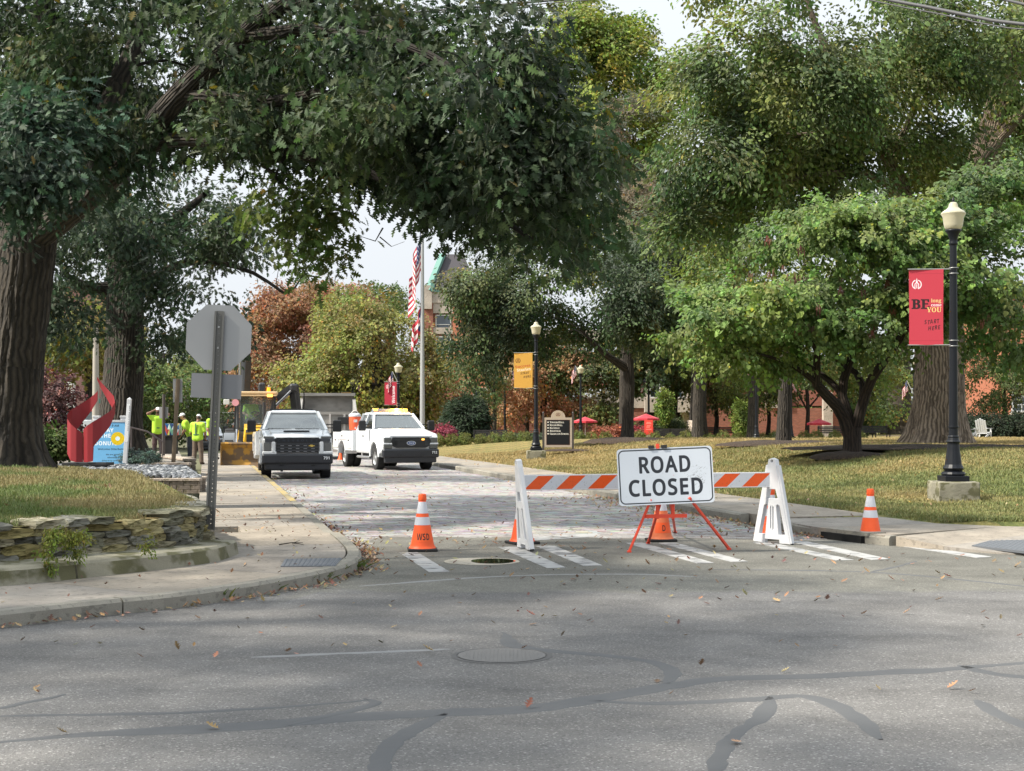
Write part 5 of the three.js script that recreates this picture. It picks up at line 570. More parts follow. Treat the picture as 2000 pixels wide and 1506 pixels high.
function banner(name, label, lampP, pxs, d, t2, side = -1) { // [x0, x1, y0, y1] of the cloth
  const [x0, x1, y0, y1] = pxs, c = W((x0 + x1) / 2, (y0 + y1) / 2, d), w = (x1 - x0) / F * d, h = (y1 - y0) / F * d, t = thing(name, label, 'banner', c, -0.06);
  const cl = sheet(6, 14, (u, v) => V((u - 0.5) * w, (v - 0.5) * h, 0.012 * Math.sin(v * 5 + u * 3))); const uv = cl.attributes.uv; for (let i = 0; i < uv.count; i++) uv.setXY(i, (i % 7) / 6, Math.floor(i / 7) / 14); part('cloth', cl, mat([1, 1, 1], 0.8, { map: t2, side: THREE.DoubleSide, transmission: 0.12 }), t);
  const ex = lampP - c.x; for (const s of [1, -1]) { part('bracket_arm', [rod(V(-w / 2 - 0.02, s * h / 2, 0), V(ex - 0.05, s * h / 2, 0), 0.012)], M.galv, t); for (const k of [0.05, -0.05]) part('strap', lathe([[0.085, -0.006], [0.09, 0], [0.085, 0.006]], 16).translate(ex, s * h / 2 + k - s * .03, 0), M.steel, t); } return t; }
{ const b = onLawn(1862, 979), H = 5.4; const t = thing('lamp_post', 'tall black acorn-globe lamp post on a mossy concrete block at the lawn edge', 'lamp post', b); lampBody(t, H); banner('lamp_banner', 'large red banner reading BE long come YOU START HERE on the near lamp post', b.x, [1776, 1842, 526, 674], -b.z, bannerRed);
  const p2 = W(1047, 898, 57), t2 = copy(t, 'black acorn-globe lamp post on a concrete block behind the barricade, with the gold banner', p2, 0.02); banner('lamp_banner', 'gold banner reading Success Stories START HERE on the second lamp post', p2.x, [1004, 1040, 689, 758], 57, bannerGold); }
const farLamp = (() => { const t = thing('lamp_post', 'small black lamp post with a limp flag behind the bench by the dark evergreen', 'lamp post', W(986, 861, 100)); lampBody(t, 4.45, false); return t; })();
const lampAt = [[1134, 857, 88, 'black lamp post beside the directory board, red umbrella behind it'], [1477, 858, 86, 'black lamp post in front of the library brick wall with a hanging flag'], [1267, 846, 100, 'black lamp post mostly hidden behind the red lawn sign'], [778, 884, 72, 'lamp post with the red Welcome banner between truck and flagpole'], [689, 858, 105, 'farthest lamp post of the street row, above the dump truck'], [1545, 856, 92, 'lamp post hidden behind the straight trunk, only its flag showing'], [1786, 852, 82, 'lamp post hidden behind the great broad trunk']];
lampAt.forEach(([x, y, d, l]) => copy(farLamp, l, W(x, y, d), 0.1 * x));
banner('lamp_banner', 'red banner reading Welcome up its side on the lamp behind the right truck', W(778, 0, 72).x, [751, 775, 746, 791], 72, bannerWelcome); banner('lamp_banner', 'small gold banner seen past the dump truck body', W(690, 0, 105).x, [666, 685, 766, 800], 105, bannerGold);
// small flags on the lamp posts, the big flags on the pole
const stripesTex = canvasTex(256, 160, (g, w, h) => { for (let i = 0; i < 13; i++) { g.fillStyle = i % 2 ? '#e9e4e2' : '#a8233a'; g.fillRect(0, i * h / 13, w, h / 13 + 1); } g.fillStyle = '#27315c'; g.fillRect(0, 0, w * 0.4, h * 7 / 13); g.fillStyle = '#e9e6e8'; for (let r = 0; r < 9; r++) for (let c = 0; c < (r % 2 ? 5 : 6); c++) { g.beginPath(); g.arc(w * 0.4 * ((r % 2 ? 1 : 0.5) + c) / 6, h * 7 / 13 * (r + 0.5) / 9, 2.6, 0, 7); g.fill(); } });
const clothMat = (t) => mat([1, 1, 1], 0.85, { map: t, side: THREE.DoubleSide, transmission: 0.3 });
M.flag = clothMat(stripesTex);
function drape(hoist, fly, fold, seed) { // hoist edge up the staff at x = 0; the cloth falls into folds
  const nu = 26, nv = 10, g = sheet(nu, nv, (u, v) => { const x = u * fold * fly * 0.3 * (1 - 0.25 * v * 0), drop = Math.pow(u, 1.15) * fly * 0.82, z = 0.07 * fly * Math.sin(u * 15 + seed + v * 1.5) * u; return V(x + 0.05 * fly * Math.sin(u * 11 + seed) * u + (1 - v) * 0.05 * u, (v - 1) * hoist * (1 - 0.45 * u) - drop * (0.75 + 0.25 * (1 - v)), z); }); const uv = g.attributes.uv; for (let i = 0; i < uv.count; i++) uv.setXY(i, (i % (nu + 1)) / nu, Math.floor(i / (nu + 1)) / nv); return g; }
const flagAt = [[994, 722, 100, 1, 'limp striped flag on the lamp over the left bench'], [1131, 716, 88, -1, 'striped flag on the lamp beside the directory board'], [1266, 738, 100, -1, 'striped flag on the lamp behind the red lawn sign'], [1476, 708, 86, -1, 'striped flag on the lamp before the library brick wall'], [1540, 735, 92, 1, 'striped flag showing right of the straight trunk'], [1779, 745, 82, -1, 'striped flag just left of the great broad trunk'], [693, 745, 105, 1, 'striped flag on the farthest street lamp'], [775, 727, 72, -1, 'striped flag on the lamp with the red Welcome banner']];
flagAt.forEach(([x, y, d, s, l], i) => { const t = thing('small_flag', l, 'flag', W(x, y, d), 0, 'flags on the lawn lamp posts'); const a = V(-0.1 * s, -0.75, 0), b = V(s * 0.22, 0.05, 0); part('staff', rod(V(-s * 0.15, -0.7, 0), b, 0.012), M.whiteDull, t); const f = part('cloth', drape(0.62, 0.95, 1, i), M.flag, t); f.position.copy(b); f.scale.set(s * 1.15, 0.95, 1); f.rotation.z = -s * 0.12; });
{ const d = 62, p = V((825 - 1000) / F * d, 0.3, -d), t = thing('flagpole', 'tall tapered grey flagpole behind the right white truck', 'flagpole', p); part('pole', [cyl(0.115, 0.05, 11.4, 0, 5.7, 0)], mat([0.42, 0.43, 0.43], 0.4, { metalness: 0.5 }), t); part('pole_base', lathe([[0.3, 0], [0.3, 0.05], [0.15, 0.12], [0.12, 0.2]], 16), M.steel, t);
  const top = W(822, 448, d), g = drape(1.75, 3.4, 0.36, 2); const f1 = thing('flag', 'limp stars and stripes flag hanging from the tall pole', 'flag', top); const m1 = part('cloth', g, M.flag, f1); m1.scale.set(-1.15, 1, 0.8);
  const ohio = canvasTex(256, 160, (g2, w, h) => { for (let i = 0; i < 5; i++) { g2.fillStyle = i % 2 ? '#efeae8' : '#b8303f'; g2.fillRect(0, i * h / 5, w, h / 5); } g2.fillStyle = '#2a3766'; g2.beginPath(); g2.moveTo(0, 0); g2.lineTo(w * 0.55, h / 2); g2.lineTo(0, h); g2.fill(); g2.fillStyle = '#efeae8'; g2.beginPath(); g2.arc(w * 0.17, h / 2, 26, 0, 7); g2.fill(); g2.fillStyle = '#b8303f'; g2.beginPath(); g2.arc(w * 0.17, h / 2, 15, 0, 7); g2.fill(); });
  const f2 = thing('flag', 'second limp red white and blue pennant flag lower on the tall pole', 'flag', W(822, 598, d)); const m2 = part('cloth', drape(1.2, 1.7, 0.42, 5), clothMat(ohio), f2); m2.scale.set(-1.4, 0.95, 0.8); }
// black directory board
{ const d = 60, c = W(1090, 843, d), t = thing('directory_sign', 'black campus directory board in a tan frame with an arched top between dark posts', 'sign', V(c.x, W(0, 880, d).y, c.z)); const y = c.y - t.position.y, k = d / F, tan = mat([0.45, 0.37, 0.29], 0.7);
  part('post', [box(0.08, 1.62, 0.08, -29 * k, 0.74, 0), put(new THREE.ConeGeometry(0.05, 0.07, 8), -29 * k, 1.58, 0)], M.darkPost, t); part('post', [box(0.08, 1.62, 0.08, 29 * k, 0.74, 0), put(new THREE.ConeGeometry(0.05, 0.07, 8), 29 * k, 1.58, 0)], M.darkPost, t);
  part('frame', [box(54 * k, 58 * k, 0.07, 0, y - 1.5 * k, 0), (() => { const s = new THREE.Shape(); s.absarc(0, 0, 14 * k, 0, PI); return new THREE.ExtrudeGeometry(s, { depth: 0.06, bevelEnabled: false }).translate(0, y + 27.5 * k, -0.03); })()], tan, t);
  const tx = canvasTex(512, 540, (g, w, h) => { g.fillStyle = '#3a1512'; g.fillRect(0, 0, w, h); g.fillStyle = '#0e1016'; g.fillRect(14, 12, w - 28, h - 24); g.fillStyle = '#f2ece0'; g.textBaseline = 'middle'; ['Towers Hall', 'Roush Hall', 'Battelle', 'Registrar', 'Graduate School'].forEach((s, i) => { const y2 = 52 + i * 62; g.beginPath(); g.moveTo(38, y2 - 20); g.lineTo(56, y2); g.lineTo(38, y2 + 20); g.lineTo(20, y2); g.fill(); let x = 72; s.toUpperCase().split('').forEach((ch, j) => { const big = j === 0 || s[j - 1] === ' '; g.font = FONT('bold', big ? 56 : 44, 'serif'); g.fillText(ch, x, y2 + (big ? 0 : 4)); x += g.measureText(ch).width * 0.98 - 3; }); }); });
  const [pg, pm] = face(46 * k, 49 * k, tx, 0.3); part('panel', pg.translate(0, y - 1.5 * k, 0.038), pm, t); const em = canvasTex(128, 128, (g, w, h) => { g.fillStyle = '#b5a48e'; g.fillRect(0, 0, w, h); emblem(g, 64, 68, 34, '#5a2a1a', 8); }); const [eg, e2] = face(15 * k, 12 * k, em, 0.7); part('emblem', eg.translate(0, y + 33.5 * k, 0.033), e2, t);
  const mm = part('mulch_patch', (() => { const g = new THREE.SphereGeometry(1, 24, 6, 0, 2 * PI, 0, PI / 2); g.scale(1.1, 0.1, 0.5); return planarUV(g); })(), M.mulch); mm.position.set(c.x + 0.35, t.position.y - 0.02, c.z + 0.35); tag(mm, null, null, null, 'structure'); }
// mulch rings round the lawn trees
for (const [b, rx, rz, h] of rings) { const g = new THREE.SphereGeometry(1, 40, 8, 0, 2 * PI, 0, PI / 2); g.scale(rx, h, rz); const m = tag(part('mulch_ring', planarUV(jitter(g, 0.03, 4)), M.mulch), null, null, null, 'structure'); m.position.copy(b).add(V(0, -0.05, 0)); }
// red sheet-metal sculpture on the pebble bed
{ const d = 35, k = d / F, o = W(172, 904, d), t = thing('metal_sculpture', 'red flame-shaped sculpture of two curved steel ribbons on a black plinth', 'sculpture', o, 0); const red = mat([0.23, 0.008, 0.014], 0.5, { clearcoat: 0.08, clearcoatRoughness: 0.35 });
  const ribbon3 = (keys) => { const P = (u) => { const q = u * (keys.length - 1), i = Math.min(keys.length - 2, Math.floor(q)), f = q - i, s = f * f * (3 - 2 * f) * 0.4 + f * 0.6; return keys[i].map((a, j) => lerp(a, keys[i + 1][j], s)); }; const mk = (off) => sheet(48, 6, (u, v) => { const [x, z, y0, y1] = P(u), [x2, z2] = P(Math.min(1, u + 0.01)), [x1, z1] = P(Math.max(0, u - 0.01)), n = V(z2 - z1, 0, -(x2 - x1)).normalize(); return V((x - 172) * k + n.x * off, (904 - lerp(y0, y1, v)) * k, z + n.z * off); }); return [mk(0.009), mk(-0.009), sheet(48, 1, (u, v) => { const [x, z, y0, y1] = P(u), [x2, z2] = P(Math.min(1, u + 0.01)), [x1, z1] = P(Math.max(0, u - 0.01)), n = V(z2 - z1, 0, -(x2 - x1)).normalize(); const f = v ? 0.009 : -0.009; return V((x - 172) * k + n.x * f, (904 - y1) * k, z + n.z * f); })]; };
  part('left_ribbon', ribbon3([[169, 0.30, 902, 847], [158, 0.36, 902, 838], [146, 0.33, 899, 828], [136, 0.18, 886, 818], [131.5, 0.0, 868, 808], [136, -0.18, 852, 799], [150, -0.32, 829, 789], [168, -0.38, 804, 776], [182, -0.36, 782, 764], [182.5, -0.36, 766, 760]]), red, t);
  part('right_ribbon', ribbon3([[170, 0.30, 902, 839], [179, 0.36, 902, 831], [190, 0.36, 900, 824], [191, 0.35, 871, 823], [205, 0.27, 852, 814], [218, 0.12, 832, 803], [223.5, -0.05, 808, 786], [217, -0.22, 801, 773], [201, -0.34, 778, 758], [188, -0.38, 757, 745], [181, -0.38, 741, 735]]), red, t);
  part('plinth', rbox(1.06, 0.07, 0.7, 0.01, 0, -0.025, 0), M.black, t); }
// pebble bed with block walls
{ const q = [W(115, 908, 36.6), W(360, 911, 36), W(391, 934, 31.7), W(212, 927, 31.4)]; const at = (u, v) => q[3].clone().lerp(q[2], u).lerp(q[0].clone().lerp(q[1], u), v);
  const bed = st(part('gravel_bed', sheet(10, 8, (u, v) => at(u, v).add(V(0, -0.03, 0))), M.mulch)); const pg = jitter(new THREE.IcosahedronGeometry(1, 1), 0.15, 1.3), list = []; for (let i = 0; i < 5200; i++) { const p = at(R(), R()), s = rr(0.028, 0.06); list.push([new THREE.Matrix4().compose(p.add(V(0, rr(-0.02, 0.02), 0)), new THREE.Quaternion().setFromEuler(new THREE.Euler(rr(-.5, .5), R() * 6, rr(-.5, .5))), V(s * 1.3, s * 0.55, s)), C3(pick([[0.05, 0.055, 0.06], [0.09, 0.1, 0.11], [0.2, 0.21, 0.23], [0.32, 0.33, 0.34], [0.06, 0.065, 0.072], [0.12, 0.13, 0.145]]))]); } tag(instances('river_pebbles', flat(pg), mat([1, 1, 1], 0.6), list), 'bed of grey and white river pebbles around the red sculpture', 'pebbles', null, 'stuff'); }
M.blocks = [[0.17, 0.14, 0.115], [0.2, 0.165, 0.135], [0.145, 0.12, 0.10]].map((c) => mat(c.map((x) => x * 1.5), 0.92, { map: stoneMap, bumpMap: grainBump, bumpScale: 0.008 })); M.cap = mat([0.5, 0.42, 0.35], 0.92, { map: stoneMap, bumpMap: grainBump, bumpScale: 0.006 });
function blockWall(label, a, b, base, top, rows, len, depth, capH = 0.06) { const t = thing('block_wall', label, 'garden wall', V(a.x, base, a.z), Math.atan2(-(b.z - a.z), b.x - a.x)), Lw = Math.hypot(b.x - a.x, b.z - a.z), h = (top - base - capH) / rows; const g = planarUV(new RoundedBoxGeometry(len - 0.008, h - 0.006, depth, 1, 0.008)), gc = planarUV(new RoundedBoxGeometry(len * 1.5 - 0.006, capH, depth + 0.05, 1, 0.012));
  for (let r = 0; r < rows; r++) for (let x = (r % 2) * len * -0.5; x < Lw - 0.02; x += len) { const x0 = Math.max(0, x), x1 = Math.min(Lw, x + len); if (x1 - x0 < 0.05) continue; const m = new THREE.Mesh(g, pick(M.blocks)); m.name = numbered('block'); m.scale.x = (x1 - x0) / len; m.position.set((x0 + x1) / 2, h * (r + 0.5), rr(-0.004, 0.004)); m.castShadow = m.receiveShadow = true; t.add(m); }
  if (capH) for (let x = 0; x < Lw - 0.01; x += len * 1.5) { const x1 = Math.min(Lw, x + len * 1.5); const m = new THREE.Mesh(gc, M.cap); m.name = numbered('cap_stone'); m.scale.x = (x1 - x) / (len * 1.5); m.position.set((x + x1) / 2, h * rows + capH / 2 + 0.002, 0); m.castShadow = m.receiveShadow = true; t.add(m); } return t; }
{ const A1 = W(279, 962, 31.55), B1 = W(393, 963, 31.55), e = RD(-5.32, 15.5); blockWall('brown block retaining wall at the front of the pebble bed', A1, B1, 0.1, 0.43, 3, 0.3, 0.24); blockWall('brown block wall along the pavement beside the pebble bed', B1.clone().add(V(-0.06, 0, -0.16)), V(-8.3, 0, -36), 0.1, 0.45, 3, 0.3, 0.24);
  blockWall('further brown block planter wall with leaf litter by the wooden sign post', W(278, 915, 37), W(372, 918, 37), 0.15, 0.62, 3, 0.3, 0.25); blockWall('far brown block wall below the handrail steps', W(372, 905, 42), V(-12.2, 0, -49.5), 0.12, 0.6, 3, 0.4, 0.3);
  for (const [x0, x1, y, d, lab] of [[222, 277, 934, 31.2, 'larger flat pale stone slab at the lawn corner of the pebble bed'], [285, 312, 951, 30.9, 'small pale stone slab in front of the block wall']]) { const c = W((x0 + x1) / 2, y, d), w = (x1 - x0) / F * d; one('stone_slab', planarUV(jitter(rbox(w, 0.16, 0.45, 0.02, c.x, c.y - 0.03, c.z), 0.012, 5)), M.concrete3, lab, 'stone slab'); } }
st(part('plaza', sheet(6, 10, (u, v) => { const a = W(lerp(-20, 366, u), 0, 36.2), b = V(lerp(-34, -13.2, u), 0, -58); const p = a.lerp(b, v); return p.setY(0.52); }), M.concrete2));
for (let i = 0; i < 3; i++) one('entry_step', planarUV(rbox(1.5 - 0.1 * i, 0.14, 0.42, 0.01, -10.9 + 0.03 * i, 0.2 + 0.14 * i, -46 - 0.4 * i)), M.concrete3, ['lowest pale concrete step below the handrail', 'middle pale concrete step below the handrail', 'top pale concrete step below the handrail'][i], 'step');
{ const d = 39, t = thing('handrail', 'brown-grey metal handrail sloping down to the steps behind the donut sign', 'handrail', W(285, 890, d)), q = (x, y, z = 0) => W(x, y, d + z).sub(t.position); const rl = mat([0.16, 0.13, 0.125], 0.5, { metalness: 0.3 }); for (const z of [0, 0.9]) { part('rail', [tube([q(252, 834, z), q(266, 834, z), q(275, 836, z), q(318, 863, z)], [0.025, 0.025], 8)], rl, t); part('rail_post', rod(q(313, 861, z), q(313, 897, z), 0.022), rl, t); part('rail_post', rod(q(256, 834, z), q(256, 880, z), 0.022), rl, t); } }
// donut sign, white pole, posts
{ const d = 37, k = d / F, o = W(214, 908, d), t = thing('donut_sign', 'light blue DONUTS notice board between white posts behind the sculpture', 'sign', o, 0.03); for (const x of [188, 241]) part('post', [rbox(0.15, 1.26, 0.15, 0.01, (x - 214) * k, 0.58, -0.06), rbox(0.18, 0.05, 0.18, 0.01, (x - 214) * k, 1.22, -0.06)], M.white, t); part('board', [box(0.86, 1.12, 0.04, 0, 0.55, 0.04), box(0.9, 0.05, 0.07, 0, 1.11, 0.04)], M.white, t);
  const tx = canvasTex(512, 680, (g, w, h) => { g.fillStyle = '#6fb0dd'; g.fillRect(0, 0, w, h); g.textAlign = 'left'; g.fillStyle = '#23262b'; g.font = FONT('bold', 50); g.fillText('9 AM', 300, 70); g.fillStyle = '#f4f8fb'; g.font = FONT('bold', 92); g.fillText('DAY', 150, 160); g.fillText('THE', 120, 250); g.fillText('DONUTS', 20, 375); g.fillStyle = '#e2c21c'; g.beginPath(); g.arc(395, 265, 108, 0, 7); g.fill(); g.fillStyle = '#d8eef8'; g.beginPath(); g.arc(395, 265, 36, 0, 7); g.fill(); const r = rng(5); for (let i = 0; i < 40; i++) { const a = r() * 6.3, q = 48 + r() * 52; g.fillStyle = pick(['#7a4b16', '#c8402c', '#3b7a3a']); g.fillRect(395 + q * Math.cos(a), 265 + q * Math.sin(a), 8, 4); } g.fillStyle = '#1d2730'; g.textAlign = 'center'; g.font = FONT('bold', 44); g.fillText('Welcome Otterbein!', 290, 455); g.font = FONT('bold', 34); g.fillText('We are open', 310, 540); g.fillText('whenever', 310, 590); g.fillText('drive-in to curbside', 300, 640); }); const [pg, pm] = face(0.8, 1.04, tx, 0.4); part('poster', pg.translate(0, 0.55, 0.063), pm, t); }
{ const d = 36.5, a = W(244, 905, d), b = W(253, 779, d), t = thing('peace_pole', 'slim white square pole with small vertical lettering beside the donut sign', 'pole', a); t.rotation.z = -Math.atan2(b.x - a.x, b.y - a.y); const H = b.y - a.y; part('shaft', [rbox(0.10, H, 0.10, 0.01, 0, H / 2, 0), put(new THREE.ConeGeometry(0.07, 0.05, 4, 1), 0, H + 0.02, 0, 0, PI / 4)], M.white, t); const tx = canvasTex(64, 512, (g, w, h) => { g.fillStyle = '#d7d9dc'; g.fillRect(0, 0, w, h); g.save(); g.translate(44, 20); g.rotate(PI / 2); g.fillStyle = '#555a63'; g.font = FONT('bold', 36); g.fillText('MAY PEACE PREVAIL', 0, 0); g.restore(); }); const [pg, pm] = face(0.085, 0.95, tx); part('lettering', pg.translate(0, H - 0.6, 0.053), pm, t); }
const postSign = (label, x0, y0, x1, y1, d, r, m, plateAt, w, h) => { const a = W(x0, y0, d), b = W(x1, y1, d), t = thing('sign_post', label, 'sign post', a); const e = b.clone().sub(a); part('post', rod(V(0, -0.1, 0), e, r, r, 10), m, t); if (plateAt) { const p = part('plate', box(w, h, 0.006, 0, 0, 0), mat([0.34, 0.345, 0.35], 0.5, { metalness: 0.3 }), t); p.position.copy(W(plateAt[0], plateAt[1], d).sub(a)).add(V(0, 0, -r - 0.004)); } return t; };
postSign('leaning brown wooden post with a grey sign back, in the planter by the handrail', 338, 905, 348, 740, 37.5, 0.055, mat([0.14, 0.105, 0.07], 0.9), [346, 763], 0.24, 0.6); postSign('thin dark post with a grey sign back behind the wooden one', 319, 895, 320, 770, 46, 0.05, M.darkPost, [319, 806], 0.28, 0.36);
{ const d = 66, t = thing('utility_pole', 'pale weathered utility pole behind the red sculpture', 'utility pole', W(187, 868, d)); part('pole', cyl(0.17, 0.12, 5.4, 0, 2.7, 0), mat([0.34, 0.31, 0.27], 0.9), t); part('street_name_plate', box(0.9, 0.22, 0.01, 0.65, 1.95, 0.16), mat([0.01, 0.12, 0.09], 0.5), t); }
{ const d = 53, p = W(334, 897, d), t = thing('painted_planter_box', 'dark pedestal box topped with bright blue, white and yellow triangle panels', 'street cabinet', p); part('pedestal', [rbox(0.42, 0.8, 0.42, 0.02, 0, 0.42, 0), rbox(0.62, 0.06, 0.5, 0.02, 0, 0.84, 0)], M.black, t); const tx = canvasTex(256, 160, (g, w, h) => { const c = ['#e8edf2', '#2c5f9e', '#1f3f70', '#d9cf6a', '#5b97b8', '#c24a4a', '#7fb7a0', '#e8edf2']; let k = 0; for (let j = 0; j < 2; j++) for (let i = 0; i < 4; i++) { const x = i * 64, y = j * 80; g.fillStyle = c[k++ % 8]; g.beginPath(); g.moveTo(x, y); g.lineTo(x + 64, y); g.lineTo(x + 32, y + 80); g.fill(); g.fillStyle = c[(k + 3) % 8]; g.beginPath(); g.moveTo(x, y); g.lineTo(x + 32, y + 80); g.lineTo(x, y + 80); g.fill(); g.fillStyle = c[(k + 5) % 8]; g.beginPath(); g.moveTo(x + 64, y); g.lineTo(x + 32, y + 80); g.lineTo(x + 64, y + 80); g.fill(); } }); part('panel_box', rbox(0.68, 0.42, 0.5, 0.015, 0, 1.08, 0), mat([1, 1, 1], 0.5, { map: tx }), t); }
// manhole, puddle in the utility hole, cables, tufts at the kerb, litter
{ const p = G(980, 1281), t = thing('manhole_cover', 'iron manhole cover sunk in the asphalt among sealed cracks', 'manhole cover', p); part('frame', lathe([[0.35, 0.002], [0.325, 0.006], [0.31, 0.004], [0.31, -0.012]], 48), mat([0.095, 0.092, 0.09], 0.85), t); const tx = tex(256, 256, (u, v) => { const a = Math.hypot(u - .5, v - .5) * 2, s = (Math.floor(u * 22) + Math.floor(v * 22)) % 2; return a > 0.9 ? 0.25 : s ? 0.9 : 0.3; }, false); const g = new THREE.CircleGeometry(0.303, 48); g.rotateX(-PI / 2); part('lid', g.translate(0, 0.006, 0), mat([0.15, 0.145, 0.14], 0.85, { bumpMap: tx, bumpScale: 0.008 }), t); }
{ const p = G(941, 1097); const cp = []; for (let k = 0; k < 40; k++) { const a = k / 40 * 2 * PI; cp.push(V(p.x + 0.44 * Math.cos(a), 0.005, p.z + 0.44 * Math.sin(a))); } part('concrete_collar', slab(cp, 0.004), mat([1.5, 1.5, 1.4], 0.8, { map: M.concrete.map }), road); p.x += 0.13; const pts = []; for (let k = 0; k < 40; k++) { const a = k / 40 * 2 * PI; pts.push(V(p.x + 0.26 * Math.cos(a) * (1 + 0.12 * (noise(Math.cos(a) * 2 + 9, Math.sin(a) * 2) - .5)), 0.0095, p.z + 0.3 * Math.sin(a) * (1 + 0.2 * (noise(Math.cos(a) * 2, Math.sin(a) * 2 + 5) - .5)))); } const m = part('puddle', slab(pts, 0.004), mat([0.02, 0.02, 0.018], 0.03, { clearcoat: 1, clearcoatRoughness: 0.02 })); tag(m, 'small bright puddle on the crossing reflecting the sky and autumn trees', 'puddle', null, 'structure'); }
{ const a = W(1560, -26, 18), b = W(2080, 52, 15); one('overhead_cable', [tube([a.clone().add(V(-6, 1.3, -6)), a, a.clone().lerp(b, 0.5).add(V(0, -0.01, 0)), b, b.clone().add(V(6, -0.4, 4))], [0.02, 0.02], 8), tube([a.clone().add(V(-6, 1.27, -6)), a.clone().add(V(0, -0.05, 0)), a.clone().lerp(b, 0.5).add(V(0, -0.06, 0)), b.clone().add(V(0, -0.055, 0)), b.clone().add(V(6, -0.45, 4))], [0.008, 0.008], 6)], mat([0.06, 0.06, 0.065], 0.6), 'thick grey overhead cable crossing the upper right corner', 'cable'); one('overhead_cable', tube([W(1800, -42, 20), W(1940, -6, 19), W(2060, 22, 18)], [0.018, 0.018], 8), mat([0.06, 0.06, 0.065], 0.6), 'second cable at the very top right corner', 'cable'); }
{ const g = blades(70, 0.16, 0.006, 31), ms = mat([0.10, 0.15, 0.03], 0.9, { vertexColors: true, side: THREE.DoubleSide, transmission: 0.25 }); for (const [x, y, s, l] of [[438, 1172, 1.0, 'grass tuft at the foot of the kerb, leftmost of the row'], [530, 1155, 0.9, 'grass tuft in the gutter, second from the left along the kerb'], [588, 1144, 0.8, 'narrow grass tuft in the gutter among brown leaves'], [625, 1136, 0.8, 'grass tuft in the gutter third from the corner'], [655, 1126, 1.0, 'grass tuft near the rounded kerb corner'], [688, 1114, 1.0, 'grass tuft at the very corner of the kerb']]) { const m = one('grass_tuft', g.clone(), ms, l, 'grass tuft'); m.position.copy(G(x, y)); m.scale.set(s * 1.5, s * 0.6, s); m.rotation.y = x; } }
{ // fallen leaves: curled oak leaves, thickest in the gutters
  const base = leafGeo(OAK, 0.35, -0.35), lg = new THREE.BufferGeometry(); lg.setAttribute('position', new THREE.Float32BufferAttribute(base, 3)); lg.computeVertexNormals(); const list = [], tones = [[0.25, 0.12, 0.055], [0.33, 0.20, 0.10], [0.20, 0.10, 0.06], [0.42, 0.29, 0.16], [0.13, 0.075, 0.05], [0.10, 0.06, 0.04], [0.22, 0.14, 0.08]];
  const drop = (p, s, c) => list.push([new THREE.Matrix4().compose(p, new THREE.Quaternion().setFromEuler(new THREE.Euler(rr(-.25, .25), R() * 6.3, rr(-.25, .25))), V(s * 0.6, s * rr(0.4, 1.1), s * 0.6)), C3((c ?? pick(tones)).map((x) => x * rr(.75, 1.25)))]);
  const kc = new THREE.CatmullRomCurve3(leftKerb, false, 'centripetal'); const bad = (x, z) => { const u = nearest(kc, V(x, 0, z)); const p = kc.getPointAt(u), t = kc.getTangentAt(u); return (x - p.x) * t.z - (z - p.z) * t.x > -0.03; };
  for (let i = 0; i < 520; i++) { const d = 7 + 13.5 * Math.pow(R(), 0.45), x = rr(-0.36, 0.37) * d; if (bad(x, -d) && x < 0) continue; if (x > 4 + (d < 18 ? 3 : 0) && d > 17) continue; if (-d < farEdge(x)) continue; drop(V(x, 0.012, -d), rr(0.05, 0.13) * (R() < 0.2 ? 1.3 : 1)); }
  for (let i = 0; i < 420; i++) { const u = lerp(0.62, 0.985, Math.pow(R(), 0.6)), p = kc.getPointAt(u), t = kc.getTangentAt(u), k = 0.03 + 0.3 * R() * R() * smoothstep(u, 0.6, 0.8) + 0.05 * R(); drop(V(p.x - t.z * k, rr(0.01, 0.03), p.z + t.x * k), rr(0.05, 0.12)); }
  for (let i = 0; i < 900; i++) { const s = -0.3 + 34 * R() * R(), e = R() < 0.6, t = e ? (R() < 0.5 ? -3.3 + 0.5 * R() * R() : 3.35 - 0.9 * R() * R()) : rr(-3.2, 3.2); const p = RD(t, s, 0.022); if (p.z > farEdge(p.x)) p.y = 0.012; drop(p, rr(0.06, 0.13)); }
  for (let i = 0; i < 500; i++) { const s = 12 * Math.pow(R(), 0.7) - 0.6, p = RD(3.3 - 1.6 * R() * R(), s, 0.022); drop(p, rr(0.06, 0.14), pick([[0.42, 0.29, 0.16], [0.33, 0.2, 0.1]])); }
  for (let i = 0; i < 160; i++) { const p = RD(rr(-5.1, -3.55), 30 * R() * R() + 0.5, KH + 0.012); drop(p, rr(0.05, 0.11)); }
  for (let i = 0; i < 110; i++) { const u = R(), p = ci.getPointAt(lerp(0.35, 1, u)), q = cb.getPointAt(nearest(cb, p)); p.lerp(q, rr(0.03, 0.97)); p.y = KH + 0.012; if (p.z > -10) continue; drop(p, rr(0.04, 0.1)); }
  for (let i = 0; i < 120; i++) { const x = rr(-9, -3.5), z = -rr(13.8, 29); if (inLeft(x, z) < 0.3) continue; drop(V(x, leftY(x, z) + 0.03, z), rr(0.07, 0.15)); }
  for (let i = 0; i < 900; i++) { const d = 22 + 40 * R(), x = rr(-0.1, 0.37) * d; const [t] = roadTS(x, -d); if (t < 4 || (d < 21.6 && x > 5)) continue; drop(V(x, (t < 5.5 ? 0.155 : lawnY(x, -d) + 0.035), -d), rr(0.07, 0.14), pick([[0.42, 0.29, 0.16], [0.4, 0.3, 0.08], [0.3, 0.18, 0.09]])); }
  tag(instances('fallen_leaves', lg, mat([1, 1, 1], 0.9, { side: THREE.DoubleSide, transmission: 0.15 }), list), 'dry brown leaves scattered on street, gutters, pavements and grass', 'fallen leaves', null, 'stuff'); }
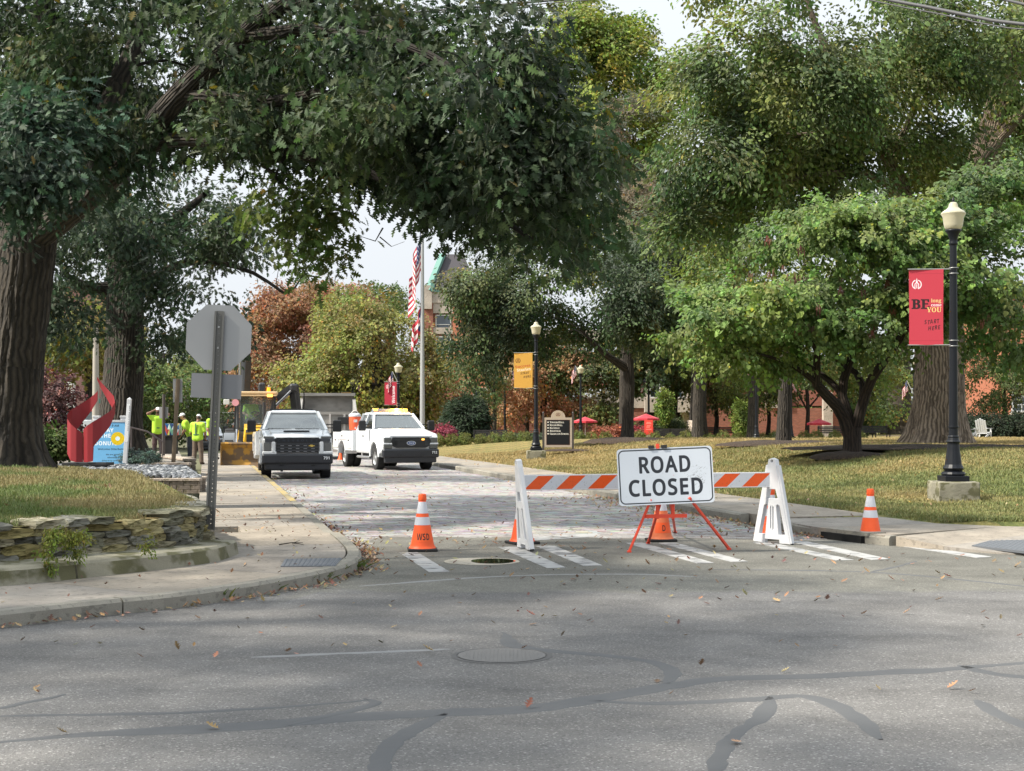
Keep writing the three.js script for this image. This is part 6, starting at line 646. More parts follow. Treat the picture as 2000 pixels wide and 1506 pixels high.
{ const p = G(566, 1065, KH), t = thing('fallen_twig', 'small forked dead twig lying on the pavement corner', 'twig', p, 0.2); part('stick', [tube([V(-0.13, 0.012, 0.03), V(0, 0.03, 0), V(0.16, 0.02, -0.1)], [0.008, 0.003], 6), tube([V(0.03, 0.025, -0.01), V(0.12, 0.02, 0.06), V(0.16, 0.012, 0.13)], [0.006, 0.003], 6), tube([V(0.05, 0.026, -0.03), V(0.12, 0.06, 0)], [0.004, 0.002], 5)], M.barkDark, t); }
// ---------------------------------------------------------------- vehicles: built facing +z, wheels on y = 0
R = rng(300);
M.carWhite = mat([0.70, 0.725, 0.75], 0.36, { clearcoat: 0.8, clearcoatRoughness: 0.06 }); M.carGlass = mat([0.02, 0.026, 0.03], 0.06, { clearcoat: 1, clearcoatRoughness: 0.03 }); M.trim = mat([0.016, 0.017, 0.019], 0.5); M.bumper = mat([0.012, 0.014, 0.02], 0.42, { clearcoat: 0.3, clearcoatRoughness: 0.3 }); M.lens = mat([0.10, 0.105, 0.11], 0.15, { clearcoat: 1, clearcoatRoughness: 0.05 }); M.rim = mat([0.42, 0.43, 0.44], 0.35, { metalness: 0.7 }); M.interior = mat([0.05, 0.05, 0.055], 0.8);
M.windshield = mat([0.5, 0.58, 0.6], 0.03, { transmission: 0.85, ior: 2.3, side: THREE.DoubleSide });
M.pane = mat([0.55, 0.64, 0.66], 0.03, { transmission: 0.85, side: THREE.DoubleSide });
M.amber = mat([0.8, 0.3, 0.02], 0.3, { emissive: new THREE.Color(1, 0.30, 0.015), emissiveIntensity: 1.2 }); M.amberHot = mat([1, 0.5, 0.1], 0.3, { emissive: new THREE.Color(1, 0.40, 0.06), emissiveIntensity: 2.2 });
function wheel(t, x, z, r, w, dual) { const p = lathe([[r * 0.6, -w / 2], [r * 0.94, -w / 2], [r, -w * 0.36], [r, w * 0.36], [r * 0.94, w / 2], [r * 0.6, w / 2]], 28).rotateZ(PI / 2).translate(x, r, z); const grooves = []; for (let k = 0; k < 26; k++) { const a = k / 26 * 2 * PI; grooves.push(box(w * 0.92, 0.012, 0.03, x, r + Math.cos(a) * (r + 0.002), z + Math.sin(a) * (r + 0.002), a, 0, 0)); } const ty = part('tyre', [p, ...grooves, ...(dual ? [p.clone().translate(dual, 0, 0)] : [])], M.rubber, t); const s = Math.sign(x); part('rim', [lathe([[0.02, 0.02], [r * 0.2, 0.02], [r * 0.25, -0.03], [r * 0.5, -0.05], [r * 0.58, 0.01], [r * 0.62, 0.01]], 20).rotateZ(-s * PI / 2).translate(x + s * w * 0.42, r, z)], M.rim, ty); return ty; }
// a solid lofted through cross sections along z: each [z, half width bottom, y bottom, half width top, y top]
function loft(sec, close = true) { const pos = [], q = ([z, wb, yb, wt, yt]) => [[-wb, yb, z], [wb, yb, z], [wt, yt, z], [-wt, yt, z]]; for (let i = 0; i < sec.length - 1; i++) { const a = q(sec[i]), b = q(sec[i + 1]); for (let k = 0; k < 4; k++) { const n = (k + 1) % 4; pos.push(...a[k], ...b[k], ...a[n], ...a[n], ...b[k], ...b[n]); } } if (close) for (const [s, f] of [[sec[0], 0], [sec[sec.length - 1], 1]]) { const a = q(s); const o = f ? [0, 2, 1, 0, 3, 2] : [0, 1, 2, 0, 2, 3]; for (const i of o) pos.push(...a[i]); } const g = new THREE.BufferGeometry(); g.setAttribute('position', new THREE.Float32BufferAttribute(pos, 3)); g.computeVertexNormals(); return g; }
const quad = (a, b, c, d, n = 1) => { const g = new THREE.BufferGeometry(); g.setAttribute('position', new THREE.Float32BufferAttribute([...a, ...b, ...c, ...a, ...c, ...d], 3)); g.setAttribute('uv', new THREE.Float32BufferAttribute([0, 0, 1, 0, 1, 1, 0, 0, 1, 1, 0, 1], 2)); g.computeVertexNormals(); return g; };
function pickup(label, pos, turn, o) {
  const t = thing('work_truck', label, 'truck', pos, turn), w = 1.0, tex2 = (txt) => canvasTex(128, 64, (g) => { g.fillStyle = '#0b0d12'; g.fillRect(0, 0, 128, 64); g.fillStyle = '#f2f4f6'; g.font = FONT('bold', 60); g.textAlign = 'center'; g.textBaseline = 'middle'; g.fillText(txt, 64, 34); });
  const fz = 0, cz = -1.45, wb = o.wb ?? 4.1, axle = -0.95;                      // front face, cowl, wheelbase, front axle
  // lower body side profile, cut for the wheels, then extruded across
  const prof = [[0.02, 0.62], [0.06, 1.14], [-0.06, 1.27], [-1.3, 1.42], [-3.5, 1.44], [-3.5, 0.55], [axle - 0.56, 0.55], ...Array.from({ length: 9 }, (_, i) => { const a = PI * (1 - i / 8); return [axle + 0.54 * Math.cos(a), 0.45 + 0.56 * Math.sin(a)]; }), [axle + 0.56, 0.55]];
  part('body', [ext(prof.map(([z, y]) => [z, y]), 2 * w - 0.16, 0.08).rotateY(-PI / 2).translate(w - 0.08, 0, 0), loft([[-1.4, 0.80, 1.40, 0.76, 1.45], [-0.75, 0.80, 1.33, 0.75, 1.41], [-0.12, 0.80, 1.22, 0.72, 1.31], [0.0, 0.79, 1.18, 0.72, 1.26], [0.06, 0.78, 1.12, 0.74, 1.19]])], M.carWhite, t);
  for (const s of [-1, 1]) part('wheel_arch', [new THREE.TorusGeometry(0.535, 0.045, 8, 20, PI).rotateY(PI / 2).translate(s * (w + 0.005), 0.46, axle)], o.arch ? M.trim : M.carWhite, t);
  // cab: pillars and roof, panes set in
  const zs = -1.38, zt = -2.12, zr = -3.42, yb = 1.42, yt = 2.01, wb2 = 0.93, wt = 0.70;
  part('cab', [loft([[zr, wt + 0.03, yt - 0.07, wt - 0.06, yt], [zt - 0.05, wt + 0.03, yt - 0.07, wt - 0.06, yt], [zt + 0.1, wt + 0.03, yt - 0.09, wt - 0.02, yt - 0.055]]), ...[-1, 1].flatMap((s) => [bar(V(s * wb2, yb, zs), V(s * (wt + 0.01), yt - 0.05, zt + 0.06), 0.075, 0.06), bar(V(s * wb2, yb, -2.6), V(s * (wt + 0.01), yt - 0.05, -2.62), 0.05, 0.09), bar(V(s * wb2, yb, zr), V(s * (wt + 0.01), yt - 0.04, zr + 0.03), 0.06, 0.1)]), loft([[zr + 0.02, wb2, 1.4, wt, yt - 0.05], [zr, wb2, 1.4, wt, yt - 0.05]])], M.carWhite, t);
  part('windshield', quad([-wb2 + 0.03, yb + 0.01, zs - 0.01], [wb2 - 0.03, yb + 0.01, zs - 0.01], [wt - 0.01, yt - 0.075, zt + 0.05], [-wt + 0.01, yt - 0.075, zt + 0.05]), M.windshield, t); for (const s of [-1, 1]) { part('side_window', [quad([s * (wb2 - 0.005), yb + 0.02, zs - 0.12], [s * (wb2 - 0.005), yb + 0.02, -2.57], [s * (wt + 0.005), yt - 0.08, -2.58], [s * (wt + 0.005), yt - 0.08, zt + 0.0])], M.carGlass, t); part('side_window', [quad([s * (wb2 - 0.005), yb + 0.02, -2.65], [s * (wb2 - 0.005), yb + 0.02, zr + 0.06], [s * (wt + 0.005), yt - 0.08, zr + 0.08], [s * (wt + 0.005), yt - 0.08, -2.66])], M.carGlass, t); part('door', [box(0.012, 0.76, 1.05, s * (w + 0.002), 1.02, -2.06), box(0.012, 0.76, 0.8, s * (w + 0.002), 1.02, -3.02)], M.carWhite, t); part('door_handle', [box(0.03, 0.03, 0.14, s * (w + 0.02), 1.17, -2.45)], M.trim, t); part('mirror', [rbox(0.26, 0.36, 0.12, 0.04, s * 1.27, 1.54, -1.62), box(0.3, 0.03, 0.04, s * 1.08, 1.48, -1.6), box(0.3, 0.03, 0.04, s * 1.08, 1.58, -1.62)], M.trim, t); }
  part('interior', [box(1.6, 0.12, 0.4, 0, 1.43, -1.8), rbox(0.5, 0.75, 0.16, 0.05, -0.4, 1.42, -2.7), rbox(0.5, 0.75, 0.16, 0.05, 0.4, 1.42, -2.7), box(1.5, 0.5, 0.05, 0, 1.55, -3.3), put(new THREE.TorusGeometry(0.19, 0.02, 6, 20), 0.4, 1.55, -1.98, -0.5, 0, 0)], M.interior, t); part('wiper', [bar(V(-0.8, 1.46, -1.4), V(-0.1, 1.45, -1.4), 0.02), bar(V(0.0, 1.46, -1.4), V(0.7, 1.45, -1.4), 0.02)], M.trim, t);
  part('bumper', [rbox(2.02, 0.3, 0.24, 0.06, 0, 0.59, 0.03), rbox(1.86, 0.24, 0.2, 0.05, 0, 0.38, 0.0), box(1.3, 0.02, 0.02, 0, 0.52, 0.15)], M.bumper, t); part('underbody', [box(1.5, 0.16, 3.2, 0, 0.46, -1.9), box(1.6, 0.1, 0.12, 0, 0.42, axle), box(0.9, 0.22, 0.5, 0, 0.38, axle - 0.3)], M.trim, t);
  const [ng, nm] = face(0.25, 0.125, tex2(o.number), 0.4); if (o.number) part('fleet_number', ng.translate(0.83, 0.62, 0.156), nm, t);
  if (o.kind === 'tall') { // stacked lamps, dark bar, slotted grille
    part('grille', [box(1.22, 0.44, 0.06, 0, 0.99, 0.075)], M.trim, t); part('grille_bar', [box(1.86, 0.09, 0.05, 0, 1.125, 0.085), ...[0, 1, 2].map((i) => box(1.2, 0.025, 0.03, 0, 1.02 - i * 0.09, 0.11))], mat([0.05, 0.055, 0.065], 0.35), t); const sl = []; for (let j = 0; j < 3; j++) for (let i = -2; i <= 2; i++) sl.push(box(0.1, 0.018, 0.02, i * 0.22, 0.975 - j * 0.085, 0.12)); tag(part('grille_slot', sl, mat([0.22, 0.23, 0.25], 0.4), t), null, null, null, 'stuff'); part('grille_emblem', ext([[-.09, -.01], [-.03, -.01], [-.03, -.03], [.04, -.03], [.04, -.01], [.09, -.01], [.08, .012], [.03, .012], [.03, .03], [-.04, .03], [-.04, .012], [-.08, .012]], 0.012).translate(0.4, 0.97, 0.125), mat([0.7, 0.5, 0.12], 0.3, { metalness: 0.7 }), t);
    const gt = canvasTex(512, 56, (g) => { g.fillStyle = '#10141c'; g.fillRect(0, 0, 512, 56); g.fillStyle = '#2a303c'; g.font = FONT('bold', 50); g.textAlign = 'center'; g.textBaseline = 'middle'; let q = 26; for (const ch of 'CHEVROLET') { g.fillText(ch, q + 24, 30); q += 52; } }); const [bg, bm] = face(1.3, 0.1, gt, 0.5); part('grille_lettering', bg.translate(0, 1.125, 0.114), bm, t);
    for (const s of [-1, 1]) { part('headlight', [rbox(0.3, 0.07, 0.06, 0.015, s * 0.82, 1.21, 0.06)], M.lens, t); part('headlight', [rbox(0.2, 0.26, 0.07, 0.02, s * 0.86, 0.94, 0.07)], M.lens, t); part('headlight_surround', [rbox(0.11, 0.34, 0.07, 0.02, s * 0.685, 0.92, 0.085), rbox(0.4, 0.08, 0.09, 0.02, s * 0.8, 0.77, 0.075)], M.carWhite, t); part('marker', box(0.1, 0.02, 0.02, s * 0.45, 1.19, 0.11), M.lens, t); part('tow_hook', [box(0.07, 0.14, 0.1, s * 0.45, 0.3, 0.04), box(0.12, 0.05, 0.12, s * 0.45, 0.4, 0.04)], M.trim, t); }
    part('hood_scoop', [rbox(0.75, 0.05, 0.16, 0.02, 0, 1.385, -0.5)], M.trim, t); part('light_bar', [box(1.3, 0.05, 0.2, -0.05, 2.035, -2.75)], M.trim, t);
  } else {
    part('grille', [ext([[-0.66, 1.12], [0.66, 1.12], [0.7, 0.98], [0.66, 0.82], [0.52, 0.76], [-0.52, 0.76], [-0.66, 0.82], [-0.7, 0.98]], 0.05).translate(0, 0.02, 0.06)], M.trim, t); part('grille_bar', [box(1.2, 0.06, 0.05, 0, 1.06, 0.085), box(1.24, 0.16, 0.04, 0, 0.935, 0.085), box(1.0, 0.03, 0.04, 0, 0.8, 0.085), rbox(0.2, 0.2, 0.04, 0.02, -0.58, 0.94, 0.09), rbox(0.2, 0.2, 0.04, 0.02, 0.58, 0.94, 0.09)], mat([0.05, 0.055, 0.06], 0.4), t);
    const em = canvasTex(256, 128, (g) => { g.fillStyle = '#c9ced4'; g.fillRect(0, 0, 256, 128); g.fillStyle = '#1f3f7d'; g.beginPath(); g.ellipse(128, 64, 112, 50, 0, 0, 7); g.fill(); g.fillStyle = '#eef1f4'; g.font = 'italic bold 62px serif'; g.textAlign = 'center'; g.textBaseline = 'middle'; g.fillText('Ford', 128, 64); }); const eg = new THREE.CircleGeometry(0.5, 32); part('oval_emblem', eg.scale(0.33, 0.15, 1).translate(0, 0.94, 0.125), mat([1, 1, 1], 0.25, { map: em, clearcoat: 1 }), t);
    for (const s of [-1, 1]) { part('headlight', [rbox(0.26, 0.2, 0.08, 0.02, s * 0.83, 1.03, 0.05), rbox(0.3, 0.15, 0.07, 0.02, s * 0.82, 0.82, 0.06)], M.lens, t); part('headlight_surround', [rbox(0.34, 0.05, 0.08, 0.015, s * 0.82, 0.92, 0.065)], M.carWhite, t); part('tow_hook', [box(0.07, 0.08, 0.1, s * 0.4, 0.52, 0.15)], M.trim, t); }
    if (o.amber) { part('light_bar', [rbox(1.35, 0.03, 0.24, 0.01, 0, 2.045, -2.5), rbox(1.3, 0.08, 0.22, 0.02, 0, 2.10, -2.5)], mat([0.25, 0.27, 0.3], 0.2, { clearcoat: 1 }), t); const hot = []; for (const [x, w2] of [[-0.56, 0.15], [0.22, 0.42], [0.56, 0.14]]) { part('beacon', [rbox(w2, 0.085, 0.235, 0.015, x, 2.105, -2.5)], M.amberHot, t); } part('grille_beacon', [rbox(0.09, 0.05, 0.04, 0.01, 0.42, 1.065, 0.135)], M.amberHot, t); part('roof_marker', [-0.45, -0.1, 0.15, 0.35, 0.5].map((x) => rbox(0.07, 0.03, 0.09, 0.01, x, 2.015, -2.2)), M.amber, t).userData.kind = 'stuff'; part('aerial', rod(V(0.3, 2.14, -2.6), V(0.3, 2.46, -2.65), 0.008), M.trim, t); }
  }
  for (const s of [-1, 1]) { wheel(t, s * 0.86, axle, 0.4, 0.28); wheel(t, s * 0.86, axle - wb, 0.4, 0.26, o.dual ? -s * 0.29 : 0); }
  if (o.service) { const z0 = -3.62, z1 = z0 - 2.75, rear = axle - wb; const sp = [[z0, 0.62], [z0, 1.34], [z1, 1.34], [z1, 0.62], [rear - 0.55, 0.62], ...Array.from({ length: 9 }, (_, i) => { const a = PI * (1 - i / 8); return [rear + 0.5 * Math.cos(a), 0.5 + 0.48 * Math.sin(a)]; }), [rear + 0.55, 0.62]]; part('service_body', [-1, 1].map((s) => ext(sp, 0.44, 0.02).rotateY(-PI / 2).translate(s > 0 ? 1.12 : -0.66, 0, 0)).concat([box(1.5, 0.1, 2.7, 0, 0.75, z0 - 1.36), box(2.2, 0.74, 0.06, 0, 1.0, z0 + 0.03)]), M.carWhite, t); for (const s of [-1, 1]) for (const [za, zb, ya, yb2] of [[z0 - 0.06, z0 - 0.72, 0.72, 1.28], [z0 - 0.76, z0 - 1.9, 1.04, 1.28], [z0 - 1.95, z1 + 0.05, 0.72, 1.28]]) { const d = part('compartment_door', box(0.016, yb2 - ya, za - zb, s * 1.135, (ya + yb2) / 2, (za + zb) / 2), M.carWhite, t); part('latch', box(0.02, 0.05, 0.12, s * 1.145, (ya + yb2) / 2, (za + zb) / 2), M.trim, d); } part('step_bar', [-1, 1].map((s) => rod(V(s * 0.98, 0.42, -1.6), V(s * 0.98, 0.42, -3.3), 0.045)), M.rim, t); if (o.arch) {} }
  else part('bed', [-1, 1].map((s) => box(0.12, 0.75, 1.9, s * 0.93, 1.0, -4.5)).concat([box(1.8, 0.1, 1.9, 0, 0.8, -4.5), box(1.86, 0.6, 0.06, 0, 1.05, -5.42)]), M.carWhite, t);
  return t;
}
{ const tr = G(577, 934), p = tr.clone().add(V(SA * 0.95, 0, CA * 0.95)); pickup('white service truck numbered 791 with tall black grille, nearest on the bricks', p, A - 0.01, { number: '791', kind: 'tall', service: true, arch: false, wb: 3.9 });
  const tr2 = G(794, 917), p2 = tr2.clone().add(V(SA * 0.95, 0, CA * 0.95)); const t2 = pickup('white service truck numbered 712 with flashing amber roof lights', p2, A + 0.16, { number: '712', kind: 'wide', service: true, dual: true, amber: true, wb: 4.2 });
  const pw = W(404, 886, 92); pickup('small white pickup parked beyond the road workers', pw, A + 0.05, { kind: 'wide', number: '', service: false });
  { const lamp = new THREE.PointLight(new THREE.Color(1, 0.42, 0.06), 6, 12); t2.updateMatrixWorld(true); lamp.position.copy(t2.localToWorld(V(0.22, 2.16, -2.34))); lamp.name = 'beacon_glow'; lamp.castShadow = true; scene.add(lamp); }
  // orange drinks cooler on the service body of 712
  const cp = t2.localToWorld(V(0, 0, 0)); t2.updateMatrixWorld(true); const at = t2.localToWorld(V(-0.9, 1.37, -4.0)), c = thing('drinks_cooler', 'orange round drinks cooler with a white lid on the body of truck 712', 'cooler', at, A); part('tub', [lathe([[0.17, 0], [0.2, 0.03], [0.215, 0.3], [0.215, 0.5], [0.2, 0.52]], 20)], mat([0.75, 0.11, 0.04], 0.5), c); part('lid', [lathe([[0.225, 0.5], [0.225, 0.57], [0.16, 0.62], [0.005, 0.63]], 20)], M.white, c); part('spigot', [box(0.05, 0.06, 0.06, 0, 0.08, 0.22)], M.white, c); part('label_plate', box(0.13, 0.1, 0.01, 0, 0.34, 0.215), M.whiteDull, c); part('handle', [put(new THREE.TorusGeometry(0.12, 0.014, 6, 16, PI), 0, 0.6, 0)], M.whiteDull, c); }
// backhoe loader: bucket to the camera, boom folded up behind
{ const d = 54, t = thing('backhoe_loader', 'yellow and grey backhoe loader with its bucket down and black boom raised behind the cab', 'backhoe', V((497 - 1000) / F * d, 0, -d), A * 0.75); const Y = mat([0.42, 0.22, 0.015], 0.6), Yc = mat([0.62, 0.36, 0.02], 0.45, { clearcoat: 0.4 }), gr = mat([0.16, 0.17, 0.19], 0.5), bk = mat([0.018, 0.018, 0.02], 0.45, { clearcoat: 0.3 });
  part('bucket', [ext([[0.0, 0.0], [0.55, 0.02], [0.53, 0.06], [0.08, 0.1], [-0.02, 0.3], [0.0, 0.72], [0.12, 0.9], [0.08, 0.95], [-0.06, 0.78], [-0.1, 0.28]], 2.3, 0.01).rotateY(-PI / 2).translate(1.15, 0, 1.6), box(0.03, 0.8, 0.5, -1.14, 0.42, 1.8), box(0.03, 0.8, 0.5, 1.14, 0.42, 1.8)], mat([1, 1, 1], 0.7, { map: tex(256, 256, (u, v) => mix3([0.40, 0.21, 0.03], [0.14, 0.09, 0.05], smoothstep(fbm(u * 5, v * 5, 91, 4, 5) , 0.42, 0.62))) }), t);
  for (const s of [-1, 1]) { part('loader_arm', [bar(V(s * 0.62, 0.6, 1.55), V(s * 0.62, 1.05, 0.4), 0.12, 0.2), bar(V(s * 0.62, 1.05, 0.4), V(s * 0.66, 1.3, -1.1), 0.12, 0.22)], gr, t); part('hydraulic_ram', [rod(V(s * 0.62, 0.75, 1.5), V(s * 0.62, 1.25, 0.3), 0.04), rod(V(s * 0.62, 1.0, 0.8), V(s * 0.62, 1.35, -0.1), 0.06)], M.chrome, t); }
  part('bonnet', [loft([[-0.9, 0.42, 0.9, 0.4, 1.6], [0.5, 0.42, 0.8, 0.36, 1.45], [0.62, 0.38, 0.85, 0.3, 1.38]])], Yc, t); part('nose_grille', [box(0.6, 0.34, 0.03, 0.02, 1.05, 0.63)], M.trim, t); part('front_weight', [box(0.7, 0.3, 0.3, 0, 0.62, 0.55)], bk, t); part('headlamp', [box(0.16, 0.1, 0.03, -0.22, 1.34, 0.62)], M.lens, t); part('headlamp', [box(0.16, 0.1, 0.03, 0.22, 1.34, 0.62)], M.lens, t);
  for (const s of [-1, 1]) { wheel(t, s * 0.92, 0.1, 0.5, 0.32); wheel(t, s * 0.9, -2.1, 0.72, 0.48); part('mudguard', [put(new THREE.CylinderGeometry(0.86, 0.86, 0.5, 20, 1, true, -PI / 2 - 0.1, PI * 0.75), s * 0.92, 0.72, -2.1, 0, 0, PI / 2)], mat([0.2, 0.22, 0.25], 0.5, { side: THREE.DoubleSide }), t); }
  part('cab_floor', [box(1.5, 0.5, 1.6, 0, 1.05, -1.75)], gr, t); for (const s of [-1, 1]) part('cab_frame', [s].flatMap((s) => [bar(V(s * 0.62, 1.3, -0.95), V(s * 0.66, 2.7, -1.15), 0.08), bar(V(s * 0.78, 1.3, -1.8), V(s * 0.72, 2.7, -1.8), 0.07), bar(V(s * 0.76, 1.3, -2.55), V(s * 0.7, 2.7, -2.45), 0.08)]), bk, t); part('cab_roof', [rbox(1.7, 0.12, 1.8, 0.05, 0, 2.76, -1.8), rbox(1.62, 0.05, 0.2, 0.02, 0, 2.66, -0.95)], mat([0.5, 0.36, 0.2], 0.6), t);
  part('windscreen', [quad([-0.6, 1.35, -0.97], [0.6, 1.35, -0.97], [0.64, 2.68, -1.16], [-0.64, 2.68, -1.16])], M.pane, t); for (const s of [-1, 1]) part('side_glass', [quad([s * 0.63, 1.35, -1.0], [s * 0.77, 1.35, -2.5], [s * 0.71, 2.68, -2.42], [s * 0.67, 2.68, -1.18])], M.pane, t);
  part('seat', [rbox(0.5, 0.12, 0.5, 0.04, 0, 1.7, -1.95), rbox(0.5, 0.7, 0.12, 0.04, 0, 2.0, -2.2)], M.interior, t); part('steering_wheel', put(new THREE.TorusGeometry(0.17, 0.016, 6, 18), 0, 1.95, -1.45, -0.8, 0, 0), M.trim, t);
  part('beacon', [cyl(0.07, 0.06, 0.16, 0.5, 2.9, -1.3)], M.amber, t); part('work_light', [box(0.2, 0.1, 0.06, 0.55, 2.66, -0.86)], M.amberHot, t); part('exhaust', [cyl(0.06, 0.06, 0.9, 0.35, 1.95, -0.3), rbox(0.26, 0.4, 0.2, 0.08, 0.25, 2.95, -1.1)], bk, t); part('mirror', [rbox(0.22, 0.2, 0.04, 0.02, -1.05, 2.42, -1.0), rod(V(-0.7, 2.4, -1.1), V(-1.0, 2.42, -1.0), 0.012)], M.whiteDull, t); part('warning_disc', put(new THREE.CylinderGeometry(0.13, 0.13, 0.02, 20), -0.72, 2.4, -0.92, PI / 2, 0, 0), mat([0.75, 0.35, 0.4], 0.5), t);
  part('boom', [bar(V(-0.45, 1.0, -3.3), V(-0.42, 2.8, -3.0), 0.34, 0.3), bar(V(-0.42, 2.8, -3.0), V(-0.36, 4.2, -2.9), 0.26, 0.34), rbox(0.34, 0.6, 0.4, 0.06, -0.38, 4.3, -2.9)], bk, t); part('dipper_arm', [bar(V(0.85, 2.6, -3.3), V(1.45, 3.05, -3.1), 0.26, 0.3), bar(V(1.45, 3.05, -3.1), V(1.65, 1.4, -3.3), 0.3, 0.26), rbox(0.34, 0.34, 0.4, 0.1, 1.46, 3.0, -3.1)], bk, t); part('boom_ram', [rod(V(0.75, 2.3, -3.2), V(1.4, 2.95, -2.95), 0.05), rod(V(-0.62, 2.9, -2.8), V(-0.6, 4.1, -2.75), 0.05)], M.chrome, t); part('hose', tube([V(-0.55, 4.5, -2.9), V(-0.85, 4.1, -2.8), V(-0.7, 3.5, -2.8)], [0.02, 0.02], 6), M.rubber, t); part('hose', [tube([V(1.5, 3.2, -3), V(1.85, 2.9, -3), V(1.8, 2.0, -3.1)], [0.025, 0.025], 6)], M.rubber, t); part('rear_frame', [box(2.0, 0.3, 0.3, 0, 0.8, -3.1)], bk, t);
  const lt = part('door_handle', box(0.04, 0.1, 0.03, -0.8, 1.6, -1.2), M.chrome, t); }
// dump truck seen from the back, beyond
{ const d = 66, k = d / F, t = thing('dump_truck', 'grey dump truck with an empty weathered dump body behind truck 791', 'dump truck', V((640 - 1000) * k, 0, -d), A * 0.6); const gy = mat([1, 1, 1], 0.8, { map: tex(256, 256, (u, v) => [0.24, 0.23, 0.215].map((c) => c * (0.6 + 0.8 * fbm(u * 6, v * 6, 95, 4, 6)))) }), rail = mat([0.42, 0.40, 0.38], 0.6);
  part('tailgate', [box(2.3, 0.78, 0.08, 0, 1.62, 0), box(2.5, 0.14, 0.16, 0, 2.08, 0)], gy, t); for (const x of [-1.12, -0.5, 0.1, 0.75, 1.12]) part('tailgate_rib', box(0.09, 0.86, 0.06, x, 1.62, 0.07), rail, t); for (const s of [-1, 1]) part('side_board', [ext([[0, 2.12], [-4, 2.75], [-4, 1.2], [0, 1.2]], 0.09).rotateY(-PI / 2).translate(s * 1.22 + 0.045, 0, 0), bar(V(s * 1.24, 2.1, 0), V(s * 1.24, 2.75, -4), 0.14)], gy, t);
  part('headboard', [box(2.5, 1.5, 0.1, 0, 2.2, -4.0), box(2.6, 0.14, 0.5, 0, 3.0, -3.85)], gy, t); part('bed_floor', box(2.4, 0.08, 4, 0, 1.25, -2), gy, t); part('cab', [rbox(2.2, 1.5, 1.6, 0.1, 0, 1.9, -5.2)], M.carWhite, t); part('mud_flap', [-1, 1].map((s) => box(0.6, 0.7, 0.02, s * 0.85, 0.55, 0.1)), M.rubber, t); part('chassis', [box(1.0, 0.3, 6, 0, 0.9, -2.8), box(2.3, 0.12, 0.12, 0, 1.12, 0.05)], M.trim, t); part('tail_lamp', [box(0.16, 0.1, 0.03, -0.9, 1.1, 0.13)], mat([0.4, 0.02, 0.02], 0.3), t); part('tail_lamp', [box(0.16, 0.1, 0.03, 0.9, 1.1, 0.13)], mat([0.4, 0.02, 0.02], 0.3), t); for (const s of [-1, 1]) { wheel(t, s * 0.92, -1.0, 0.5, 0.28, -s * 0.3); wheel(t, s * 0.95, -5.0, 0.5, 0.28); } part('equipment_box', [rbox(0.6, 0.32, 0.1, 0.02, 0.75, 1.75, 0.12)], M.trim, t); }
{ const p = W(665, 898, 62), t = thing('traffic_cone', 'tiny orange and white cone between the dump truck wheels', 'traffic cone', p); part('body', lathe([[0.14, 0], [0.14, 0.03], [0.1, 0.03], [0.02, 0.42], [0.0, 0.42]], 14), M.orange, t); part('reflective_collar', lathe([[0.072, 0.16], [0.05, 0.27]], 14), M.reflective, t); }
{ const d = 72, t = thing('parked_car', 'red and white car partly hidden behind the red sculpture', 'car', W(168, 858, d), PI / 2 + 0.2); const rd = mat([0.45, 0.07, 0.06], 0.3, { clearcoat: 0.8 }); part('body', [ext([[2.0, 0.3], [2.1, 0.75], [1.1, 0.95], [-1.9, 0.95], [-2.1, 0.8], [-2.1, 0.3]], 1.6, 0.05).rotateY(-PI / 2).translate(0.8, 0, 0)], M.carWhite, t); part('roof', [loft([[-1.7, 0.66, 1.4, 0.6, 1.47], [0.3, 0.66, 1.4, 0.6, 1.47]])], rd, t); part('pillar', [-1, 1].flatMap((s) => [bar(V(s * 0.76, 0.93, 0.95), V(s * 0.62, 1.42, 0.3), 0.06), bar(V(s * 0.76, 0.93, -0.4), V(s * 0.62, 1.42, -0.4), 0.06), bar(V(s * 0.76, 0.93, -1.85), V(s * 0.62, 1.42, -1.65), 0.07)]), rd, t); for (const s of [-1, 1]) { part('side_window', quad([s * 0.75, 0.95, 0.85], [s * 0.75, 0.95, -1.8], [s * 0.62, 1.4, -1.6], [s * 0.62, 1.4, 0.28]), M.pane, t); wheel(t, s * 0.75, 1.3, 0.32, 0.2); wheel(t, s * 0.75, -1.3, 0.32, 0.2); } part('windshield', quad([-0.7, 0.95, 0.98], [0.7, 0.95, 0.98], [0.6, 1.4, 0.32], [-0.6, 1.4, 0.32]), M.pane, t); part('headlight', box(0.3, 0.12, 0.05, 0.55, 0.66, 2.1), M.lens, t); part('headlight', box(0.3, 0.12, 0.05, -0.55, 0.66, 2.1), M.lens, t); }

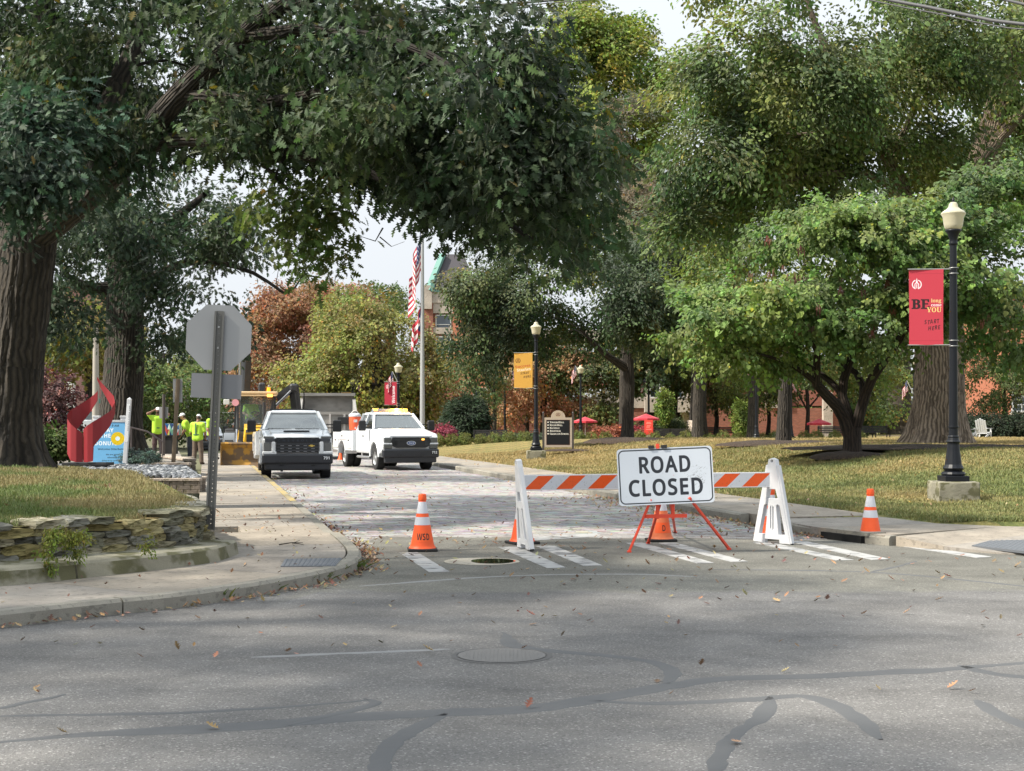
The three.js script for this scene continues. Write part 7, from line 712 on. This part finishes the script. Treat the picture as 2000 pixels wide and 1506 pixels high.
// ---------------------------------------------------------------- people: bodies meshed from tapered capsules
function capsules(list, k = 0.03) { return (p) => { let d = 1e3; for (const [a, b, r0, r1] of list) { const ab = b.clone().sub(a), t = clamp(p.clone().sub(a).dot(ab) / Math.max(1e-9, ab.lengthSq()), 0, 1), q = Math.hypot(p.x - a.x - ab.x * t, p.y - a.y - ab.y * t, p.z - a.z - ab.z * t) - lerp(r0, r1, t); const h = clamp(0.5 + 0.5 * (d - q) / k, 0, 1); d = lerp(d, q, h) - k * h * (1 - h); } return d; }; }
function meshField(f, c, half, res) { const mc = new MarchingCubes(res, new THREE.MeshStandardMaterial(), false, false, 120000), n = mc.size, p = V(); mc.isolation = 0; for (let z = 0; z < n; z++) for (let y = 0; y < n; y++) for (let x = 0; x < n; x++) { p.set((x - mc.halfsize) / mc.halfsize * half.x + c.x, (y - mc.halfsize) / mc.halfsize * half.y + c.y, (z - mc.halfsize) / mc.halfsize * half.z + c.z); mc.field[x + y * n + z * n * n] = -f(p); } mc.update(); const N = mc.count, g = new THREE.BufferGeometry(), pos = mc.positionArray.slice(0, N * 3); for (let i = 0; i < N; i++) { pos[i * 3] = pos[i * 3] * half.x + c.x; pos[i * 3 + 1] = pos[i * 3 + 1] * half.y + c.y; pos[i * 3 + 2] = pos[i * 3 + 2] * half.z + c.z; } g.setAttribute('position', new THREE.BufferAttribute(pos, 3)); const m = mergeVertices(g, 1e-4); m.computeVertexNormals(); return m; }
M.skin = mat([0.36, 0.19, 0.12], 0.6); M.skinDark = mat([0.20, 0.10, 0.065], 0.6); M.hivis = mat([0.36, 0.60, 0.035], 0.8); M.boot = mat([0.05, 0.035, 0.025], 0.8); M.capW = mat([0.6, 0.6, 0.6], 0.7); M.band = mat([0.03, 0.10, 0.05], 0.6); M.hair = mat([0.03, 0.02, 0.015], 0.8);
function worker(label, pos, turn, pose, o = {}) { // joints of a 1.76 m figure, hips at 0.92
  const t = thing('person', label, 'person', pos, turn, null), H = V(0, 0.93, 0), lean = pose.lean ?? V(0, 0, 0), ch = V(0, 1.36, 0.02).add(lean), nk = V(0, 1.49, 0.01).add(lean.clone().multiplyScalar(1.15)), hd = nk.clone().add(pose.head ?? V(0, 0.15, 0.03)), sh = (s) => ch.clone().add(V(s * 0.19, 0.05, -0.01)), arms = [-1, 1].map((s) => { const [e, w] = pose.arm[s < 0 ? 0 : 1]; return [sh(s), e, w, s]; }), legs = [-1, 1].map((s) => { const [kn, an] = pose.leg[s < 0 ? 0 : 1]; return [V(s * 0.09, 0.9, 0), kn, an, s]; });
  const body = [[H, ch, 0.12, 0.13], [V(-0.07, 0.92, 0), V(0.07, 0.92, 0), 0.10, 0.10], [sh(-1), sh(1), 0.07, 0.07], [ch, nk, 0.08, 0.058], [nk, hd, 0.052, 0.06]]; for (const [a, e, w] of arms) body.push([a, e, 0.056, 0.043], [e, w, 0.042, 0.03]); for (const [a, k, n] of legs) body.push([a, k, 0.085, 0.06], [k, n, 0.058, 0.042], [n, n.clone().add(V(0, -0.05, 0.13)), 0.042, 0.036]);
  const skin = o.dark ? M.skinDark : M.skin; const parts = [meshField(capsules(body, 0.04), V(0, 0.95, 0.05), V(0.62, 1.05, 0.62), 60)];
  const up = hd.clone().sub(nk).normalize(); const hg = new THREE.SphereGeometry(1, 24, 18); { const p = hg.attributes.position; for (let i = 0; i < p.count; i++) { let x = p.getX(i), y = p.getY(i), z = p.getZ(i); const jaw = smoothstep(-y, 0, 1); x *= 1 - 0.28 * jaw; z = z * (1 - 0.12 * jaw) + 0.1 * jaw; const nose = Math.exp(-((x / 0.14) ** 2 + ((y + 0.1) / 0.2) ** 2)) * (z > 0.6 ? 0.2 : 0); const eye = Math.exp(-(((Math.abs(x) - 0.36) / 0.14) ** 2 + ((y - 0.05) / 0.12) ** 2)) * (z > 0.5 ? -0.09 : 0); const mouth = Math.exp(-((x / 0.25) ** 2 + ((y + 0.5) / 0.07) ** 2)) * (z > 0.3 ? -0.05 : 0); p.setXYZ(i, x * 0.076, y * 0.115, (z + nose + eye + mouth) * 0.095); } hg.computeVertexNormals(); }
  const yaw = pose.face ?? 0; const headAt = (g) => { g.rotateX(pose.nod ?? 0); g.rotateY(yaw); return g.translate(hd.x, hd.y + 0.02, hd.z); }; parts.push(headAt(hg)); for (const s of [-1, 1]) parts.push(headAt(new THREE.SphereGeometry(0.024, 8, 8).scale(0.5, 1.2, 0.8).translate(s * 0.077, -0.005, -0.01)));
  for (const [, e, w, s] of arms) { const d = w.clone().sub(e).normalize(), side = V(0, 0, 1).cross(d).normalize(), nrm = d.clone().cross(side), palm = w.clone().addScaledVector(d, 0.05); const hl = [[w.clone().addScaledVector(d, 0.01), w.clone().addScaledVector(d, 0.08), 0.026, 0.024], [palm.clone().addScaledVector(side, -0.025), palm.clone().addScaledVector(side, 0.025), 0.02, 0.02]]; for (let f = 0; f < 4; f++) { const b = w.clone().addScaledVector(d, 0.085).addScaledVector(side, (f - 1.5) * 0.02), l = [0.055, 0.07, 0.066, 0.05][f], m2 = b.clone().addScaledVector(d, l * 0.55).addScaledVector(nrm, 0.008), e2 = m2.clone().addScaledVector(d, l * 0.35).addScaledVector(nrm, 0.022); hl.push([b, m2, 0.009, 0.0085], [m2, e2, 0.0085, 0.007]); } const th = w.clone().addScaledVector(d, 0.03).addScaledVector(side, s * 0.03), t2 = th.clone().addScaledVector(d, 0.035).addScaledVector(side, s * 0.025); hl.push([th, t2, 0.011, 0.009], [t2, t2.clone().addScaledVector(d, 0.025), 0.009, 0.008]); parts.push(meshField(capsules(hl, 0.008), palm.clone().addScaledVector(d, 0.04), V(0.12, 0.12, 0.12), 44)); }
  part('body', parts, skin, t);
  // clothes are a little larger than the body, cut off at hem, cuff and neck
  const cut = (f, g) => (p) => Math.max(f(p), g(p)); const tor = capsules([[V(-0.06, 0.93, 0), ch.clone().add(V(-0.06, 0, 0)), 0.145, 0.135], [V(0.06, 0.93, 0), ch.clone().add(V(0.06, 0, 0)), 0.145, 0.135], [sh(-1), sh(1), 0.088, 0.088], ...arms.map(([a, e]) => [a, a.clone().lerp(e, 0.7), 0.078, 0.07])], 0.05);
  const vest = part('safety_shirt', meshField(cut(tor, (p) => Math.max(0.82 - p.y, p.y - nk.y - 0.02)), V(lean.x * 0.5, 1.17, lean.z * 0.5), V(0.5, 0.5, 0.5), 52), M.hivis, t); const ringAt = (y, r) => { const c = V(lean.x * (y - 0.93) / 0.43, y, lean.z * (y - 0.93) / 0.43); return lathe([[r, -0.022], [r + 0.004, 0], [r, 0.022]], 24).scale(1.3, 1, 1).translate(c.x, c.y, c.z); }; part('reflective_band', [ringAt(1.05, 0.152)], M.band, vest); part('reflective_band', [box(0.05, 0.42, 0.012, lean.x * 0.7, 1.25, -0.15 + lean.z * 0.7, Math.atan2(lean.z, 0.43))], M.band, vest);
  const lg = capsules([[V(-0.05, 0.93, 0), V(0.05, 0.93, 0), 0.135, 0.135], ...legs.flatMap(([a, k, n]) => [[a, k, 0.105, 0.085], [k, n, 0.084, 0.075]])], 0.03); part('trousers', meshField(cut(lg, (p) => Math.max(0.06 - p.y, p.y - 0.97)), V(0, 0.5, 0.05), V(0.5, 0.56, 0.5), 56), o.trousers ?? mat([0.035, 0.04, 0.055], 0.85), t);
  for (const [, , n, s] of legs) part('boot', meshField(capsules([[n.clone().add(V(0, 0.1, 0)), n.clone().add(V(0, -0.03, 0)), 0.058, 0.05], [n.clone().add(V(0, -0.045, -0.03)), n.clone().add(V(0, -0.05, 0.16)), 0.045, 0.042]], 0.02), n.clone().add(V(0, 0, 0.06)), V(0.2, 0.2, 0.24), 26), M.boot, t);
  const cap = headAt(new THREE.SphereGeometry(0.5, 20, 10, 0, 2 * PI, 0, PI / 2).scale(0.172, 0.2, 0.215).translate(0, 0.035, -0.004)); part('cap', [cap, headAt(cyl(0.075, 0.075, 0.012, 0, 0.038, 0.085).scale(1, 1, 1.15))], o.cap ?? M.capW, t); if (o.beard) part('beard', headAt(new THREE.SphereGeometry(0.07, 16, 12, 0, 2 * PI, PI * 0.45, PI * 0.55).scale(0.92, 1.05, 1).translate(0, -0.03, 0.03)), M.hair, t); part('hair', headAt(new THREE.SphereGeometry(0.083, 16, 10, PI, PI, PI * 0.3, PI * 0.4).scale(0.95, 1.1, 1.14)), M.hair, t);
  return t; }
{ const stand = [[V(-0.11, 0.49, 0.02), V(-0.12, 0.085, 0)], [V(0.11, 0.49, 0.02), V(0.13, 0.085, 0.03)]]; const g = (x, y) => { const p = G(x, y, 0.15); return p; };
  worker('road worker in yellow shirt raising both hands to his cap, leftmost of the crew', W(308, 893, 52.5), 0.35, { arm: [[V(-0.36, 1.56, 0.08), V(-0.13, 1.68, 0.06)], [V(0.38, 1.52, 0.08), V(0.2, 1.66, 0.1)]], leg: stand, face: 0.35 }, { dark: true, beard: true, trousers: mat([0.05, 0.025, 0.025], 0.85) });
  worker('road worker in lime shirt and dark trousers bending forward, with his cap towards the box', W(372, 899, 53.5), -1.35, { lean: V(0, -0.03, 0.16), head: V(0, 0.12, 0.09), nod: 0.25, arm: [[V(-0.25, 1.08, 0.22), V(-0.2, 0.86, 0.36)], [V(0.25, 1.08, 0.2), V(0.18, 0.88, 0.36)]], leg: stand }, {});
  worker('road worker in lime shirt and tan trousers seen from the back, beside the bent one', W(386, 907, 52), PI - 0.25, { arm: [[V(-0.28, 1.1, 0.02), V(-0.2, 0.92, 0.2)], [V(0.28, 1.1, 0.02), V(0.22, 0.92, 0.2)]], leg: [[V(-0.12, 0.49, 0.02), V(-0.15, 0.085, 0)], [V(0.12, 0.49, 0.02), V(0.14, 0.085, -0.05)]], head: V(0, 0.14, 0.07), nod: 0.35 }, { dark: true, trousers: mat([0.13, 0.095, 0.07], 0.9) });
  worker('road worker in yellow shirt mostly hidden behind the stop sign post', W(414, 897, 54), 1.1, { arm: [[V(-0.27, 1.1, 0.02), V(-0.24, 0.86, 0.1)], [V(0.27, 1.1, 0.02), V(0.24, 0.86, 0.1)]], leg: stand }, {});
  const seat = [[V(-0.12, 0.86, 0.42), V(-0.13, 0.45, 0.48)], [V(0.12, 0.86, 0.42), V(0.13, 0.45, 0.48)]]; const dr = W(489, 0, 56); worker('backhoe driver in a lime shirt sitting inside the cab', V(dr.x, 0.86, -56.1), A, { arm: [[V(-0.28, 1.15, 0.12), V(-0.16, 1.08, 0.4)], [V(0.28, 1.15, 0.12), V(0.16, 1.08, 0.4)]], leg: seat }, {}); }

// ---------------------------------------------------------------- lawn furniture
M.bench = mat([0.022, 0.02, 0.02], 0.6); M.red = mat([0.55, 0.02, 0.045], 0.75, { transmission: 0.25, side: THREE.DoubleSide }); M.redSign = mat([0.6, 0.05, 0.04], 0.6);
const bench = (() => { const t = thing('park_bench', 'black slatted bench beside the dark evergreen, left of the directory board', 'bench', W(958, 868, 87)); for (let i = 0; i < 4; i++) part('back_slat', box(2.05, 0.085, 0.03, 0, 0.5 + i * 0.105, -0.02 - i * 0.02), M.bench, t); for (let i = 0; i < 4; i++) part('seat_slat', box(2.05, 0.03, 0.09, 0, 0.43, 0.06 + i * 0.105), M.bench, t); for (const x of [-0.98, 0, 0.98]) { part('leg', [box(0.05, 0.44, 0.05, x, 0.21, 0.4), box(0.05, 0.9, 0.05, x, 0.44, -0.04), box(0.05, 0.04, 0.45, x, 0.41, 0.2)], M.bench, t); } for (const x of [-1.0, 1.0]) part('armrest', box(0.05, 0.04, 0.45, x, 0.64, 0.18), M.bench, t); return t; })();
copy(bench, 'black bench in front of the clipped rounded hedge, right of the red lawn sign', W(1307, 864, 92), 0.02); copy(bench, 'black bench far behind the stone block before the library wall', W(1405, 858, 104), 0); copy(bench, 'black bench behind the multi-stemmed tree, near the red umbrella', W(1630, 860, 90), -0.1); copy(bench, 'black bench between the two big trunks', W(1705, 858, 94), 0.2);
function umbrella(label, px, py, d, wpx) { const r = wpx / 2 / F * d, t = thing('patio_umbrella', label, 'umbrella', V((px - 1000) / F * d, W(0, 868, d).y - 0.3, -d)), y = W(0, py, d).y - t.position.y; const g = new THREE.ConeGeometry(r, r * 0.36, 8, 1, true); part('canopy', flat(g.translate(0, y - r * 0.18, 0)), M.red, t); const v = new THREE.CylinderGeometry(r, r, 0.12, 8, 1, true); part('valance', flat(v.translate(0, y - r * 0.36 - 0.06, 0)), M.red, t); part('pole', cyl(0.025, 0.025, y, 0, y / 2, 0), M.whiteDull, t); part('base', cyl(0.25, 0.22, 0.08, 0, 0.04, 0), M.black, t); }
umbrella('red patio umbrella right of the directory board', 1143, 814, 95, 48); umbrella('red patio umbrella behind the red lawn sign', 1262, 808, 93, 52); umbrella('red patio umbrella behind the multi-stemmed tree', 1600, 818, 95, 48);
{ const d = 84, t = thing('lawn_sign', 'red lawn sign with faint white print on a pale post, by the mulch-mound tree', 'sign', W(1267, 863, d)), k = d / F; const tx = canvasTex(96, 180, (g, w, h) => { g.fillStyle = '#e04438'; g.fillRect(0, 0, w, h); g.fillStyle = 'rgba(255,225,215,0.55)'; for (const [y, a, b] of [[24, 22, 70], [40, 18, 78], [66, 26, 70], [82, 20, 60], [108, 16, 80]]) g.fillRect(a, y, b - a, 7); }); const c = W(1267, 835, d).y - t.position.y; part('panel', rbox(17 * k, 30 * k, 0.05, 0.01, 0, c, 0), M.redSign, t); const [pg, pm] = face(16 * k, 29 * k, tx); part('print', pg.translate(0, c, 0.028), pm, t); part('post', box(9 * k, 14 * k, 0.08, 0, 6 * k, -0.02), mat([0.5, 0.4, 0.3], 0.8), t); }
{ const d = 97, k = d / F, t = thing('carved_stone_block', 'weathered stone block on end in front of a broad dark trunk', 'monument', W(1357, 853, d), 0.5); part('block', planarUV(jitter(rbox(22 * k, 32 * k, 20 * k, 0.03, 0, 16 * k, 0), 0.03, 3)), mat([0.62, 0.52, 0.45], 0.9, { map: stoneMap }), t); part('foot', planarUV(rbox(27 * k, 4 * k, 25 * k, 0.02, 0, 1 * k, 0)), M.kerb, t); }
const chair = (() => { const d = 84, t = thing('lawn_chair', 'white slatted lawn chair turned away, right of the pair behind the great trunk', 'chair', W(1920, 857, d), 2.5); for (let i = 0; i < 5; i++) part('back_slat', put(new RoundedBoxGeometry(0.115, 0.86 + 0.06 * (2 - Math.abs(i - 2)), 0.022, 1, 0.01), (i - 2) * 0.125, 0.66 + 0.03 * (2 - Math.abs(i - 2)), -0.3, -0.42), M.white, t); for (let i = 0; i < 5; i++) part('seat_slat', box(0.6, 0.022, 0.085, 0, 0.36 - i * 0.0 + (i) * 0.02 - 0.06, -0.12 + i * 0.1), M.white, t); for (const s of [-1, 1]) { part('armrest', box(0.13, 0.025, 0.78, s * 0.36, 0.6, 0.02), M.white, t); part('front_leg', box(0.09, 0.6, 0.03, s * 0.33, 0.3, 0.36), M.white, t); part('rear_leg', bar(V(s * 0.3, 0.36, 0.36), V(s * 0.3, 0.02, -0.62), 0.03, 0.12), M.white, t); } return t; })();
copy(chair, 'white slatted lawn chair half hidden by the great trunk, facing the other chair', W(1889, 859, 83), 0.8);
{ const t = thing('covered_object', 'pale covered shape behind the straight trunk on the lawn edge', 'cover', W(1522, 857, 99)); part('sheet', jitter(new THREE.SphereGeometry(1, 24, 10, 0, 2 * PI, 0, PI / 2).scale(0.55, 0.5, 0.4), 0.1, 3), M.whiteDull, t); }
// ---------------------------------------------------------------- buildings
const brickTex = (c1, c2, mortar, seed) => { const nx = 8, ny = 24; const t = tex(256, 256, (u, v, i, j) => { const r = Math.floor(v * ny), x = u * nx + (r % 2) * 0.5, bx = Math.floor(x) % nx, fx = x - Math.floor(x), fy = v * ny - r; if (fx < 0.05 || fy < 0.14) return mortar; const k = hash(bx, r, seed); return mix3(c1, c2, k).map((c) => c * (0.9 + 0.2 * hash(i, j, seed))); }); t.repeat.set(1 / 1.7, 1 / 1.8); return t; };
M.brickWall = mat([1, 1, 1], 0.9, { map: brickTex([0.20, 0.066, 0.043], [0.30, 0.105, 0.066], [0.21, 0.15, 0.12], 5) }); M.brickPink = mat([1, 1, 1], 0.9, { map: brickTex([0.38, 0.17, 0.145], [0.48, 0.235, 0.20], [0.42, 0.3, 0.27], 7) }); M.brickOrange = mat([1, 1, 1], 0.9, { map: brickTex([0.30, 0.09, 0.045], [0.38, 0.125, 0.065], [0.25, 0.14, 0.10], 9) });
M.lime = mat([1, 1, 1], 0.9, { map: concreteTex([0.40, 0.35, 0.30], 0.15, 23, 3) }); M.slate = mat([0.07, 0.065, 0.075], 0.75); M.copper = mat([0.10, 0.23, 0.20], 0.7); M.winGlass = mat([0.03, 0.045, 0.06], 0.08, { clearcoat: 1, clearcoatRoughness: 0.04 }); M.winFrame = mat([0.5, 0.5, 0.48], 0.6); M.doorDark = mat([0.02, 0.016, 0.015], 0.7);
const bx3 = (x0, x1, y0, y1, z0, z1) => planarUV(box(x1 - x0, y1 - y0, Math.abs(z1 - z0), (x0 + x1) / 2, (y0 + y1) / 2, (z0 + z1) / 2));
function windowAt(t, x, y, w, h, z, nx, ny, m = M.winFrame, arch = false) { const f = part('window', [box(w, 0.1, 0.1, x, y - h / 2, z), box(w, 0.1, 0.1, x, y + h / 2, z), box(0.1, h, 0.1, x - w / 2, y, z), box(0.1, h, 0.1, x + w / 2, y, z), ...Array.from({ length: nx - 1 }, (_, i) => box(0.05, h, 0.07, x - w / 2 + (i + 1) * w / nx, y, z)), ...Array.from({ length: ny - 1 }, (_, i) => box(w, 0.05, 0.07, x, y - h / 2 + (i + 1) * h / ny, z))], m, t); part('pane', box(w, h, 0.03, x, y, z - 0.03), M.winGlass, f); return f; }
{ // library behind the lawn
  const d = 120, k = d / F, t = thing('library_building', 'low brick campus building with a pale concrete band and dark glazed entrance behind the lawn', 'building', V(0, 0.2, -d)), X = (px) => (px - 1000) * k; 
  part('wall', [bx3(X(948), X(1268), 0, 2.7, 0, -8), bx3(X(1352), X(1660), 0, 2.7, 0.2, -8), bx3(X(1352), X(1660), 2.9, 4.2, -1.5, -8), bx3(X(1380), X(1580), 4.2, 8.4, -3, -10), bx3(X(960), X(1268), 4.6, 7.4, -2, -10)], M.brickWall, t); for (const g of [bx3(X(960), X(1257.8), 2.704, 3.6, 0.1, -8.1), bx3(X(1258), X(1354), 2.35, 3.5, 0.8, -7), bx3(X(1500), X(1545), 2.705, 4.0, 0.35, -3), bx3(X(1604), X(1622), 0, 4.0, 0.9, 0.3)]) part('concrete_band', g, M.lime, t); part('upper_band', [bx3(X(960), X(1640), 8.41, 9.3, -2.8, -10)], M.lime, t);
  part('entrance', [bx3(X(1268), X(1352), 0, 2.35, -2.5, -2.9)], M.doorDark, t); part('doorway_pier', [bx3(X(1333), X(1346), 0, 2.35, -0.2, -1)], M.lime, t); const lt = canvasTex(256, 40, (g, w, h) => { g.fillStyle = '#b5a797'; g.fillRect(0, 0, w, h); g.fillStyle = '#5d544c'; g.font = FONT('bold', 34); g.textBaseline = 'middle'; g.fillText('ROUSH', 6, 21); }); const [lg, lm] = face(1.6, 0.25, lt, 0.8); part('lettering', lg.translate(X(1296), 2.62, 0.806), lm, t);
  for (let i = 0; i < 4; i++) windowAt(t, X(1280 + i * 22), 4.45, 0.82, 1.75, -0.4, 1, 2); part('upper_wall', bx3(X(1262), X(1352), 3.5, 8.4, -0.6, -8), M.lime, t); part('entrance_column', [bx3(X(1340), X(1347), 3.5, 6.6, 0.9, 0.5)], M.lime, t); part('side_window', box(0.7, 1.9, 0.06, X(950), 1.5, 0.05), M.winFrame, t); }
{ const d = 112, k = d / F, t = thing('brick_tower', 'sunlit orange brick wall of a hall behind the dark evergreen', 'building', V((884 - 1000) * k, 0.2, -d), -0.35); part('wall', [bx3(0, 3.6, 0, 10.5, 0, -7)], M.brickOrange, t); part('parapet', [bx3(-0.1, 3.7, 10.5, 11.1, 0.1, -7.1)], M.lime, t); for (const y of [3.2, 6.8]) { windowAt(t, 2.3, y, 1.1, 1.8, 0.03, 2, 2); } }
{ const d = 150, k = d / F, X = (px) => (px - 1000) * k, Y = (py) => EYE - (py - HORIZON) * k, t = thing('tall_hall', 'tall brick and stone hall with a dark slate mansard roof and green copper trim', 'building', V(0, 0, -d));
  part('wall', [bx3(X(838), X(930), 0, Y(612), 0, -10), bx3(X(826), X(846), 0, Y(558), 0.3, -10)], M.brickWall, t); part('stone_band', [bx3(X(842), X(932), Y(592), Y(570), 0.31, -10.1), bx3(X(828), X(844), Y(604), Y(558), 0.5, -1), bx3(X(842), X(930), Y(652), Y(640), 0.2, -9.9), bx3(X(826), X(930), 0, Y(800), 0.5, -10)], M.lime, t); part('frieze', [bx3(X(842), X(931), Y(612), Y(592.2), 0.22, -10)], M.lime, t);
  const mr = loft([[0.2, (X(932) - X(838)) / 2, Y(568), (X(932) - X(838)) / 2 - 1.4, Y(494)], [-10, (X(932) - X(838)) / 2, Y(568), (X(932) - X(838)) / 2 - 1.4, Y(494)]]).translate((X(932) + X(838)) / 2, 0, 0); const p = mr.attributes.position; for (let i = 0; i < p.count; i++) if (p.getY(i) > Y(500)) p.setZ(i, p.getZ(i) > -5 ? -1.2 : -8.8); mr.computeVertexNormals(); const sl = []; const rf = part('roof', mr, M.slate, t); part('copper_trim', [bar(V(X(838) - 0.1, Y(568), 0.3), V(X(838) + 1.35, Y(494), -1.1), 0.8, 0.25), bx3(X(842), X(849), Y(570), Y(548), 0.6, 0.2), bx3(X(848), X(932), Y(571), Y(567), 0.4, 0.1)], M.copper, t); for (const [y0, h] of [[634, 36], [672, 28], [712, 28]]) for (const x of [866, 903]) windowAt(t, X(x), Y(y0), 1.5, h * k, 0.08, 1, 2); windowAt(t, X(872), Y(828), 1.3, 2.2, 0.55, 3, 3); windowAt(t, X(905), Y(828), 1.3, 2.2, 0.55, 3, 3); }
{ const d = 84, k = d / F, X = (px) => (px - 1000) * k, Y = (py) => EYE - (py - HORIZON) * k, t = thing('brick_house', 'pale red brick house wall between the two left oak trunks', 'building', V(0, 0, -d)); part('wall', [bx3(X(-90), X(143), 0.3, Y(560), 0, -8)], M.brickPink, t); part('downpipe', [cyl(0.05, 0.05, Y(560) - 0.6, X(119), (Y(560) + 0.6) / 2, 0.06)], mat([0.3, 0.14, 0.12], 0.7), t); part('corner_post', [bx3(X(131), X(145), 0.3, Y(742), 0.1, -0.2)], M.whiteDull, t); part('eaves', [bx3(X(-95), X(148), Y(560), Y(552), 0.4, -8.4)], M.whiteDull, t); windowAt(t, X(66), Y(690), 1.0, 1.8, 0.04, 2, 2, M.whiteDull); }
{ const d = 108, k = d / F, X = (px) => (px - 1000) * k, Y = (py) => EYE - (py - HORIZON) * k, t = thing('brick_hall', 'orange brick hall with a white gothic window at the far right edge', 'building', V(0, 0, -d)); part('wall', [bx3(X(1976), X(2300), 0.3, Y(560), 0, -12)], M.brickOrange, t); part('stone_course', [bx3(X(1975), X(2300), Y(812), Y(806), 0.06, -0.3)], M.lime, t); const s = new THREE.Shape(); const w = 0.75, h1 = Y(775) - Y(806), h2 = Y(738) - Y(806); s.moveTo(-w, 0); s.lineTo(w, 0); s.lineTo(w, h1); s.quadraticCurveTo(w * 0.8, h1 + (h2 - h1) * .6, 0, h2); s.quadraticCurveTo(-w * .8, h1 + (h2 - h1) * .6, -w, h1); const hole = new THREE.Path([[-w + .14, .14], [w - .14, .14], [w - .14, h1], [0, h2 - .28], [-w + .14, h1]].map(([a, b]) => new THREE.Vector2(a, b))); s.holes.push(hole); for (const x of [1995, 2080, 2160]) { const f = part('window', [new THREE.ExtrudeGeometry(s, { depth: 0.12, bevelEnabled: false }).translate(X(x), Y(806), 0.03), box(0.05, h2 - .3, 0.06, X(x), Y(806) + h2 / 2 - .05, 0.06), box(1.3, 0.05, 0.06, X(x), Y(806) + h1 * .5, 0.06), box(1.3, 0.05, 0.06, X(x), Y(806) + h1, 0.06)], M.white, t); part('pane', [box(1.3, h1, 0.03, X(x), Y(806) + h1 / 2 + .1, 0.02)], M.winGlass, f); } }
{ const t = thing('wire_fence', 'wire fence with a pale top rail beyond the road workers', 'fence', W(390, 884, 105)); for (const x of [-2.6, -0.9, 0.8, 2.5]) part('fence_post', cyl(0.035, 0.035, 2.9, x, 1.45, 0), M.galv, t); part('top_rail', rod(V(-2.8, 2.85, 0), V(2.7, 2.85, 0), 0.035), M.galv, t); part('top_rail', rod(V(-2.8, 1.3, 0), V(2.7, 1.3, 0), 0.025), M.galv, t); const wr = []; for (let i = -26; i < 27; i++) { wr.push(rod(V(i * 0.1, 0.05, 0), V(i * 0.1 + 0.9 > 2.7 ? 2.7 : i * 0.1 + 0.9, 2.8, 0), 0.004, 0.004, 3), rod(V(i * 0.1, 0.05, 0), V(Math.max(-2.8, i * 0.1 - 0.9), 2.8, 0), 0.004, 0.004, 3)); } tag(part('wire_mesh', wr, M.galv, t), null, null, null, 'stuff'); }
renderer.render(scene, camera);
